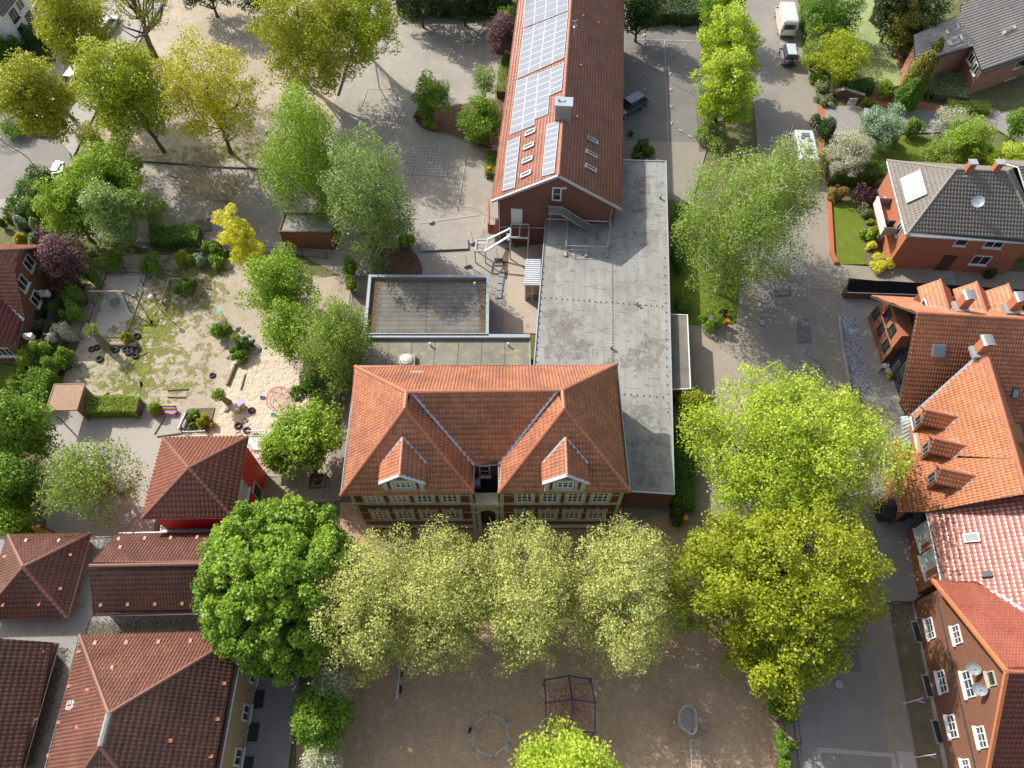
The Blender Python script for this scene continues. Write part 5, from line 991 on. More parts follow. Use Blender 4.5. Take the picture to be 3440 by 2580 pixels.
def roofwin(root,t,pts,pl,fm,gm,name='skylight',h=.12):
    q=[onp(t,*p,pl) for p in pts]; cc=sum(q,Vector())/4; ax=((q[1]-q[0])+(q[2]-q[3]))/4; ay=((q[3]-q[0])+(q[2]-q[1]))/4; n=pl[1]; m=MB(); m.obox(cc+n*h,ax,ay,n*.1); o=m.build(name,fm,root); m=MB(); m.obox(cc+n*(h+.105),ax*.8,ay*.8,n*.015); m.build('pane',gm,o)
roofwin(r,'h',((1142,568),(1224,572),(1215,655),(1130,650)),plA,M['steel'],M['glass_blue'])
roofwin(r,'h',((1660,853),(1698,856),(1686,922),(1648,918)),plA,M['dark'],M['glass_blue'])
# glazed red roof and the brick gable house
r2_=thing('glazed_roof_house','house with a shiny glazed red tile roof between the orange roof and the brick gable','house',(34,18,0))
e0,e1=P('l',1110,0,4.6),P('l',1197,440,4.6); dE=(e1-e0); dE.z=0; dE.normalize(); u=W(-dE.y,dE.x,0); u=u if u.x>0 else -u
plC=plane(e0,e1,e0+u*4+W(0,0,2.9)); QC=lambda x,y:onp('l',x,y,plC)
rf=[QC(1103,0),QC(1197,440),QC(1432,452),QC(2000,800),QC(2000,-160)]
roof(r2_,[rf],TM['red'],deckw,gut=[(rf[0],rf[1])],cap=ridge_o,gmat=M['white'],pu=.30,pv=.38,amp=.03,lift=.03)
m=MB(); x0=e0.x+.45; wallpoly(m,[(x0,e0.y-.2),(e1.x+.45,e1.y+.2),(e1.x+9,e1.y),(e0.x+9,e0.y)],0,[4.5,4.5,9,9]); m.build('wall',BR['bright'],r2_)
for f in(.25,.68):
    p=e0.lerp(e1,f); window(r2_,(p.x+.43,p.y,2.9),(-1,0),1.9,2.2,1,1,gm=plain('white_blind',(.66,.67,.66),.5))
roofwin(r2_,'l',((1340,145),(1445,140),(1458,192),(1350,205)),plC,M['steel'],M['glass_blue']); roofwin(r2_,'l',((1455,388),(1528,383),(1535,420),(1465,428)),plC,M['dark'],M['glass'])
r3_=thing('brick_gable_house','tall brown brick gable with white windows and orange roof edging at the bottom right corner','house',(31,8,0))
a0=P('l',1618,1035,11); a1=P('l',1900,1062,11); a1.y=a0.y-(a1.x-a0.x)*.02; en=P('l',1140,441,5.5); plD=plane(a0,a1,en); QD=lambda x,y:onp('l',x,y,plD)
plF=plane(a0,a1,P('l',1500,1660,6.2)); far=a0.lerp(P('l',1500,1660,6.2),2.0)
roof(r3_,[[en,a0,a1+W(6,0,0),onp('l',2200,900,plD),QD(1432,455)]],tilemat('sunlit_red_tile',(.30,.085,.06),(.24,.07,.05),.35,.5,dirt=(.34,.12,.08),coat=.2),deckw,ridges=[(a0,a1)],cap=ridge_o,pu=.2,pv=.3)  # sunlit look of the north slope is put into its redder tile colour
V,Fc,A=tile_faces([[a0,far,far+W(12,0,0),a1+W(6,0,0)]],.25,.36); npmesh('south_roof',V,Fc,4,TM['maroon'],r3_,A); slab([[a0,far,far+W(12,0,0),a1+W(6,0,0)]]).build('roof_deck',deckw,r3_)  # shaded look of the south slope is put into its darker tiles
m=MB(); tip=W(0,0,.08); m.bar(en+tip,a0+tip,.22,.2); m.bar(a0+tip,far+tip,.22,.2); m.build('verge_tiles',plain('orange_verge',(.52,.19,.08),.5),r3_)
m=MB(); a_=QD(1432,455); b_=onp('l',1760,665,plD); m.bar(a_+W(0,0,.12),b_+W(0,0,.12),.3,.05); m.build('valley_flashing',plain('white_flashing',(.7,.7,.7),.4,.3),r3_)
b0,b1=P('l',1015,590,0),P('l',1240,1659,0); dW=(b1-b0).normalized(); wpl=(b0,W(dW.y,-dW.x,0)); nn=wpl[1]; nn=nn if nn.x<0 else -nn
be=b0+dW*16; 
def up_(p,z): return W(p.x,p.y,z)
k=(a0.y-b0.y)/dW.y; ctr=b0+dW*k; kf=(far.y-b0.y)/dW.y
m=MB(); m.add([b0,be,up_(be,4.5),up_(b0+dW*min(16,kf),far.z-.3) ,up_(ctr,10.8),up_(b0,5.5)],[(5,4,3,2,1,0)] if nn.x<0 else [(0,1,2,3,4,5)]); m.add([b0,b0+W(10,.3,0),b0+W(10,.3,5.3),up_(b0,5.3)],[(0,1,2,3)]); m.build('wall',BR['brown'],r3_)
for x,y,w_,h_ in((1133,755,1.5,.95),(1305,795,1.25,.95),(1210,1100,1.5,1.05),(1380,1115,1.7,1.1),(1275,1390,1.5,1.05),(1465,1460,1.3,.95),(1370,1665,1.2,.9)): q=onw('l',x,y); window(r3_,q,(nn.x,nn.y),w_,h_,3,2,fw=.08,bar=.04)
q=onw('l',1530,1080); window(r3_,q,(nn.x,nn.y),.9,.8,1,1,fm=M['cream'])
m=MB(); 
for x0,y0,x1,y1 in((1170,540,1400,1659),): a=onw('l',x0,y0);b=onw('l',x1,y1); m.tube(a+nn*.06,W(b.x,b.y,a.z)+nn*.06,.05); 
m.build('wall_cable',M['dark'],r3_)
for x,y in((1465,1018),(1505,1152)): q=onw('l',x,y); m=MB(); dish(m,q+nn*.55,(-.6,-.5,.6),.45); m.tube(q,q+nn*.5,.03); m.build('satellite_dish',M['galv'],r3_)
for x,y in((1025,780),(1095,1130),(1158,1425)): q=P('l',x,y,0); m=MB(); m.box(q+W(.1,0,.12),(.55,1.6,.24)); o=m.build('light_well',M['concrete'],r3_); m=MB(); m.box(q+W(.1,0,.245),(.4,1.4,.02)); m.build('grating',M['black'],o)
# ---- container shed by the yard, lean-to right of the hall, playground shelter
z1=2.5; c=[P('b',190,1384,z1),P('b',520,1392,z1),P('b',455,1525,z1),P('b',150,1502,z1)]; c[2]=c[1]+(c[3]-c[0])
sh=flat('brick_shed','long low brick shed with a flat grey roof under the birches','shed',[tuple(v)[:2] for v in(c[3],c[2],c[1],c[0])],z1,flatm,BR['brown'],surf('mossy_rim',(.16,.14,.06),(.10,.09,.05),3),.16,.14)
z1=2.8; c=[P('g',1255,380,z1),P('g',1367,385,z1),P('g',1388,862,z1),P('g',1262,866,z1)]; ln_=flat('side_lean_to','low dark flat roofed annex along the right side of the long hall','annex',[tuple(v)[:2] for v in(c[3],c[2],c[1],c[0])],z1,felt_d,BR['brown'],M['white'],.08,.1)
a=P('e',352,832,2.3);b=P('e',550,826,2.3);c_=P('e',498,996,2.3);d_=P('e',297,1000,2.3); sh=thing('play_shelter','small open wooden shelter with a flat rusty brown roof behind the clipped hedge','shelter',(d_.x,d_.y,0))
m=MB(); m.add([a,b,c_,d_],[(3,2,1,0)]); m.add([p-W(0,0,.1) for p in(a,b,c_,d_)],[(0,1,2,3)]); 
for p,q in((a,b),(b,c_),(c_,d_),(d_,a)): m.bar(p-W(0,0,.04),q-W(0,0,.04),.08,.16)
m.build('roof',surf('rusty_sheet',(.30,.17,.10),(.25,.15,.09),.6,(.36,.24,.16),2,grain=12,bmp=.002,rough=.6),sh); m=MB(); cx_=sum((a,b,c_,d_),Vector())/4
for p in(a,b,c_,d_): q=p.lerp(cx_,.12); m.tube(q-W(0,0,.05),W(q.x,q.y,0),.07)
m.build('post',M['wood'],sh); m=MB(); q1,q2=b.lerp(cx_,.12),c_.lerp(cx_,.12)
for z in np.arange(.1,1.9,.16): m.bar(W(q1.x,q1.y,z),W(q2.x,q2.y,z),.05,.13)
q3=a.lerp(cx_,.12)
for z in np.arange(.1,1.9,.16): m.bar(W(q1.x,q1.y,z),W(q3.x,q3.y,z),.05,.13)
m.build('side_boards',M['wood'],sh)
# ================= trees, shrubs and hedges =================
LM={}
for k,nm_,c1,c2,tr in [('yellowgreen','yellow_green_leaf',(.23,.31,.015),(.43,.49,.035),.36),('olive','olive_yellow_leaf',(.23,.28,.02),(.44,.45,.04),.36),('gold','golden_leaf',(.38,.41,.03),(.56,.50,.03),.42),('yellow','bright_yellow_leaf',(.60,.60,.05),(.72,.68,.10),.45),
('fresh','fresh_green_leaf',(.17,.29,.022),(.34,.47,.055),.36),('bright','bright_lime_leaf',(.30,.42,.025),(.50,.60,.08),.4),('oak','olive_lime_leaf',(.17,.235,.01),(.40,.44,.03),.32),('mid','mid_green_leaf',(.13,.25,.025),(.25,.38,.05),.38),('deep','deep_green_leaf',(.06,.15,.014),(.14,.26,.03),.3),
('chestnut','chestnut_leaf',(.065,.16,.01),(.26,.40,.03),.26),('dark','dark_green_leaf',(.028,.07,.014),(.06,.12,.022),.2),('birch','birch_leaf',(.16,.25,.035),(.31,.41,.075),.34),('greybirch','grey_green_leaf',(.17,.26,.06),(.32,.42,.13),.34),
('linden','pale_linden_leaf',(.27,.335,.06),(.60,.61,.21),.36),('purple','purple_leaf',(.11,.05,.06),(.22,.12,.12),.25),('darkpurple','dark_purple_leaf',(.05,.018,.025),(.10,.04,.05),.2),('bronze','bronze_leaf',(.28,.14,.05),(.40,.34,.09),.3),
('blossom','white_blossom',(.70,.64,.62),(.40,.46,.22),.3),('bluegreen','blue_green_leaf',(.16,.27,.13),(.28,.40,.24),.25),('oliveconifer','olive_conifer',(.15,.17,.02),(.26,.26,.04),.15),('conifer','dark_conifer',(.03,.06,.018),(.06,.10,.025),.15),
('palehedge','pale_grey_hedge_leaf',(.14,.20,.07),(.27,.31,.14),.2),('hedge','clipped_hedge_leaf',(.20,.31,.02),(.32,.43,.05),.3),('bare','bud_brown',(.26,.21,.12),(.36,.31,.18),.1)]: LM[k]=leafmat(nm_,c1,c2,tr)
T=tree
# --- upper left
T('maple_tree','tall olive yellow tree at the top left beside the parked cars','D',150,50,66,10,5.2,LM['olive'],15000,.24,150,1.0,tr=.2,twig=60)
T('maple_tree','broad olive yellow tree overhanging the parked cars at the left edge','D',80,214,66,8.5,4.4,LM['olive'],15000,.24,150,1.0,tr=.2,base=('a',482,775),twig=60)
T('maple_tree','fresh green tree between the olive tree and the orange tinted one','D',268,196,84,9.5,5.4,LM['yellowgreen'],19000,.24,150,1.1,tr=.22,base=('a',1065,985),twig=60)
T('maple_tree','orange tinted young tree with dark branches showing, left of the big olive tree','D',456,196,102,9.5,5.4,LM['gold'],15500,.2,150,1.1,tr=.22,base=('a',1497,992),nl=10,twig=200)
T('oak_tree','sparse leaning tree with a thick dark trunk at the top edge','D',285,-35,90,12,4.5,LM['olive'],5500,.2,90,1.1,tr=.38,base=('a',1005,375),nl=9,twig=200)
T('maple_tree','huge olive yellow tree beside the asphalt school yard','D',658,72,112,10,6.2,LM['olive'],24000,.22,210,1.2,tr=.3,base=('a',1990,560),nl=12,twig=240)
T('maple_tree','fresh green tree behind the huge olive one at the top of the school yard','D',772,34,84,9,5,LM['yellowgreen'],17000,.23,150,1.1,tr=.22,base=('b',690,330),twig=50)
T('birch_tree','tall bright green birch beside the brick shed','D',668,325,90,9,6.8,LM['fresh'],30000,.18,220,1.0,bark='bark_white',tr=.2,egg=.2,droop=.9,twig=60)
T('birch_tree','grey green birch in front of the brighter one, next to the round bed','D',795,425,92,8,6.8,LM['greybirch'],31000,.18,230,1.0,bark='bark_white',tr=.2,base=('f',750,130),egg=.2,droop=.9,twig=60)
def barebranch(m,p,d,l,r,k):
    q=p
    for i in range(3): d=(d+W_(rnd.uniform(-.12,.12),rnd.uniform(-.12,.12),rnd.uniform(-.02,.1))).normalized(); q2=q+d*l/3; m.tube(q,q2,r*(1-.13*i),r*(1-.13*(i+1)),5 if k>2 else 3,False); q=q2
    if k==0: return
    for i in range(3 if k>1 else 4): a=rnd.uniform(0,6.283); s_=rnd.uniform(.35,.75); u=d.orthogonal().normalized(); v=d.cross(u); barebranch(m,q-d*l*rnd.uniform(0,.3),(d+(u*math.cos(a)+v*math.sin(a))*s_+W_(0,0,.12)).normalized(),l*rnd.uniform(.66,.86),r*.64,k-1)
W_=lambda x,y,z:Vector((x,y,z))
b_=P('a',1495,1370,0); r=thing('bare_tree','leafless brown tree on the school yard, its twigs in bud','tree',tuple(b_)); m=MB(); m.tube(b_,b_+W_(-.1,0,1.5),.24,.19,8); 
for i in range(9): a=6.283*i/9+rnd.uniform(-.2,.2); barebranch(m,b_+W_(-.1,0,.9+.08*i),W_(math.cos(a)*.8,math.sin(a)*.8,.75).normalized(),2.05,.115,4)
m.build('trunk',M['bark_pale'],r,uv=False); tips=np.array([v for v in m.v if v[2]>2.5][::7]); V,Fc=leaves(tips+rng.normal(size=tips.shape)*.05,.07,.4); npmesh('crown',V,Fc,4,LM['bare'],r,rng.random(len(tips)))
T('small_tree','small round green tree at the left end of the yard planting bed','D',930,205,34,3.6,2.5,LM['mid'],6500,.19,60,.7,tr=.11,base=('b',1120,800))
T('small_tree','round green tree in the middle of the yard planting bed','D',1037,255,42,3.8,2.6,LM['mid'],8500,.19,70,.8,tr=.11)
T('small_tree','thin grey green tree above the middle of the planting bed','D',1045,172,25,3.6,1.8,LM['greybirch'],2200,.17,36,.6,tr=.08)
T('purple_plum','purple leaved plum tree beside the solar panel roof','D',1082,72,33,4,2.7,LM['purple'],6500,.17,70,.7,tr=.12,base=('b',1612,405))
T('small_tree','light green shrub tree behind the purple plum','D',1100,38,20,3.5,1.8,LM['fresh'],2600,.17,30,.6,tr=.08)
bush('shrub','leafy green shrub below the small tree at the left end of the bed','b',1115,780,50,1.6,LM['fresh'],1800,.16)
bush('shrub','dark low shrub at the left end of the yard bed','b',1045,740,30,1.2,LM['deep'],900)
bush('shrub','upright green shrub at the lower tip of the yard bed','b',1420,880,70,2.0,LM['mid'],2600,.16)
# planting along the classroom block
hedge('hedge','lime green hedge strip along the left wall of the classroom block',[P('b',1525,1160),P('b',1530,1010)],1.2,.9,LM['fresh'],2600)
hedge('hedge','green hedge strip between the purple plum and the yard bed',[P('b',1590,640),P('b',1630,400)],1.4,1.2,LM['fresh'],3200)
# --- left group
T('maple_tree','pale green tree by the side street, upper of the left group','D',232,385,74,5,3.4,LM['fresh'],15000,.22,110,.9,tr=.16)
T('maple_tree','pale mint green tree in the middle of the left group','D',245,470,52,5,3.6,LM['greybirch'],10000,.2,90,.8,tr=.14,base=('a',900,1640))
T('beech_tree','darker green tree at the left of the group above the brick house','D',148,452,52,4.6,3.6,LM['fresh'],12000,.2,90,.9,tr=.16)
T('small_tree','sparse thin green tree right of the left group','D',325,452,30,3.6,2.4,LM['mid'],1800,.17,34,.6,tr=.07,base=('a',985,1555))
bush('shrub','brownish twiggy thicket below the green tree at the upper left','a',600,900,110,3.0,LM['olive'],3600,.13,K=40,core=False)
bush('shrub','sparse olive bushes left of the leafless tree','a',790,920,120,2.2,LM['olive'],1700,.12,core=False)
T('yellow_maple','glowing bright yellow tree with upright branches behind the fence','D',516,515,42,4.8,4.2,LM['yellow'],11000,.17,46,.7,bark='bark_grey',tr=.13,base=('D',548,600),lump=.4,shell=.5)
T('maple_tree','light green tree below the yellow tree at the playground','D',602,612,64,4.8,3.4,LM['fresh'],15000,.19,100,.9,tr=.15)
T('maple_tree','lime green tree standing between the light green tree and the sand','D',622,705,52,4.2,3.0,LM['fresh'],9000,.19,70,.85,tr=.14)
T('birch_tree','drooping grey green birch at the left of the mossy flat roof','D',712,730,74,6.2,4.8,LM['birch'],20000,.16,160,.85,bark='bark_white',tr=.16,egg=.15,droop=1.0,ryf=1.15)
bush('shrub','dark green bush at the foot of the drooping birch','D',690,820,48,3.6,LM['deep'],5200,.18)
T('maple_tree','green maple between the sandpit and the old school','D',665,940,64,4.4,3.0,LM['fresh'],13000,.21,90,.9,tr=.15,base=('f',395,1460),ryf=1.05)
T('maple_tree','smaller light green maple beside the outdoor stair of the red pavilion','r',800,1300,150,2.6,2.0,LM['fresh'],6500,.19,50,.8,tr=.1)
T('young_tree','sparse pale green tree on the paved terrace left of the red pavilion','D',196,1038,100,5.0,3.2,LM['birch'],8500,.17,120,1.0,tr=.15,base=('e',790,1545),nl=12,twig=260,ryf=.85)
T('maple_tree','big mid green tree at the left edge beside the terrace','D',28,925,62,5,3.8,LM['mid'],15000,.22,100,1.0,tr=.18)
T('maple_tree','green tree at the left edge below the terrace','D',15,1040,48,4.4,3.4,LM['mid'],10000,.22,80,.9,tr=.16)
T('small_tree','small bright green tree at the left edge above the pyramid roof','D',22,1120,34,3,2.2,LM['fresh'],4500,.2,40,.8,tr=.1)
# --- foreground row
T('chestnut_tree','huge rounded deep green chestnut between the brown roofs and the old school','D',602,1255,160,7.0,5.0,LM['chestnut'],64000,.23,640,.56,tr=.36,ryf=1.15,lump=.07,flat=.95,up=1.0,shell=.8,nl=14)
for i,(x,y,rp,rf,lb) in enumerate([(802,1300,112,1.32,'pale linden at the left end of the row, next to the chestnut'),(962,1285,102,1.42,'pale linden second from the left in the row before the old school'),(1140,1272,106,1.38,'pale linden third in the row, before the school entrance arch'),(1340,1280,118,1.28,'pale linden at the right end of the row before the old school')]):
    T('linden_tree',lb,'D',x,y,rp,7.4,4.4,LM['linden'],29000,.15,320,.8,ryf=rf,bark='bark_grey',tr=.24,nl=14,twig=420,group='row of pale lindens before the old school',lump=.12)
T('lime_tree','large glowing lime green tree over the street, upper of the two','D',1715,962,218,7.5,5.2,LM['bright'],50000,.19,520,1.0,ryf=.76,tr=.36,lump=.14,nl=14,twig=150)
T('oak_tree','large olive lime tree over the street, lower of the two','D',1680,1240,210,7.2,5.4,LM['oak'],58000,.2,470,.85,ryf=.8,tr=.38,lump=.24,nl=14,twig=180,shell=.66)
T('oak_tree','smaller olive lime tree at the foot of the big one by the street','D',1690,1412,92,5.2,3.6,LM['oak'],15000,.21,170,.8,ryf=1.0,tr=.2,lump=.3,twig=60)
T('lime_tree','bright lime green treetop cut by the bottom edge of the picture','D',1232,1722,128,8.5,4.6,LM['bright'],22000,.2,190,.9,tr=.24,lump=.12,ryf=1.0)
T('small_tree','small deep green tree between the brown roofs and the soil yard','D',690,1548,52,3.4,2.4,LM['mid'],10500,.2,90,.75,tr=.12,lump=.25,ryf=1.1)
T('blossom_tree','white blossoming tree at the bottom edge','D',692,1655,42,2.8,1.8,LM['blossom'],5200,.13,70,.55,tr=.08)
T('blossom_tree','white blossoming tree squeezed between the chestnut and the linden','D',712,1482,34,3.2,2.0,LM['blossom'],2600,.13,40,.55,tr=.08)
# --- birches at the street
T('birch_tree','large weeping birch on the verge by the street','D',1590,478,132,9.5,6.6,LM['birch'],38000,.165,230,1.0,bark='bark_white',tr=.24,base=('g',1560,240),egg=.1,droop=1.3,nl=12,twig=200,ryf=.95,lump=.25)
T('birch_tree','weeping birch leaning over the caravan','D',1676,408,88,9,5.6,LM['birch'],22000,.165,200,1.0,bark='bark_white',tr=.18,base=('D',1632,560),egg=.1,droop=1.3,nl=10,twig=120,ryf=1.0)
T('lime_tree','bright lime green street tree at the top of the car park','D',1572,95,60,6.5,4.4,LM['bright'],14000,.24,150,.75,tr=.18,lump=.2)
T('lime_tree','bright lime green street tree in the middle of the car park edge','D',1568,190,58,5.6,4.2,LM['bright'],15000,.24,150,.75,tr=.18,lump=.2)
T('lime_tree','green street tree cut by the top edge','D',1560,2,48,5.5,3.6,LM['fresh'],9000,.23,90,.8,tr=.16)
bush('shrub','light green undergrowth below the lime green street trees','D',1538,288,32,2.2,LM['birch'],3400,.16,ryf=1.4)
bush('shrub','green shrubs at the foot of the verge birch','D',1480,470,26,2.2,LM['deep'],2600,.17,ryf=1.6)
bush('shrub','dark green shrubs along the right edge of the long flat roof','D',1464,560,17,1.6,LM['deep'],2200,.16,ryf=3.2)
bush('shrub','low shrub above the dark lean to roof','D',1470,655,20,1.4,LM['mid'],1500,.15)
bush('viburnum_bush','round bush covered in white flowers beside the orange litter bin','g',1525,418,66,1.9,LM['mid'],2600,.15)
L_=None
bush('shrub','small dark red bush beside the white flowering bush','g',1600,372,28,1.0,LM['darkpurple'],700,.12)
bush('shrub','olive spring bush at the lower end of the dark lean to','g',1380,980,98,3.2,LM['olive'],4200,.14,core=False)
hedge('hedge','deep green hedge between the flat hall and the side path',[P('g',1318,1150),P('g',1325,1400),P('g',1318,1659)],1.6,1.4,LM['deep'],7000,.17,rough=.12)
bush('shrub','dark bush beside the orange bin below the flat hall','k',1295,40,55,1.8,LM['dark'],2000,.16)
for t,x,y,r_,h,mt,lb in [('l',155,1310,85,2.2,'deep','deep green bush at the right edge of the soil yard'),('l',175,1500,65,1.8,'mid','green bush below the deep green one by the side walk'),('l',180,1640,55,1.5,'mid','green bush at the bottom edge by the side walk'),
 ('c',1065,945,42,1.4,'deep','dark shrub in the bed at the car park end'),('c',1120,990,40,1.3,'deep','dark shrub at the right of the car park bed'),('c',1050,1020,30,.9,'mid','low shrub at the front of the car park bed'),('c',1001,862,14,.7,'deep','single small shrub at the wall of the classroom block'),
 ('d',950,265,62,2.4,'mid','green garden bush left of the large brick house'),('d',985,310,52,2.2,'palehedge','pale green bush before the corner of the large brick house'),
 ('d',845,575,62,1.8,'hedge','clipped green bush at the end of the daisy lawn'),('d',700,660,26,1.4,'mid','small green bush at the garden gate'),('d',765,690,20,1.2,'deep','dark dwarf bush at the drive'),
 ('d',950,480,20,.9,'bluegreen','small blue green ball shrub on the red path'),('d',400,515,35,1.2,'mid','dark round shrub left of the yellow shrub tree'),('d',440,575,60,1.6,'palehedge','rounded grey green shrub by the pavement'),('d',440,640,60,1.0,'palehedge','low wide grey green shrub at the red path corner'),
 ('d',385,245,52,2.0,'oliveconifer','rounded olive shrub beside the long hedge'),('d',360,400,30,2.4,'hedge','lime green shrub at the end of the long hedge'),
 ('d',740,1520,52,1.7,'fresh','round fresh green bush in the front garden bed'),('d',742,1602,34,1.0,'yellow','small golden yellow bush in the front garden'),('d',712,1380,50,1.3,'palehedge','grey green bush between the purple bush and the round green bush'),
 ('d',800,1190,42,1.8,'palehedge','pale shrub at the corner of the grey roofed house'),('d',745,1435,26,.7,'fresh','low green cushion plant in the front bed'),
 ('h',820,35,72,1.3,'yellow','variegated yellow green shrub at the corner of the grey roofed house'),('h',1515,120,42,1.3,'dark','dark round shrub at the drive of the grey roofed house'),('h',868,778,14,.6,'yellow','small yellow green pot plant by the boarded gable'),
 ('d',900,900,48,1.8,'birch','small pale green tree shrub on the garden lawn'),('d',1010,830,60,2.4,'mid','green shrub between the blossoming garden trees'),('d',1480,985,60,1.6,'mid','green shrub at the right of the garden lawn')]:
    bush('shrub',lb,t,x,y,r_,h,LM[mt],int(900+r_*42),.14)
bush('purple_bush','round dark purple bush in the front garden','d',697,1262,64,2.2,LM['darkpurple'],3600,.14)
bush('bronze_bush','bronze and yellow bush beside the round blue sign','d',530,1265,56,1.6,LM['bronze'],2400,.14)
T('shrub_tree','large yellow green shrub tree beside the daisy lawn','D',1812,118,58,3.2,2.6,LM['yellowgreen'],15000,.17,140,.8,tr=.12,lump=.3,ryf=1.15)
hedge('hedge','tall fresh green hedge along the pavement at the top right',[P('d',300,-60),P('d',330,120),P('d',350,300),P('d',370,440)],1.8,2.0,LM['mid'],8500,.17,rough=.12)
bush('shrub','broad green bush behind the tall hedge','d',410,165,95,2.6,LM['mid'],5200,.16)
T('spruce_tree','dark feathery conifer at the top right behind the hedge','D',1805,22,58,4,3,LM['deep'],9000,.2,70,.9,tr=.14)
T('conifer_tree','near black conifers behind the lawn at the top edge','D',1940,12,46,5,3.2,LM['conifer'],13000,.22,90,1.0,tr=.2)
T('conifer_tree','dark conifer touching the corner of the large brick house roof','D',1995,30,42,5,3.6,LM['conifer'],9000,.2,60,.9,tr=.16)
T('conifer_tree','olive brown conifer between the dark ones and the brick house','D',1955,62,38,3.8,2.8,LM['oliveconifer'],7500,.16,90,.6,tr=.14)
T('cedar_tree','silver blue cedar at the top edge','D',1960,-8,42,5.5,2.0,LM['bluegreen'],5200,.16,50,.8,tr=.14)
bush('tall_thuja','tall olive brown thuja before the large brick house','m',430,1090,172,6.6,LM['oliveconifer'],17000,.15,ryf=1.0,sharp=.12,lump=.1)
bush('tall_thuja','bright green thuja at the foot of the olive one','m',310,1330,150,4.2,LM['deep'],10000,.15,sharp=.2,lump=.14)
bush('tall_thuja','slim olive thuja touching the house roof','m',600,850,105,5.6,LM['oliveconifer'],9000,.15,sharp=.15)
blk=[P('m',560,1120,0),P('m',930,1180,0),P('m',1010,1400,0),P('m',720,1400,0)]
hedge('ground_cover_hedge','wide flat grey green hedge at the foot of the large brick house',[P('m',760,1110,0),P('m',830,1430,0)],4.4,1.0,LM['palehedge'],9000,.14)
hedge('hedge','low clipped hedge along the entrance of the large brick house',[P('m',800,1530,0),P('m',1380,1570,0)],1.5,.9,LM['hedge'],3800)
hedge('hedge','dark green hedge above the front lawn',[P('d',455,1165,0),P('d',860,1175,0)],2.0,1.9,LM['deep'],7500,.15)
bush('ivy_bush','dark green ivy covered bush beside the caravan','d',470,835,68,2.6,LM['dark'],5200,.16,ryf=1.35)
hedge('hedge','dark clipped hedge behind the brown garden wall',[P('d',555,600,0),P('d',735,600,0)],1.6,1.4,LM['deep'],3600)
T('blossom_tree','pinkish white blossoming apple tree by the front garden','D',1838,325,44,3.2,2.2,LM['blossom'],11500,.13,110,.7,tr=.12,twig=80,lump=.25)
T('blossom_tree','white blossoming tree before the drive of the large brick house','D',2055,262,36,2.8,1.7,LM['blossom'],3600,.13,60,.6,tr=.08,twig=60)
T('garden_tree','grey green garden tree beside the apple blossom','D',1908,275,46,3.0,2.2,LM['bluegreen'],9500,.16,90,.7,tr=.11)
T('garden_tree','fresh green round garden tree above the grey hipped roof','D',2090,302,46,3.0,2.3,LM['fresh'],11500,.16,100,.7,tr=.12)
T('garden_tree','pale olive garden tree left of the round one','D',2030,338,34,2.6,1.8,LM['birch'],5200,.15,60,.6,tr=.09)
T('garden_tree','lime green tree at the right edge above the grey roof','D',2188,340,36,3.0,2.1,LM['bright'],6000,.18,60,.7,tr=.1)
T('garden_tree','green tree at the right edge beside the curved drive','D',2205,262,26,2.8,2.0,LM['mid'],3600,.18,40,.6,tr=.09)
T('pine_tree','tall tree with a bare grey leaning trunk at the top edge above the daisy lawn','D',1925,-75,50,11,3,LM['oliveconifer'],6000,.2,60,.9,bark='bark_grey',tr=.32,base=('d',742,135))
# --- dark belt along the top edge
for i,(x,y,r_,z,mt,lb) in enumerate([(905,-22,55,5,'dark','dark tree at the top edge above the school yard, leftmost of three'),(1000,-26,55,5,'dark','dark tree at the top edge above the school yard, middle one'),(1075,-18,42,5,'dark','dark tree at the top edge above the school yard, next to the solar roof'),(1385,10,36,5,'dark','dark evergreen behind the top end of the classroom block'),(560,-35,60,5,'dark','dark tree at the top edge above the sand playground, right one'),(440,-45,60,5,'dark','dark tree at the top edge above the sand playground, left one')]):
    T('evergreen_tree',lb,'D',x,y,r_,z,3.6,LM[mt],9000,.24,70,1.0,tr=.18)
hedge('hedge','dark green hedge at the top of the car park',[P('c',1010,120,0),P('c',1500,130,0)],3.0,1.8,LM['dark'],9000,.17,rough=.12)
hedge('hedge','clipped lighter hedge behind the dark one at the top of the car park',[P('c',1110,52,0),P('c',1370,52,0)],1.2,1.6,LM['mid'],3200)
hedge('hedge','dark tall hedge along the top edge of the school yard',[P('D',860,22,0),P('D',1105,18,0)],3.0,2.6,LM['dark'],9000,.2,rough=.15)
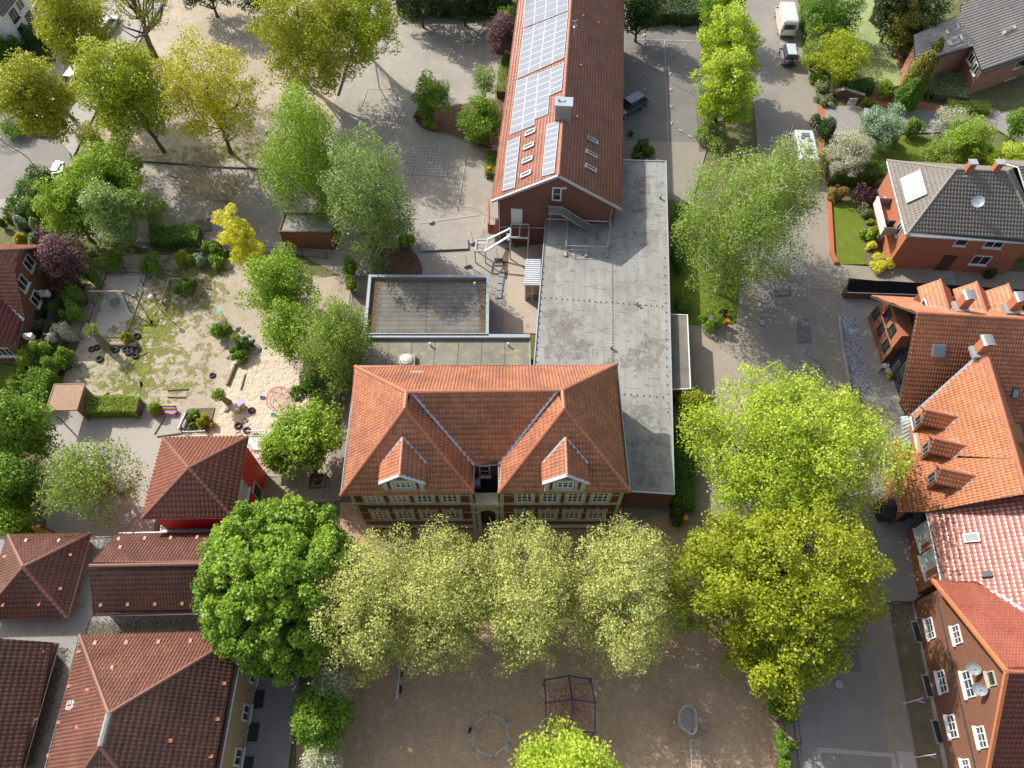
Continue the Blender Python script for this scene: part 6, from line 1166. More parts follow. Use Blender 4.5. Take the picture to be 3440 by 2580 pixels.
# --- around the lower left playground
for t,x,y,r_,h,mt,lb in [('e',585,118,60,2.4,'mid','round green bush at the top left corner of the swing pit'),('e',725,35,62,2.4,'mid','green bush above the swing pit'),('e',600,20,52,2.0,'fresh','green bush at the fence left of the swing pit'),
 ('e',510,255,72,2.8,'mid','green bush left of the swing beam, upper of the row'),('e',478,370,62,2.6,'mid','green bush left of the swing pit, middle of the row'),('e',400,500,74,2.6,'blossom','pale blossoming bush at the bend of the board fence'),
 ('e',348,348,38,1.8,'deep','small clipped bush between the brick house and the fence'),('e',300,300,90,1.8,'dark','dark shrubs in the shade of the left brick house'),('e',250,440,80,1.6,'dark','dark shrub below the air unit of the brick house'),
 ('e',230,605,72,2.8,'hedge','lime green bush left of the board fence, upper one'),('e',165,705,75,2.6,'hedge','lime green bush left of the board fence, middle one'),('e',125,820,62,2.4,'hedge','lime green bush left of the board fence, lower one'),
 ('e',405,655,52,2.0,'mid','green bush right of the board fence, upper one'),('e',335,725,62,2.2,'mid','green bush right of the board fence behind the tyres'),
 ('e',1215,210,64,2.1,'deep','dark green ball bush beside the balance beam'),('e',990,55,66,2.2,'mid','green bush at the back fence right of the swing pit'),('e',1290,25,46,1.5,'bluegreen','blue green bush at the back fence'),('e',1402,32,56,1.4,'mid','low green bush at the back fence next to the yellow tree'),('e',1175,25,52,1.5,'olive','olive bush at the back fence'),
 ('e',1442,452,72,1.7,'mid','spreading green bush on the playground mound'),('e',1515,610,30,.9,'mid','small green bush at the left of the stones'),('e',1560,650,42,1.0,'mid','green bush among the stones'),('e',1595,580,46,1.4,'deep','dark bush among the stones'),('e',822,520,34,1.5,'olive','small olive juniper at the corner of the swing pit'),
 ('e',1258,1022,36,.9,'mid','clipped dome shrub in the bed by the red benches'),('e',1320,1075,42,1.1,'olive','olive shrub in the bed by the red benches'),('e',1240,1100,16,.5,'mid','tiny plant in the bed by the red benches'),
 ('f',612,70,52,2.6,'mid','green bush on the path by the round bed'),('f',610,185,48,2.0,'mid','round green bush at the end of the path fence'),('f',780,70,48,1.7,'bluegreen','silvery bush at the foot of the grey green birch'),('b',960,1570,56,1.8,'fresh','bright green bush on the round bed'),('b',790,1510,70,2.6,'mid','green bush between the birch and the round bed'),
 ('r',560,1120,100,1.2,'fresh','low leafy bushes behind the outdoor stair'),('o',190,35,28,1.4,'deep','small conical evergreen by the side street'),('o',285,50,68,2.6,'mid','round green bush left of the darker tree'),('o',200,160,78,2.6,'bluegreen','blue green bush above the brick house'),('o',340,160,78,2.6,'greybirch','mint green bush above the brick house'),
 ('o',200,290,62,1.6,'gold','yellowish shrub at the eaves of the brick house'),('o',330,290,60,1.7,'bluegreen','silver green shrub at the eaves of the brick house'),('o',442,300,55,1.6,'palehedge','rounded pale shrub at the corner of the brick house'),('o',70,92,34,1.0,'fresh','small lime bush beside the gravel path'),('o',15,150,30,1.2,'deep','dark small bush at the left edge by the gravel path'),
 ('o',450,260,110,3.0,'purple','small purple bush above the purple tree'),('D',30,268,46,2.2,'mid','pale bush at the left edge by the side street'),('n',60,1150,120,3.0,'bluegreen','blue green bush at the left edge below the white house'),('n',90,700,180,4.2,'deep','dark green tree bush below the white house'),('n',500,560,170,3.6,'dark','dark shrub between the white house and the olive tree'),('n',150,560,130,2.6,'dark','dark hedge bush at the wall of the white house')]:
    bush('shrub',lb,t,x,y,r_,h,LM[mt],int(900+r_*38),.14)
T('purple_maple','purple leaved maple beside the left brick house','D',131,562,44,4,3.0,LM['purple'],10000,.18,90,.8,tr=.13)
hedge('hedge','long green hedge right of the board fence',[P('e',330,800,0),P('e',290,860,0),P('e',265,950,0),P('e',300,1005,0)],2.0,1.6,LM['mid'],7000,.17,rough=.12)
hedge('hedge','dark green bushes along the side street left of the tree group',[P('a',325,1185,0),P('a',250,1290,0),P('a',200,1400,0),P('a',130,1470,0)],2.0,2.2,LM['deep'],7000,.17,rough=.14)
hedge('hedge','neatly clipped lime green hedge before the play shelter',[P('e',565,995,0),P('e',930,1000,0)],1.55,1.25,LM['hedge'],6500,.12,rough=.04)
bush('clipped_bush','clipped cube shaped bush at the right end of the lime hedge','e',1000,990,42,1.3,LM['hedge'],2200,.12,lump=.05)
hedge('hedge','green hedge along the back fence above the playground',[P('a',1010,1570,0),P('a',1310,1560,0)],1.8,1.4,LM['mid'],5200,.15,rough=.1)
bush('shrub','green bush at the end of the back hedge beside the yellow tree','a',1385,1590,60,2.0,LM['mid'],3200,.15)
# pollard willows
def pollard(label,t,bx,by,tx,ty,h,mt,r0=.32,rr=.8,n=1500):
    b=P(t,bx,by,0); tp=P(t,tx,ty,h); root=thing('pollard_willow',label,'tree',tuple(b),0,'pollard willows on the playground'); m=MB(); pr=b
    for i in range(5): q=b.lerp(tp,(i+1)/5); m.tube(pr,q,r0*(1.25-.12*i),r0*(1.13-.12*i)+(.1 if i==4 else 0),9,True); pr=q
    m.ball(tp,r0*1.15,9,.8,.15); 
    for i in range(26): d=Vector(rvec(1)[0]); d.z=abs(d.z)+.2; m.tube(tp,tp+d*rr*.8,.03,.012,4,False)
    m.build('trunk',M['bark_grey'],root,uv=False); d=rvec(n); d[:,2]=d[:,2]*.7+.25; L=np.array(tp)+d*rng.uniform(.35,1,n)[:,None]*rr; V,Fc=leaves(L,.13,.6); npmesh('crown',V,Fc,4,LM[mt],root,rng.random(n))
pollard('thick leaning pollard willow stump beside the scattered tyres','e',700,600,598,485,2.6,'birch',.34,.75,700)
pollard('pollard stump on the stony mound','e',1560,600,1525,535,1.6,'birch',.26,.5,700)
pollard('bushy pollard stump at the sandpit edge','e',1480,950,1420,905,1.6,'birch',.26,.65,1200)
# ================= vehicles, play equipment, street furniture =================
def loft(m,secs):
    """secs: (y, [(x,z)...] right half from bottom to top) -> closed body"""
    rings=[]
    for y,pr in secs:
        ring=[(x,y,z) for x,z in pr]+[(-x,y,z) for x,z in reversed(pr)]; rings.append(ring)
    n=len(rings[0]); vs=[p for r in rings for p in r]; fs=[]
    for k in range(len(rings)-1):
        for i in range(n): a=k*n+i;b=k*n+(i+1)%n; fs.append((a,b,b+n,a+n))
    fs+=[tuple(range(n-1,-1,-1)),tuple(range((len(rings)-1)*n,len(rings)*n))]; m.add(vs,[tuple(reversed(f)) for f in fs])
def wheel(root,x,y,r,w=.22):
    m=MB(); m.tube((x-w/2,y,r),(x+w/2,y,r),r,r,16); o=m.build('wheel',M['black'],root,world=False); m=MB(); s=1 if x>0 else -1; m.tube((x+s*w*.45,y,r),(x+s*(w/2+.02),y,r),r*.6,r*.55,12); m.build('rim',M['galv'],o,world=False)
def carmat(name,c,rough=.25,metal=.3):
    m,t,b=nm(name); b.inputs['Base Color'].default_value=(*c,1); b.inputs['Roughness'].default_value=rough; b.inputs['Metallic'].default_value=metal; b.inputs['Coat Weight'].default_value=1; b.inputs['Coat Roughness'].default_value=.05; return m
def car(name,label,loc,rz,col,L=4.5,Wd=1.8,H=1.5,kind='hatch',group=None,cat='car',roofm=None,bonnet=1.05):
    """vehicle pointing along +Y"""
    r=thing(name,label,cat,loc,rz,group); w=Wd/2; h=L/2; zb=.32; belt=H*.6; paint=col
    def low(y,k=1,zt=belt): return (y,[(w*.9*k,zb),(w*k,zb+.18),(w*k,zt-.12),(w*.94*k,zt),(w*.5*k,zt+.03)])
    m=MB()
    if kind in('van','camper'):
        B=H*.93 if kind=='van' else H*.95; f=.8 if kind=='van' else .0
        prof=lambda y,k,top:(y,[(w*.95*k,zb),(w*k,zb+.2),(w*k,top*.7),(w*.93*k,top-.1),(w*.8*k,top)])
        if kind=='van': secs=[prof(-h,.96,H*.9),prof(-h+.08,.99,H*.97),prof(-h+.3,1,H),prof(h-2.1,1,H),prof(h-1.5,.99,H*.96),prof(h-1.0,.97,H*.62),prof(h-.4,.93,H*.47),prof(h-.05,.86,H*.36)]
        else: secs=[prof(-h,.95,H*.96),prof(-h+.1,1,H),prof(h-2.0,1,H),prof(h-1.7,1,H*.97),prof(h-1.3,.95,H*.80),prof(h-.8,.85,H*.46),prof(h-.1,.8,H*.36)]
    else: secs=[low(-h,.86,belt*.8),low(-h+.12,.95,belt*.97),low(-h+.5,1),low(0,1),low(h-bonnet,.99,belt*.98),low(h-.3,.93,belt*.84),low(h,.8,belt*.66)]
    loft(m,secs); m.build('body',paint,r,world=False,smooth=False,uv=False)
    if kind not in('van','camper'):
        rw=w*.74; y0,y1=-h+.12,h-bonnet-.05; sq=kind=='jeep'; a0,a1=(.08,.25) if sq else (.45,.75)
        gh=lambda y,k,zt:(y,[(w*.93*k,belt-.02),(w*.86*k,belt+(zt-belt)*.5),(rw*k,zt-.05),(rw*.8*k,zt)])
        m=MB(); loft(m,[gh(y0,.96,belt+.05),gh(y0+a0,1,H-.03),gh((y0+y1)/2,1,H),gh(y1-a1,.98,H-.05),gh(y1,.94,belt+.03)]); g=m.build('windows',M['glass'],r,world=False,uv=False)
        m=MB(); m.obox((0,((y0+a0)+(y1-a1))/2,H-.012),Vector((rw*.84,0,0)),Vector((0,((y1-a1)-(y0+a0))/2+.03,0)),Vector((0,0,.03))); m.build('roof',roofm or paint,g,world=False)
        m=MB()
        for s in(-1,1):
            for ya,yb,za,zb2 in((y0+a0,y0,H-.06,belt),((y0+y1)/2,(y0+y1)/2,H-.05,belt),(y1-a1,y1,H-.08,belt)): m.bar((s*rw*1.02,ya,za),(s*w*.93,yb,zb2),.07,.05)
        m.build('pillar',paint,r,world=False)
    else:
        m=MB(); 
        if kind=='van':
            m.obox((0,-h-.005,H*.68),Vector((w*.72,0,0)),Vector((0,.02,0)),Vector((0,0,H*.13))); m.build('rear_window',M['glass'],r,world=False); m=MB(); m.add([(-w*.8,h-1.0+.03,H*.63),(w*.8,h-1.0+.03,H*.63),(w*.76,h-1.52,H*.93),(-w*.76,h-1.52,H*.93)],[(0,1,2,3)]); m.build('windscreen',M['glass'],r,world=False)
            for k in(-.45,-.15,.15,.45): pass
            m=MB()
            for k in(-.5,-.17,.17,.5): m.bar((w*k,-h+.4,H+.01),(w*k,h-2.3,H+.01),.05,.025)
            m.build('roof_rib',paint,r,world=False)
        else:
            for x,y,s1,s2 in((0,h-2.6,.42,.3),(-.35,.2,.2,.2),(.35,-.2,.22,.22),(0,-h+1.2,.35,.35)): m=MB(); m.box((x,y,H+.04),(s1*2,s2*2,.1)); m.build('roof_hatch',M['glass_blue'],r,world=False)
            m=MB(); m.add([(-w*.8,h-1.28,H*.80),(w*.8,h-1.28,H*.80),(w*.86,h-1.66,H*.94),(-w*.86,h-1.66,H*.94)],[(0,1,2,3)]); m.build('windscreen',M['glass'],r,world=False); m=MB(); m.obox((0,-h-.01,H*.65),Vector((w*.6,0,0)),Vector((0,.02,0)),Vector((0,0,.25))); m.build('rear_window',M['glass'],r,world=False)
    for s in(-1,1):
        for y in(-h*.62,h*.62): wheel(r,s*(w-.1),y,.33)
        m=MB(); m.box((s*w*.72,h-.06,belt*.72 if kind not in('van','camper') else .8),(.3,.1,.16)); m.build('headlight',M['white'],r,world=False)
        m=MB(); m.box((s*w*.84,-h+.0,belt*.8),(.16,.08,.3)); m.build('tail_light',redp,r,world=False)
        m=MB(); m.box((s*(w+.1),h-bonnet-.45,belt+.12),(.2,.12,.14)); m.build('mirror',M['dark'],r,world=False)
    m=MB(); m.box((0,-h-.02,.5),(Wd*.86,.1,.2)); m.build('bumper',M['dark'],r,world=False)
    return r
def yaw(a,b): d=b-a; return math.atan2(d.y,d.x)-math.pi/2
rd_=yaw(P('D',1738,553),P('D',1687,250))
wp=carmat('white_lacquer',(.68,.69,.66)); 
q=P('d',192,258,0); car('delivery_van','white delivery van parked at the kerb at the top of the street',(q.x-math.sin(rd_)*2.8,q.y+math.cos(rd_)*2.8,0),rd_,wp,5.7,2.0,2.55,'van',cat='van')
q=P('d',207,440,0); j=car('off_road_car','small boxy silver off road car with a spare wheel, parked behind the white van',(q.x-math.sin(rd_)*1.7,q.y+math.cos(rd_)*1.7,0),rd_,carmat('silver_blue',(.28,.34,.40)),3.7,1.75,1.85,'jeep',cat='car',roofm=carmat('pale_hardtop',(.50,.53,.56),.35,.1),bonnet=1.2)
m=MB(); m.torus((0,0,0),.25,.1,14,6); o=m.build('spare_wheel',M['black'],j,world=False); o.rotation_euler=(R(90),0,0); o.location=(.1,-2.05,.95)
q=P('d',325,900,2.8); car('camper_van','white motor caravan half hidden under the birch branches',(q.x,q.y,0),rd_+.02,wp,6.4,2.2,2.8,'camper',cat='caravan')
a=P('c',985,735,0);b=P('c',1050,640,.8); cy_=math.atan2(.62,.78)-math.pi/2+math.pi
q=P('c',1000,668,1.0); car('parked_car','dark blue grey estate car parked by the wall of the classroom block',(q.x-.1,q.y-.1,0),R(-52)+math.pi,carmat('blue_grey',(.06,.10,.14)),4.5,1.85,1.6)
sd=yaw(P('n',640,1640),P('n',1480,330)); tb=[('n',1480,330,(.55,.56,.58),'silver parked car at the top of the side street between the treetops'),('n',1210,730,(.30,.32,.36),'grey parked car second from the top of the side street'),('n',1060,1000,(.70,.71,.72),'white parked car in the middle of the side street, windscreen glinting'),('n',800,1330,(.45,.05,.03),'red parked car glimpsed through the olive tree'),('n',620,1660,(.58,.60,.62),'silver parked car at the lower end of the side street')]
for t,x,y,c_,lb in tb: q=P(t,x,y,.9); car('parked_car',lb,(q.x,q.y,0),sd+rnd.uniform(-.04,.04),carmat('car_paint',c_),4.3,1.78,1.5,group='cars parked along the side street')
# ---- people
def person(label,loc,rz,top,trouser,lean=.0,arm=.5,hairc=(.05,.03,.02),stride=.18):
    r=thing('person',label,'person',loc,rz); sk=plain('skin',(.50,.30,.22),.6)
    J=[(0,0,.95),(0,0,1.2),(0,lean*.1,1.42),(0,lean*.12,1.5),(0,lean*.15+.02,1.62),(0,lean*.15+.02,1.75)]; V=list(J); Eg=[(0,1),(1,2),(2,3),(3,4),(4,5)]; Rr=[.15,.14,.15,.06,.1,.085]
    def ch(par,pts,rs):
        for p,q in zip(pts,rs): V.append(p); Eg.append((par,len(V)-1)); Rr.append(q); par=len(V)-1
    ch(0,[(.1,0,.88),(.11,stride*.5,.48),(.11,stride,.08),(.11,stride+.14,.05)],[.1,.065,.05,.045]); ch(0,[(-.1,0,.88),(-.11,-stride*.4,.48),(-.11,-stride,.09),(-.11,-stride+.14,.05)],[.1,.065,.05,.045])
    ch(2,[(.2,0,1.4),(.27,.05,1.13),(.24,.1+arm*.3,.93+arm*.25),(.22,.18+arm*.35,.92+arm*.27)],[.065,.05,.038,.035]); ch(2,[(-.2,0,1.4),(-.27,.02,1.13),(-.27,.12,.9),(-.26,.16,.83)],[.065,.05,.038,.035])
    me=bpy.data.meshes.new('body'); me.from_pydata(V,Eg,[]); o=bpy.data.objects.new('body',me); C.objects.link(o); o.parent=r
    md=o.modifiers.new('Skin','SKIN'); sv=me.skin_vertices[0].data
    for i,q in enumerate(Rr): sv[i].radius=(q,q*.85 if i<3 else q)
    sv[0].use_root=True; s2=o.modifiers.new('Sub','SUBSURF'); s2.levels=1; s2.render_levels=1
    mm,t,b=nm('clothes'); tc=N(t,'ShaderNodeTexCoord'); sx=N(t,'ShaderNodeSeparateXYZ'); t.links.new(tc.outputs['Object'],sx.inputs[0])
    def step(v): n=N(t,'ShaderNodeMath',operation='GREATER_THAN'); t.links.new(sx.outputs[2],n.inputs[0]); n.inputs[1].default_value=v; return n.outputs[0]
    c1=mixc(t,step(.98),trouser,top); c2=mixc(t,step(1.5),c1,(.50,.30,.22)); c3=mixc(t,step(.09),(.03,.03,.03),c2); t.links.new(c3,b.inputs['Base Color']); b.inputs['Roughness'].default_value=.8; me.materials.append(mm)
    m=MB(); m.ball((0,lean*.15-.005,1.73),.115,10,.8); m.build('hair',plain('hair',hairc,.7),r,world=False)
    m=MB()
    for s in(-1,1):
        bx,by,bz=(.22*s,.2+arm*.35,.92+arm*.27) if s>0 else (-.26,.18,.80)
        for k,l in enumerate((.07,.08,.075,.06)): f=(k-1.5)*.018; m.tube((bx+f,by,bz),(bx+f,by+l*.7,bz-l*.5),.009,.007,5)
        m.tube((bx-.03*s,by-.03,bz),(bx-.055*s,by+.02,bz-.02),.011,.008,5)
    m.build('fingers',sk,r,world=False)
    m=MB(); 
    for s in(-1,1): m.ball((s*.035,lean*.15+.115,1.665),.012,6)
    m.ball((0,lean*.15+.13,1.635),.018,6); m.build('face',plain('face_detail',(.16,.08,.06),.6),r,world=False); return r
person('person in a white shirt and dark trousers walking beside the brick bay',tuple(P('p',420,1130,0)),R(-30),(.66,.68,.75),(.02,.02,.03),arm=.7)
person('person in a dark red top standing on the red garden path',tuple(P('m',190,800,0)),R(120),(.30,.02,.03),(.03,.03,.05),lean=1.2,arm=.9)
# ---- lamps and signs
def lamp(label,b,top,head='globe',name='street_lamp'):
    r=thing(name,label,'street lamp',tuple(b)); m=MB(); m.tube(b,b+W(0,0,.4),.06,.055,8); m.tube(b,top,.045,.035,8); m.build('pole',M['steel'],r)
    m=MB()
    if head=='globe': m.ball(top+W(0,0,.22),.24,14)
    else: m.box(top,(.7,.28,.14))
    m.build('lamp_head',M['white'],r); return r
lamp('slender playground lamp with a white globe beside the balance beam',P('z',930,960,0),P('z',560,470,2.35))
b=P('y',1420,1215,0); r=thing('street_lamp','tall street lamp with a curved arm over the side street','street lamp',tuple(b)); m=MB(); pts=[b,W(b.x,b.y,3.4)]+[W(b.x-1.9*math.sin(f)**1.3,b.y+.35*f,3.4+1.7*f-.1*f*f) for f in(.3,.6,.9,1.2,1.45)]; m.path(pts,.05,8); m.build('pole',M['steel'],r); m=MB(); m.box(pts[-1]+W(-.25,0,.0),(.75,.26,.13)); m.build('lamp_head',M['white'],r)
lamp('grey street lamp post leaning over the pavement beside the verge birch',P('S',2468,1083,0),P('S',2520,955,5.2),'box')
b=P('d',478,1300,0); r=thing('no_parking_sign','small round blue sign on a post in the front garden corner','road sign',tuple(b)); m=MB(); m.tube(b,b+W(0,0,2.3),.03); m.build('pole',M['galv'],r); m=MB(); m.tube(b+W(0,-.03,2.1),b+W(0,-.06,2.12),.24,.24,16); m.mi=1; m.tube(b+W(0,-.061,2.12),b+W(0,-.065,2.12),.17,.17,16); m.mi=0; m.bar(b+W(-.14,-.075,1.98),b+W(.14,-.075,2.25),.01,.05); m.build('disc',[plain('sign_red',(.5,.02,.02),.4),plain('sign_blue',(.02,.08,.5),.4)],r)
org=plain('orange_plastic',(.70,.20,.01),.4)
for t,x,y,lb in(('b',1510,1135,'orange litter bin in the hedge strip by the classroom block'),('k',1340,65,'orange litter bin beside the dark bush below the flat hall'),('g',1612,460,'orange litter bin beside the white flowering bush')):
    b=P(t,x,y,0); r=thing('litter_bin',lb,'litter bin',tuple(b),0,'orange litter bins'); m=MB(); m.tube(b+W(0,0,.4),b+W(0,0,1.0),.2,.24,12); m.tube(b+W(0,0,1.0),b+W(0,0,1.12),.26,.2,12); m.build('bin',org,r); m=MB(); m.box(b+W(0,-.24,.95),(.26,.06,.1)); m.build('slot',M['black'],r); m=MB(); m.tube(b+W(0,.25,0),b+W(0,.25,1.2),.04); m.build('pole',M['steel'],r)
# ---- fences
def fence(label,pts,h,name='metal_fence',step=2.4,mat='dark',bars=True,gap=.12,rails=2,pr=.03):
    P0=[Vector((p.x,p.y,0)) for p in pts]; r=thing(name,label,'fence',tuple(P0[0])); pm=MB(); 
    for a,b in zip(P0,P0[1:]):
        L=(b-a).length; k=max(1,round(L/step)); m=MB()
        for i in range(rails): z=h*(.12+.83*i/max(1,rails-1)) if rails>1 else h; m.tube(a+W(0,0,z),b+W(0,0,z),pr*.8,n=5)
        if bars:
            n=int(L/gap)
            for i in range(n): p=a.lerp(b,(i+.5)/n); m.tube(p+W(0,0,.05),p+W(0,0,h),.011,n=4,cap=False)
        m.build('panel',M[mat],r,uv=False)
        for i in range(k+1): p=a.lerp(b,i/k); q=MB(); q.tube(p,p+W(0,0,h+.05),pr*1.3,n=6); q.build('post',M[mat],r,uv=False)
    return r
fence('dark metal bar fence behind the back hedge and the brick shed',[P('a',760,1600,0),P('a',1000,1625,0),P('a',1480,1640,0),P('b',150,1655,0),P('b',470,1680,0)],1.2)
fence('low dark rope and post fence around the swing pit',[P('e',535,545,0),P('e',695,112,0),P('e',960,108,0),P('e',905,270,0)],.8,bars=False,step=1.8,name='post_fence')
fence('grey metal fence along the path beside the drooping birch',[P('f',625,260,0),P('f',605,400,0)],1.3,mat='galv')
fence('galvanised gate fence behind the red pavilion',[P('f',75,1425,0),P('f',310,1425,0)],1.1,mat='galv')
fence('short galvanised fence near the corner of the old school',[P('f',470,1440,0),P('f',440,1570,0)],1.2,mat='galv')
fence('thin black wire fence at the right edge of the soil yard',[P('l',225,1230,0),P('l',255,1500,0),P('l',278,1700,0)],1.2,bars=True,gap=.3)
fence('dark gate across the path between the lane and the house bed',[P('l',845,600,0),P('l',1020,603,0)],1.1,name='garden_gate')
fence('galvanised barrier by the terrace bed behind the red pavilion',[P('e',1215,1170,0),P('e',1350,1165,0)],1.0,mat='galv',gap=.3)
def boards(label,pts,h,mat='wood'):
    P0=[Vector((p.x,p.y,0)) for p in pts]; r=thing('board_fence',label,'fence',tuple(P0[0]))
    for a,b in zip(P0,P0[1:]):
        L=(b-a).length; n=max(2,int(L/.16)); m=MB(); d=(b-a).normalized(); m.bar(a+W(0,0,h*.85),b+W(0,0,h*.85),.05,.08); m.bar(a+W(0,0,h*.2),b+W(0,0,h*.2),.05,.08); u=W(-d.y,d.x,0)
        for i in range(n): p=a.lerp(b,(i+.5)/n); m.obox(p+W(0,0,h/2)+u*.035,d*.065,u*.012,W(0,0,h/2*rnd.uniform(.97,1.0)))
        m.build('panel',M[mat],r); q=MB(); q.box(a+W(0,0,h/2),(.11,.11,h+.08)); q.build('post',M[mat],r)
M['moss_wood']=surf('mossy_boards',(.13,.12,.07),(.09,.09,.05),2,(.10,.13,.05),5,grain=20,bmp=.01)
boards('long mossy board fence between the brick house garden and the playground',[P('e',440,330,0),P('e',375,450,0),P('e',318,640,0),P('e',255,780,0),P('e',195,960,0)],1.8,'moss_wood')
boards('weathered board fence at the left edge below the terrace',[P('i',90,20,0),P('e',200,1530,0)],1.7,'wood')
# ---- play equipment
def log(name,label,t,x0,y0,x1,y1,r=.12,z=0,mat='wood',group='logs and beams lying on the playground'):
    a=P(t,x0,y0,z);b=P(t,x1,y1,z); root=thing(name,label,'log',(a.x,a.y,0),0,group); m=MB(); k=5
    for i in range(k): m.tube(a.lerp(b,i/k)+W(0,0,r*.8),a.lerp(b,(i+1)/k)+W(0,0,r*.8),r*rnd.uniform(.93,1.06),r*rnd.uniform(.93,1.06),9)
    m.build('trunk',M[mat],root)
    for f in((.12,.88) if z>.2 else ()): p=a.lerp(b,f); q=MB(); q.tube(p,W(p.x,p.y,0),r*.9,r*.9,8); q.build('post',M[mat],root)
    return root
log('tree_trunk','thick pale log lying behind the row of tyres','e',722,580,892,580,.22,mat='wood_light')
log('timber_edge','thin timber edging at the lower end of the swing pit','e',655,528,795,525,.08,mat='wood_light')
log('timber_edge','pale timber edging along the right side of the swing pit','e',830,485,925,225,.09,mat='wood_light')
log('beam','short dark beam right of the tyre cluster','e',895,658,955,628,.07)
log('beam','dark beam lying beside the play shelter','e',617,948,707,886,.08)
log('beam','upper of two parallel beams on the worn grass','e',1088,872,1222,864,.09)
log('beam','lower of two parallel beams on the worn grass','e',1090,916,1204,918,.08)
log('tree_trunk','weathered trunk lying at the edge of the sandpit','e',1530,706,1476,840,.17)
log('plank','pale plank lying in the sandpit','e',1588,770,1562,866,.1,mat='wood_light')
log('balance_beam','raised balance beam running beside the playground lamp','e',1098,145,1042,318,.1,.45,'wood_light')
log('balance_beam','raised balance beam above the dark ball bush','e',1108,150,1330,153,.1,.45,'wood_light')
log('timber_edge','slanting timber edging on the terrace by the benches','e',1003,1157,1075,1037,.07)
log('timber_edge','flat timber edging behind the red pavilion','e',1020,1172,1180,1150,.08)
log('timber_edge','timber edging right of the bench bed','e',1390,988,1350,1150,.07)
log('timber_edge','timber edging above the bench bed','e',1238,992,1385,988,.06)
blob_=None
ground('bench_bed',gm['bed'],.3*0+.09,[('e',1215,995),('e',1385,992),('e',1350,1148),('e',1205,1140)])
ty=MB(); ty.torus((0,0,.1),.235,.1,18,8); t0=None
for i,(x,y,s,lb) in enumerate([(595,603,1,'tyre left of the pollard trunk, outermost'),(628,592,1,'tyre left of the pollard trunk, behind the outermost'),(747,609,1.05,'tyre just right of the pollard trunk'),(812,604,1.05,'tyre at the upper left of the tyre cluster'),(884,608,1.1,'tyre at the upper right of the tyre cluster'),(848,626,1,'middle tyre of the tyre cluster'),(828,632,.85,'small tyre under the middle of the cluster'),(877,647,1.1,'lowest tyre of the tyre cluster'),(645,669,1.1,'tyre lying alone below the pollard trunk'),(888,519,1.1,'tyre lying alone at the corner of the swing pit'),(440,718,1,'tyre half under the bush by the board fence, upper one'),(393,756,1,'tyre half under the bush by the board fence, lower one'),(1376,773,.9,'tyre lying alone at the left of the sandpit'),(1630,1000,1,'tyre beside the small play house'),(1543,1100,1.1,'left of two tyres in the sandpit above the red pavilion'),(1598,1128,1,'right of two tyres in the sandpit above the red pavilion')]):
    q=P('e',x,y,.1)
    if t0 is None: t0=ty.build('tyre',M['black'],None,world=False,smooth=True,uv=False); o=t0
    else: o=t0.copy(); C.objects.link(o)
    o.location=(q.x,q.y,.1 if i==6 else .0); o.scale=(s,s,s); tag(o,'black '+lb,'tyre','old tyres on the playground'); o.location.z=0 if i not in(5,) else .12
# nest swing
b=[P('e',648,362,0),P('e',850,366,0),P('e',888,277,0),P('e',668,262,0)]; tA,tB=P('e',590,228,2.6),P('e',788,231,2.6); r=thing('nest_swing','wooden swing frame with a round blue rimmed nest seat over the sand','swing',tuple((b[0]+b[1])/2)); m=MB(); m.tube(tA-W(.1,0,0),tB+W(.3,0,0),.09,.09,8); m.build('beam',M['wood_light'],r)
tl=tA.lerp(tB,.12); tr_=tB
for f,p in((tl,b[0]),(tl,b[3]),(tr_,b[1]),(tr_,b[2])): m=MB(); m.tube(p,f,.07,.06,8); m.build('leg',M['wood'],r)
c_=P('e',745,300,.55); m=MB(); m.torus(c_,.5,.055,22,6); s_=m.build('nest_seat',plain('blue_rope',(.10,.30,.36),.6),r,smooth=True); m=MB()
for i in range(-4,5): h=.48*math.sqrt(max(0,1-(i/4.6)**2)); m.tube(c_+W(i*.1,-h,-.02),c_+W(i*.1,h,-.02),.012,n=4); m.tube(c_+W(-h,i*.1,-.03),c_+W(h,i*.1,-.03),.012,n=4)
m.build('net',M['dark'],s_); m=MB()
for f,sx in((.38,-.45),(.38,-.45),(.78,.45),(.78,.45)):
    for sy in(-.25,.25): m.tube(tA.lerp(tB,f),c_+W(sx,sy,.03),.015,n=4)
m.build('rope',M['dark'],s_)
# red climbing dome
c_=P('f',150,928,0); r=thing('climbing_dome','red climbing dome of steel bars in the sandpit','climbing frame',tuple(c_)); m=MB(); Rd=1.2; rows=[[c_+W(Rd*math.cos(a)*k,Rd*math.sin(a)*k,z) for a in [2*math.pi*(i+.5*(j%2))/8 for i in range(8)]] for j,(k,z) in enumerate(((1,.03),(.86,.6),(.5,1.05)))]
rows.append([c_+W(0,0,1.2)]*8)
for j in range(4):
    for i in range(8):
        if j<3: m.tube(rows[j][i],rows[j][(i+1)%8],.017,n=5); m.tube(rows[j][i],rows[j+1][i],.017,n=5); m.tube(rows[j][i],rows[j+1][(i+1 if j%2 else i-1)%8],.017,n=5)
m.build('bars',plain('red_bars',(.60,.13,.11),.4),r)
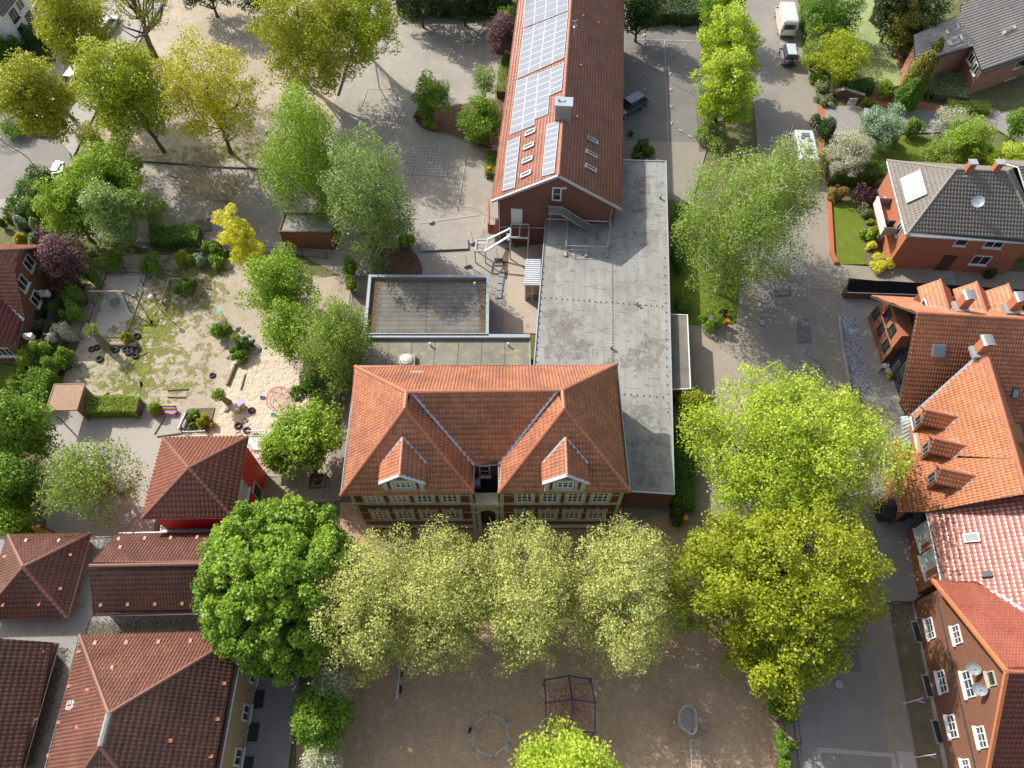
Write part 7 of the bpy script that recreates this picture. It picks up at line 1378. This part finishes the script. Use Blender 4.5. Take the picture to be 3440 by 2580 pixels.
# toys
c_=P('e',1572,985,0); r=thing('toy_playhouse','small colourful plastic play house with a lilac roof in the sandpit','play house',tuple(c_)); m=MB(); m.box(c_+W(0,0,.35),(.5,.5,.7)); m.build('wall',plain('cream_plastic',(.55,.50,.30),.5),r); m=MB(); m.bar(c_+W(-.35,-.3,.72),c_+W(.35,.3,.95),.5,.05); m.build('roof',plain('lilac_plastic',(.30,.28,.60),.5),r); m=MB(); m.box(c_+W(-.3,-.3,.1),(.4,.4,.2)); m.build('step',plain('lime_plastic',(.35,.50,.08),.5),r)
for x,y,lb in((610,590,'small blue toy box lying in the sand left of the red dome'),(748,808,'light blue toy crate at the edge of the maple in the sandpit')):
    c_=P('r',x,y,0); r=thing('toy_crate',lb,'toy box',tuple(c_)); m=MB(); bl=plain('blue_plastic',(.08,.22,.42) if y<700 else (.12,.42,.55),.5); m.box(c_+W(0,0,.03),(.34,.22,.05))
    for sx,sy,w_,l_ in((.17,0,.03,.24),(-.17,0,.03,.24),(0,.11,.34,.03),(0,-.11,.34,.03)): m.box(c_+W(sx,sy,.1),(w_,l_,.16))
    m.build('crate',bl,r)
for x,y,lb in((385,885,'square sand frame above the two tyres'),(312,1052,'square sand frame beside the roof corner of the red pavilion')):
    c_=P('r',x,y,0); r=thing('sand_frame',lb,'toy frame',tuple(c_),.5); m=MB()
    for k in range(4): a=k*math.pi/2+.5; d=W(math.cos(a),math.sin(a),0); u=W(-d.y,d.x,0); m.bar(c_+d*.2-u*.2+W(0,0,.04),c_+d*.2+u*.2+W(0,0,.04),.04,.07)
    r.rotation_euler=(0,0,0); m.build('frame',M['dark'],r)
def bench(label,loc,rz,c):
    r=thing('bench',label,'bench',loc,rz,'coloured benches on the terrace'); mats=[plain('bench_'+k,v,.45) for k,v in c]
    for i,mt in enumerate(mats[:3]): m=MB(); m.box((0,-.18+.16*i,.45),(1.55,.13,.04)); m.build('seat_slat',mt,r,world=False)
    for i,mt in enumerate(mats[1:3]): m=MB(); m.box((0,.28+.03*i,.62+.17*i),(1.55,.04,.13)); m.build('back_slat',mt,r,world=False)
    for s in(-1,1): m=MB(); m.box((s*.6,-.02,.22),(.06,.42,.44)); m.box((s*.6,.27,.5),(.05,.05,.6)); m.build('leg',M['dark'],r,world=False)
red,yel,blu,whi=('red',(.60,.02,.02)),('yellow',(.65,.42,.03)),('blue',(.05,.12,.45)),('white',(.6,.6,.6))
bench('red, yellow and blue slatted bench beside the clipped cube bush',(*P('e',1094,1006,.3)[:2],0),0,[red,blu,yel]); bench('red and white slatted bench facing the bench bed',(*P('e',1180,1072,.3)[:2],0),R(-100),[red,whi,blu]); bench('red and yellow bench half hidden below the sparse terrace tree',(*P('i',285,122,.3)[:2],0),R(160),[red,yel,yel])
# blue hexagon of posts and rails
hx=[(1503,1304),(1623,1352),(1639,1498),(1535,1590),(1411,1535),(1399,1389)]; P0=[P('j',x,y,1.0) for x,y in hx]; r=thing('slackline_hexagon','hexagonal balancing course of posts with blue tops and thin rails','play equipment',tuple(sum(P0,Vector())/6-W(0,0,1)))
bt=plain('blue_cap',(.02,.22,.55),.4)
for i,p in enumerate(P0):
    m=MB(); m.tube(W(p.x,p.y,0),p,.05,.05,8); o=m.build('post',M['steel'],r); m=MB(); m.ball(p,.1,10); m.build('cap',bt,o); m=MB(); m.tube(p-W(0,0,.03),P0[(i+1)%6]-W(0,0,.03),.028,n=6); m.build('rail',M['galv'],r)
m=MB(); p=P0[5]; 
jk=thing('jacket','dark jacket hanging over a post of the blue topped hexagon','jacket',tuple(p-W(0,0,.6))); m.ball(p+W(-.12,-.14,-.3),.17,9,1.9,.2); m.ball(p+W(-.2,-.3,-.5),.1,8,2.2,.2); m.build('cloth',plain('dark_cloth',(.012,.012,.02),.9),jk)
# climbing net cube
zt,zm=2.4,2.4; tp=[('k',442,1090),('k',600,1062),('k',742,1084),('k',770,1235),('k',768,1432),('k',618,1414),('k',450,1432),('k',450,1236)]; Q_=[P(*p,2.3) for p in tp]; c_=P('k',621,1214,2.9)
r=thing('climbing_net','climbing frame of dark blue steel tubes with a red rope net inside','climbing frame',(c_.x,c_.y,0)); db=plain('dark_blue_tube',(.02,.035,.11),.4)
m=MB()
for i in range(8): m.tube(Q_[i],Q_[(i+1)%8],.05,n=8); m.ball(Q_[i],.1,8)
for i in(1,3,5,7): m.tube(Q_[i],c_,.05,n=8)
m.ball(c_,.1,8); m.build('frame',db,r)
for i in(0,2,4,6): m=MB(); m.tube(Q_[i],W(Q_[i].x,Q_[i].y,0),.05,n=8); m.build('post',db,r)
m=MB(); low=c_-W(0,0,2.6)
for i in range(8):
    for k in range(5): f=k/5; m.tube(Q_[i].lerp(Q_[(i+1)%8],f),(low+W(rnd.uniform(-.5,.5),rnd.uniform(-.5,.5),rnd.uniform(.2,1.2))),.013,n=4)
for zz_ in(.35,.6,.8):
    ring_=[low.lerp(q,zz_) for q in Q_]
    for i in range(8): m.tube(ring_[i],ring_[(i+1)%8],.013,n=4); m.tube(ring_[i],ring_[(i+2)%8],.011,n=4)
m.build('rope_net',plain('red_rope',(.30,.05,.04),.7),r)
# swing with grey blue beam
a,b=P('j',935,965,2.3),P('j',913,1208,2.3); r=thing('beam_swing','grey metal swing beam with two black seats at the edge of the linden','swing',(b.x,b.y,0)); m=MB(); m.tube(a+W(0,1,0),b,.07,.07,8); m.build('beam',M['galv'],r)
for top,ft in((b,P('j',868,1252,0)),(b,P('j',1005,1256,0)),(a+W(0,1,0),P('j',880,930,0)),(a+W(0,1,0),P('j',1010,935,0))): m=MB(); m.tube(top,ft,.04,n=6); m.build('leg',M['galv'],r)
for x,y in((945,1042),(937,1150)):
    q=P('j',x,y,.5); m=MB(); m.box(q,(.2,.62,.04)); s_=m.build('seat',M['black'],r); m=MB()
    for s in(-1,1): m.tube(q+W(0,.25*s,0),W(b.x+(a.x-b.x)*((q.y-b.y)/(a.y-b.y)),q.y+.2*s,2.25),.01,n=4)
    m.build('chain',M['steel'],s_)
# round platform with ladder
c_=P('k',1370,1350,1.3); r=thing('play_platform','round tipped metal climbing platform on green capped posts','play equipment',(c_.x,c_.y,0)); gcap=plain('lime_cap',(.35,.45,.08),.4)
m=MB(); n=24; sc_=mpp('k',1370,1350,1.3)
ol=[(1350,1258),(1385,1262),(1412,1290),(1420,1350),(1418,1420),(1400,1442),(1370,1435),(1330,1405),(1308,1365),(1305,1325),(1322,1285)]; pts=[P('k',x,y,1.3) for x,y in ol]; cc=sum(pts,Vector())/len(pts)
m.add(pts+[p-W(0,0,.06) for p in pts],[tuple(range(len(pts)-1,-1,-1)),tuple(range(len(pts),2*len(pts)))]+[(i,(i+1)%len(pts),len(pts)+(i+1)%len(pts),len(pts)+i) for i in range(len(pts))]); m.build('deck',plain('polished_deck',(.30,.25,.23),.25,.5),r)
for z in(.0,.55):
    m=MB()
    for i in range(len(pts)): m.tube(pts[i]+W(0,0,z),pts[(i+1)%len(pts)]+W(0,0,z),.03,n=6)
    m.build('hoop',M['galv'],r)
for x,y in((1415,1288),(1320,1342),(1415,1412),(1282,1362)):
    q=P('k',x,y,1.6); m=MB(); m.tube(W(q.x,q.y,0),q,.05,n=8); o=m.build('post',M['steel'],r); m=MB(); m.tube(q,q+W(0,0,.08),.11,.09,12); m.build('cap',gcap,o)
m=MB(); 
for i in range(6): q=P('k',1445+i*3,1350+i*11,1.2-.2*i); m.tube(q,q+W(.45,0,0),.018,n=5)
m.build('rung',M['galv'],r)
r=thing('horizontal_ladder','curved silver climbing ladder below the round platform','play equipment',tuple(P('k',1430,1560,0))); m=MB(); n=10; Ls=[];Rs=[]
for i in range(n+1): f=i/n; y=1480+f*330; z=1.0+.9*math.sin(f*math.pi*.8); Ls.append(P('k',1387+f*18,y,z)); Rs.append(P('k',1440+f*28,y,z))
m.path(Ls,.035); m.path(Rs,.035); m.build('rail',M['galv'],r); m=MB()
for i in range(0,n+1): m.tube(Ls[i],Rs[i],.025,n=5); 
m.path([Ls[0],Rs[0]],.02); m.build('rung',M['galv'],r)
for q in(Ls[1],Rs[1],Ls[-1],Rs[-1]): m=MB(); m.tube(q,W(q.x,q.y,0),.035,n=6); m.build('leg',M['galv'],r)
# stones
def stone(t,x,y,s,lb):
    q=P(t,x,y,0); o=thing('boulder',lb,'stone',(q.x,q.y,0),0,'stones on the play grounds'); m=MB(); m.ball(q+W(0,0,s*.25),s,8,.55,.22); m.build('rock',M['concrete'],o)
for i,(t,x,y,s) in enumerate([('e',1545,470,.25),('e',1570,490,.25),('e',1605,520,.3),('e',1628,550,.32),('e',1650,585,.32),('e',1463,592,.22),('e',1480,655,.25),('e',1500,665,.2),('e',1660,625,.3),('e',1470,1000,.28),('f',15,600,.35),('f',60,595,.2),('f',390,925,.4),('f',75,410,.3),('b',72,862,.32),('b',125,760,.26),('b',108,735,.2),('b',208,690,.14),('b',215,748,.14),('b',280,590,.18),('e',1575,725,.2)]):
    stone(t,x,y,s,['grey stone on the rim of the planted mound','flat stone at the edge of the sandpit','boulder on the sand of the upper playground'][0 if i<9 else 1 if i<14 or i==20 else 2])
# white escape stair beside the block
r=thing('escape_stair','galvanised escape stair frame with an upper landing, sloping run and lower landing at the gable','stair',tuple(P('t',860,1270,0))); zU,zL=3.3,1.8; g=M['galv']
u=[P('t',865,620,zU),P('t',1205,628,zU),P('t',1188,882,zU),P('t',850,868,zU)]; l=[P('t',230,915,zL),P('t',435,915,zL),P('t',385,1128,zL),P('t',195,1122,zL)]
def fr(name,ps,th=.14): 
    m=MB()
    for i in range(len(ps)): m.bar(ps[i],ps[(i+1)%len(ps)],th,th)
    return m.build(name,g,r)
fr('upper_frame',u); fr('lower_frame',l); m=MB(); m.bar((u[0]+u[1])/2,(u[2]+u[3])/2,.13,.13); m.bar(u[3]+W(0,.2,0),l[2],.14,.16); m.bar(u[0].lerp(u[3],.35),l[1],.14,.16); m.build('stringer',g,r)
for p in(u[0],u[3],u[2],u[1],l[3],l[2],l[0]): m=MB(); m.tube(p,W(p.x,p.y,0),.07,n=8); m.build('post',g,r)
m=MB(); m.bar((u[0]+u[3])/2+W(-.25,-.1,-.3),(u[0]+u[3])/2+W(-.25,-.9,-.5),.3,.05); m.bar(l[0].lerp(l[1],.1)-W(0,.4,0),l[0].lerp(l[1],.9)-W(0,.4,0),.25,.05); m.build('step',g,r)
for x,y,dx in((50,1410,-.3),(160,985,-.5),(620,1290,0)): q=P('t',x,y,0); m=MB(); m.box(q+W(0,0,.15),(.7,.3,.3),.4); o=m.build('ballast_foot',M['concrete'],r); m=MB(); m.tube(q+W(0,0,.2),q+W(-.1,.2,1.6),.03); m.build('stay',g,o)
m=MB()
for p0,p1 in(((50,1400),(400,1590)),((400,1590),(760,1510)),((160,985),(470,680))): m.tube(P('t',*p0,.15),P('t',*p1,.15),.02,n=5)
m.build('tie_bar',M['dark'],r)
# guard rail on the hall roof
r=thing('roof_guard_rail','galvanised guard rail on concrete feet on the flat roof below the gable','railing',tuple(P('s',762,560,zF))); m=MB(); zg_=zF+1.0
A1_,B1_,C1_,D1_=P('s',800,130,zg_),P('s',768,478,zg_),P('s',1300,490,zg_),P('s',1352,95,zg_)
m.path([A1_,B1_,C1_,D1_],.035,6); lo=W(0,0,-.55); m.path([A1_+lo,B1_+lo,C1_+lo,D1_+lo],.025,6); m.build('rail',g,r)
for p in(B1_,C1_,(B1_+C1_)/2,A1_.lerp(B1_,.7),D1_.lerp(C1_,.7),D1_,A1_): q=MB(); q.tube(p,W(p.x,p.y,zF),.03,n=6); o=q.build('post',g,r); q=MB(); q.box(W(p.x,p.y-.2,zF+.09),(.28,.62,.17)); q.build('ballast_foot',M['concrete'],o)
# car park markings
lines=MB(); zl=lv()+.012
for x,y in((1090,483),(1090,588),(1092,690),(1088,235),(1088,305)): ln('c',x-12,y+8,x+6,y+4,.15); ln('c',x,y-8,x+2,y+8,.15)
for x,y in((1250,485),(1255,588),(1258,698),(1260,805)): ln('c',x-10,y-8,x+12,y-2,.15); ln('c',x-2,y-8,x+2,y+10,.15)
for i in range(7): f=i/6; ln('c',1242+f*108,388-f*84,1250+f*108,382-f*84,.09)
for q in((1310,848,1330,860),(1370,885,1392,898),(1480,850,1497,858),(1340,445,1365,452),(1010,405,1045,410),(1352,440,1356,458)): ln('c',*q,.14)
ln('c',1218,270,1242,922,.06); ln('c',1040,265,1410,275,.05)
o=lines.build('parking_marks',gm['paint'],uv=False); o['kind']='structure'
# repairs, drains and cracks in the asphalt
pm=surf('repair_asphalt',(.19,.185,.175),(.155,.15,.145),.8,grain=30,bmp=.004); pm2=surf('pale_repair',(.34,.325,.30),(.30,.285,.265),.8,grain=30,bmp=.004); zr_=lv()
for i,(mt,pts) in enumerate([(pm,[('D',1668,560),('D',1700,560),('D',1706,640),('D',1672,642)]),(pm,[('D',1790,1400),('D',1850,1398),('D',1858,1450),('D',1800,1452)]),(pm2,[('D',905,520),('D',1010,516),('D',1012,540),('D',908,545)]),(pm2,[('D',60,395),('D',120,392),('D',112,420),('D',62,425)]),(pm,[('D',1720,690),('D',1745,690),('D',1750,740),('D',1724,742)]),(pm,[('D',420,480),('D',455,476),('D',457,500),('D',424,503)])]): ground('asphalt_repair',mt,zr_+.0012*i,pts)
for t,x,y in(('D',1700,820),('D',1810,1480),('D',930,480),('D',1420,350),('D',40,430),('D',1645,700),('D',1670,480),('D',1010,90)):
    q=P(t,x,y,0); m=MB(); m.tube(W(q.x,q.y,zr_+.01),W(q.x,q.y,zr_+.02),.32,.32,18); o=m.build('manhole_cover',M['steel'],None,uv=False); o['kind']='structure'
cm=MB()
for t,x,y,l,a0 in(('D',800,150,60,.3),('D',860,330,70,1.2),('D',980,450,90,.1),('D',560,430,80,.1),('D',1690,900,60,1.4),('D',1740,760,60,1.3),('D',1440,150,70,1.5),('D',1020,120,50,.7),('D',690,500,50,.4)):
    p=P(t,x,y,0); a=a0+rnd.uniform(-.3,.3); L_=l*.045
    for i in range(14): q=p+W(math.cos(a),-math.sin(a),0)*(L_/14*2); cm.bar(W(p.x,p.y,zr_+.010),W(q.x,q.y,zr_+.010),.03,.006); p=q; a+=rnd.uniform(-.4,.4)
o=cm.build('asphalt_crack',M['dark'],None,uv=False); o['kind']='structure'
# bits on the street side
ln2=MB(); lines=ln2; zl=lv()+.012
for q in(('g',1740,415,1752,400),('h',65,250,85,232),('h',85,440,100,420)): ln(*q,.12)
o=lines.build('street_mark',gm['paint'],uv=False); o['kind']='structure'
ov=MB()
q=[P('h',590,232,1.2),P('h',1060,248,1.2),P('h',1800,300,1.2),P('h',1800,222,2.3),P('h',870,162,2.3),P('h',605,157,2.3)]; r=thing('black_tiled_lean_to','long low lean to with a black tiled roof along the drive','shed',(q[0].x,q[0].y,0)); m=MB(); m.add([q[0],q[1],q[4],q[5]],[(0,1,2,3)]); m.add([q[1],q[2],q[3],q[4]],[(0,1,2,3)]); m.add([p-W(0,0,.08) for p in(q[0],q[1],q[4],q[5])],[(3,2,1,0)]); m.add([p-W(0,0,.08) for p in(q[1],q[2],q[3],q[4])],[(3,2,1,0)]); m.build('roof',brick('black_tiles',(.012,.012,.015),(.018,.018,.022),(.005,.005,.006),.3,.22,rough=.6),r)
m=MB(); wallpoly(m,[(p.x,p.y) for p in(q[0],q[1],q[2],q[3],q[4],q[5])],0,[1.12,1.12,1.12,2.2,2.2,2.2]); m.build('wall',BR['red'],r); m=MB(); m.path([q[0]-W(0,.06,.02),q[1]-W(0,.06,.02)],.05); m.build('gutter',M['white'],r)
q=[P('h',935,1048,2.8),P('h',995,1038,3.2),P('h',1030,1200,3.2),P('h',940,1272,2.8)]; r=thing('glass_canopy','grey green ribbed glass canopy under the eaves of the orange roofed house','canopy',(q[0].x,q[0].y,0)); m=MB(); m.add(q,[(0,3,2,1)]); m.add([p-W(0,0,.03) for p in q],[(0,1,2,3)]); m.build('glass',plain('ribbed_glass',(.20,.25,.24),.5,0,.4),r); m=MB()
for i in range(9): f=i/8; m.bar(q[0].lerp(q[3],f)+W(0,0,.03),q[1].lerp(q[2],f)+W(0,0,.03),.04,.05)
for p in(q[0],q[3]): m.tube(p,W(p.x,p.y,0),.05)
m.bar(q[0],q[3],.08,.08); m.build('frame',M['steel'],r)
q=P('l',850,15,0); r=thing('dark_garden_shed','black pitched shed roof tucked beside the orange roofed house','shed',tuple(q)); m=MB(); m.box(q+W(0,0,.7),(2.2,1.4,1.4)); m.build('wall',M['dark'],r); m=MB(); c1_=q+W(0,0,1.9); 
for s in(-1,1): m.add([q+W(-1.25,s*.85,1.35),q+W(1.25,s*.85,1.35),q+W(1.25,0,2.0),q+W(-1.25,0,2.0)],[(0,1,2,3) if s<0 else (3,2,1,0)])
m.build('roof',M['dark'],r)
for x,y in((742,572),(752,642)): q=P('h',x,y,0); r=thing('cellar_grating','steel framed cellar grating in the grey paving, %s one'%('upper' if y<600 else 'lower'),'grating',tuple(q)); m=MB(); m.box(q+W(0,0,.02+.09),(.95,1.3,.06)); o=m.build('frame',M['galv'],r); m=MB(); m.box(q+W(0,0,.145),(.82,1.16,.02)); m.build('grid',M['dark'],r)
for i,(x,y,x2,y2) in enumerate(((945,1246,1010,1228),(1018,1592,1080,1582))):
    b=P('l',x,y,0); r=thing('flagpole','white flagpole with a limp striped flag, %s of the two in the house bed'%('upper','lower')[i],'flag',tuple(b)); m=MB(); m.tube(b,b+W(0,0,3.2),.035,.025,8); m.build('pole',M['white'],r); m=MB()
    for k,cn in enumerate(((.6,.6,.6),(.45,.03,.04),(.05,.06,.3))):
        m=MB(); m.bar(b+W(.03,.0,2.2+k*.27),b+W(.55,-.15,2.15+k*.27),.02,.26); m.build('flag',plain('flag_cloth',cn,.8),r)
b=P('y',1960,1080,0); r=thing('recycling_container','grey recycling container with a white and blue lid beside the side street','container',tuple(b)); m=MB(); m.box(b+W(0,.2,.65),(1.1,1.6,1.3),.25); m.build('body',M['steel'],r); m=MB(); m.bar(b+W(-.35,-.4,1.4),b+W(-.1,1.0,1.5),.5,.06); m.build('lid',M['white'],r); m=MB(); m.bar(b+W(0,-.4,1.38),b+W(.25,.95,1.45),.16,.06); m.build('lid_edge',plain('deep_blue',(.02,.04,.30),.4),r)
r=thing('courtyard_grating','row of steel gratings in the courtyard paving','grating',tuple(P('f',1585,190,0))); m=MB()
for i in range(4): q=P('f',1592-i*6,118+i*44,0); m=MB(); m.box(q+W(0,0,.12),(.55,.95,.03)); m.build('grid',M['steel'],r)
a,b=P('d',505,600,0),P('d',540,690,0); r=thing('brown_garden_wall','low reddish garden wall with a pale cap beside the drive','wall',tuple(b)); pts=[P('d',505,640,0),P('d',555,632,0),P('d',680,672,0)]; m=MB()
for p0,p1 in zip(pts,pts[1:]): m.bar(p0+W(0,0,.6),p1+W(0,0,.6),.3,1.2)
m.build('wall',BR['red'],r); m=MB()
for p0,p1 in zip(pts,pts[1:]): m.bar(p0+W(0,0,1.23),p1+W(0,0,1.23),.42,.07)
m.build('coping',M['concrete'],r)
q=P('d',620,655,.9); r=thing('lattice_gate','white lattice gate set in the brown garden wall','gate',(q.x,q.y,0)); m=MB()
for i in range(7): m.bar(q+W(-.45+.15*i,-.2,-.8),q+W(-.45+.15*i,-.2,.5),.03,.04)
for z in(-.8,.5): m.bar(q+W(-.5,-.2,z),q+W(.5,-.2,z),.05,.07)
m.build('frame',M['white'],r)
q=P('d',707,740,.6); r=thing('cold_frame','small sloping glass cold frame at the drive','cold frame',(q.x,q.y,0)); m=MB(); m.box(W(q.x,q.y,.3),(.7,1.2,.6),.3); m.build('box',M['wood'],r); m=MB(); m.bar(W(q.x-.15,q.y-.6,.7),W(q.x+.2,q.y+.6,.95),.6,.04); m.build('lid',M['galv'],r)
q=P('f',400,1462,0); r=thing('wooden_planter','square wooden planter with a stump below the green maple','planter',tuple(q)); m=MB()
for s,(sx,sy) in enumerate(((.6,0),(-.6,0),(0,.6),(0,-.6))): m.box(q+W(sx,sy,.22),(.1 if sx else 1.3,.1 if sy else 1.1,.4))
m.build('side',M['wood'],r); m=MB(); m.tube(q,q+W(0,0,.6),.32,.28,10); m.build('stump',M['bark'],r)
q=P('g',1508,925,0); r=thing('bicycle_rack','small metal bicycle rack on the brown forecourt','bicycle rack',tuple(q)); m=MB()
for i in range(4): p=q+W(.35*i-.5,0,0); m.path([p,p+W(0,0,.75),p+W(0,.5,.75),p+W(0,.5,0)],.025,6)
m.bar(q+W(-.6,0,.04),q+W(.7,0,.04),.05,.05); m.bar(q+W(-.6,.5,.04),q+W(.7,.5,.04),.05,.05); m.build('hoop',M['galv'],r)
q=P('a',1680,100,.45); r=thing('park_bench','plain grey bench at the top edge of the sand playground','bench',(q.x,q.y,0)); m=MB(); m.box(q,(1.7,.45,.06)); m.build('seat',M['galv'],r)
for s in(-1,1): m=MB(); m.box(q+W(.65*s,0,-.23),(.08,.4,.42)); m.build('leg',M['steel'],r)
a,b=P('e',1430,355,1.5),P('e',1420,380,0); r=thing('garden_sign','small turquoise board on a post above the mound bush','sign',(b.x,b.y,0)); m=MB(); m.tube(W(a.x,a.y,0),a,.03); m.build('pole',M['steel'],r); m=MB(); m.obox(a+W(0,0,.1),W(.3,.05,.03),W(-.02,.15,.03),W(0,0,.02)); m.build('board',plain('turquoise',(.08,.38,.30),.5),r)
m=MB(); q=[P('f',505,1100,0),P('f',540,950,0),P('f',560,830,0),P('f',590,640,0)]
r=thing('path_wall','low pale concrete wall along the path left of the old school','wall',tuple(q[0])); 
for p0,p1 in zip(q,q[1:]): m.bar(p0+W(0,0,.3),p1+W(0,0,.3),.3,.6)
m.build('wall',M['concrete'],r)
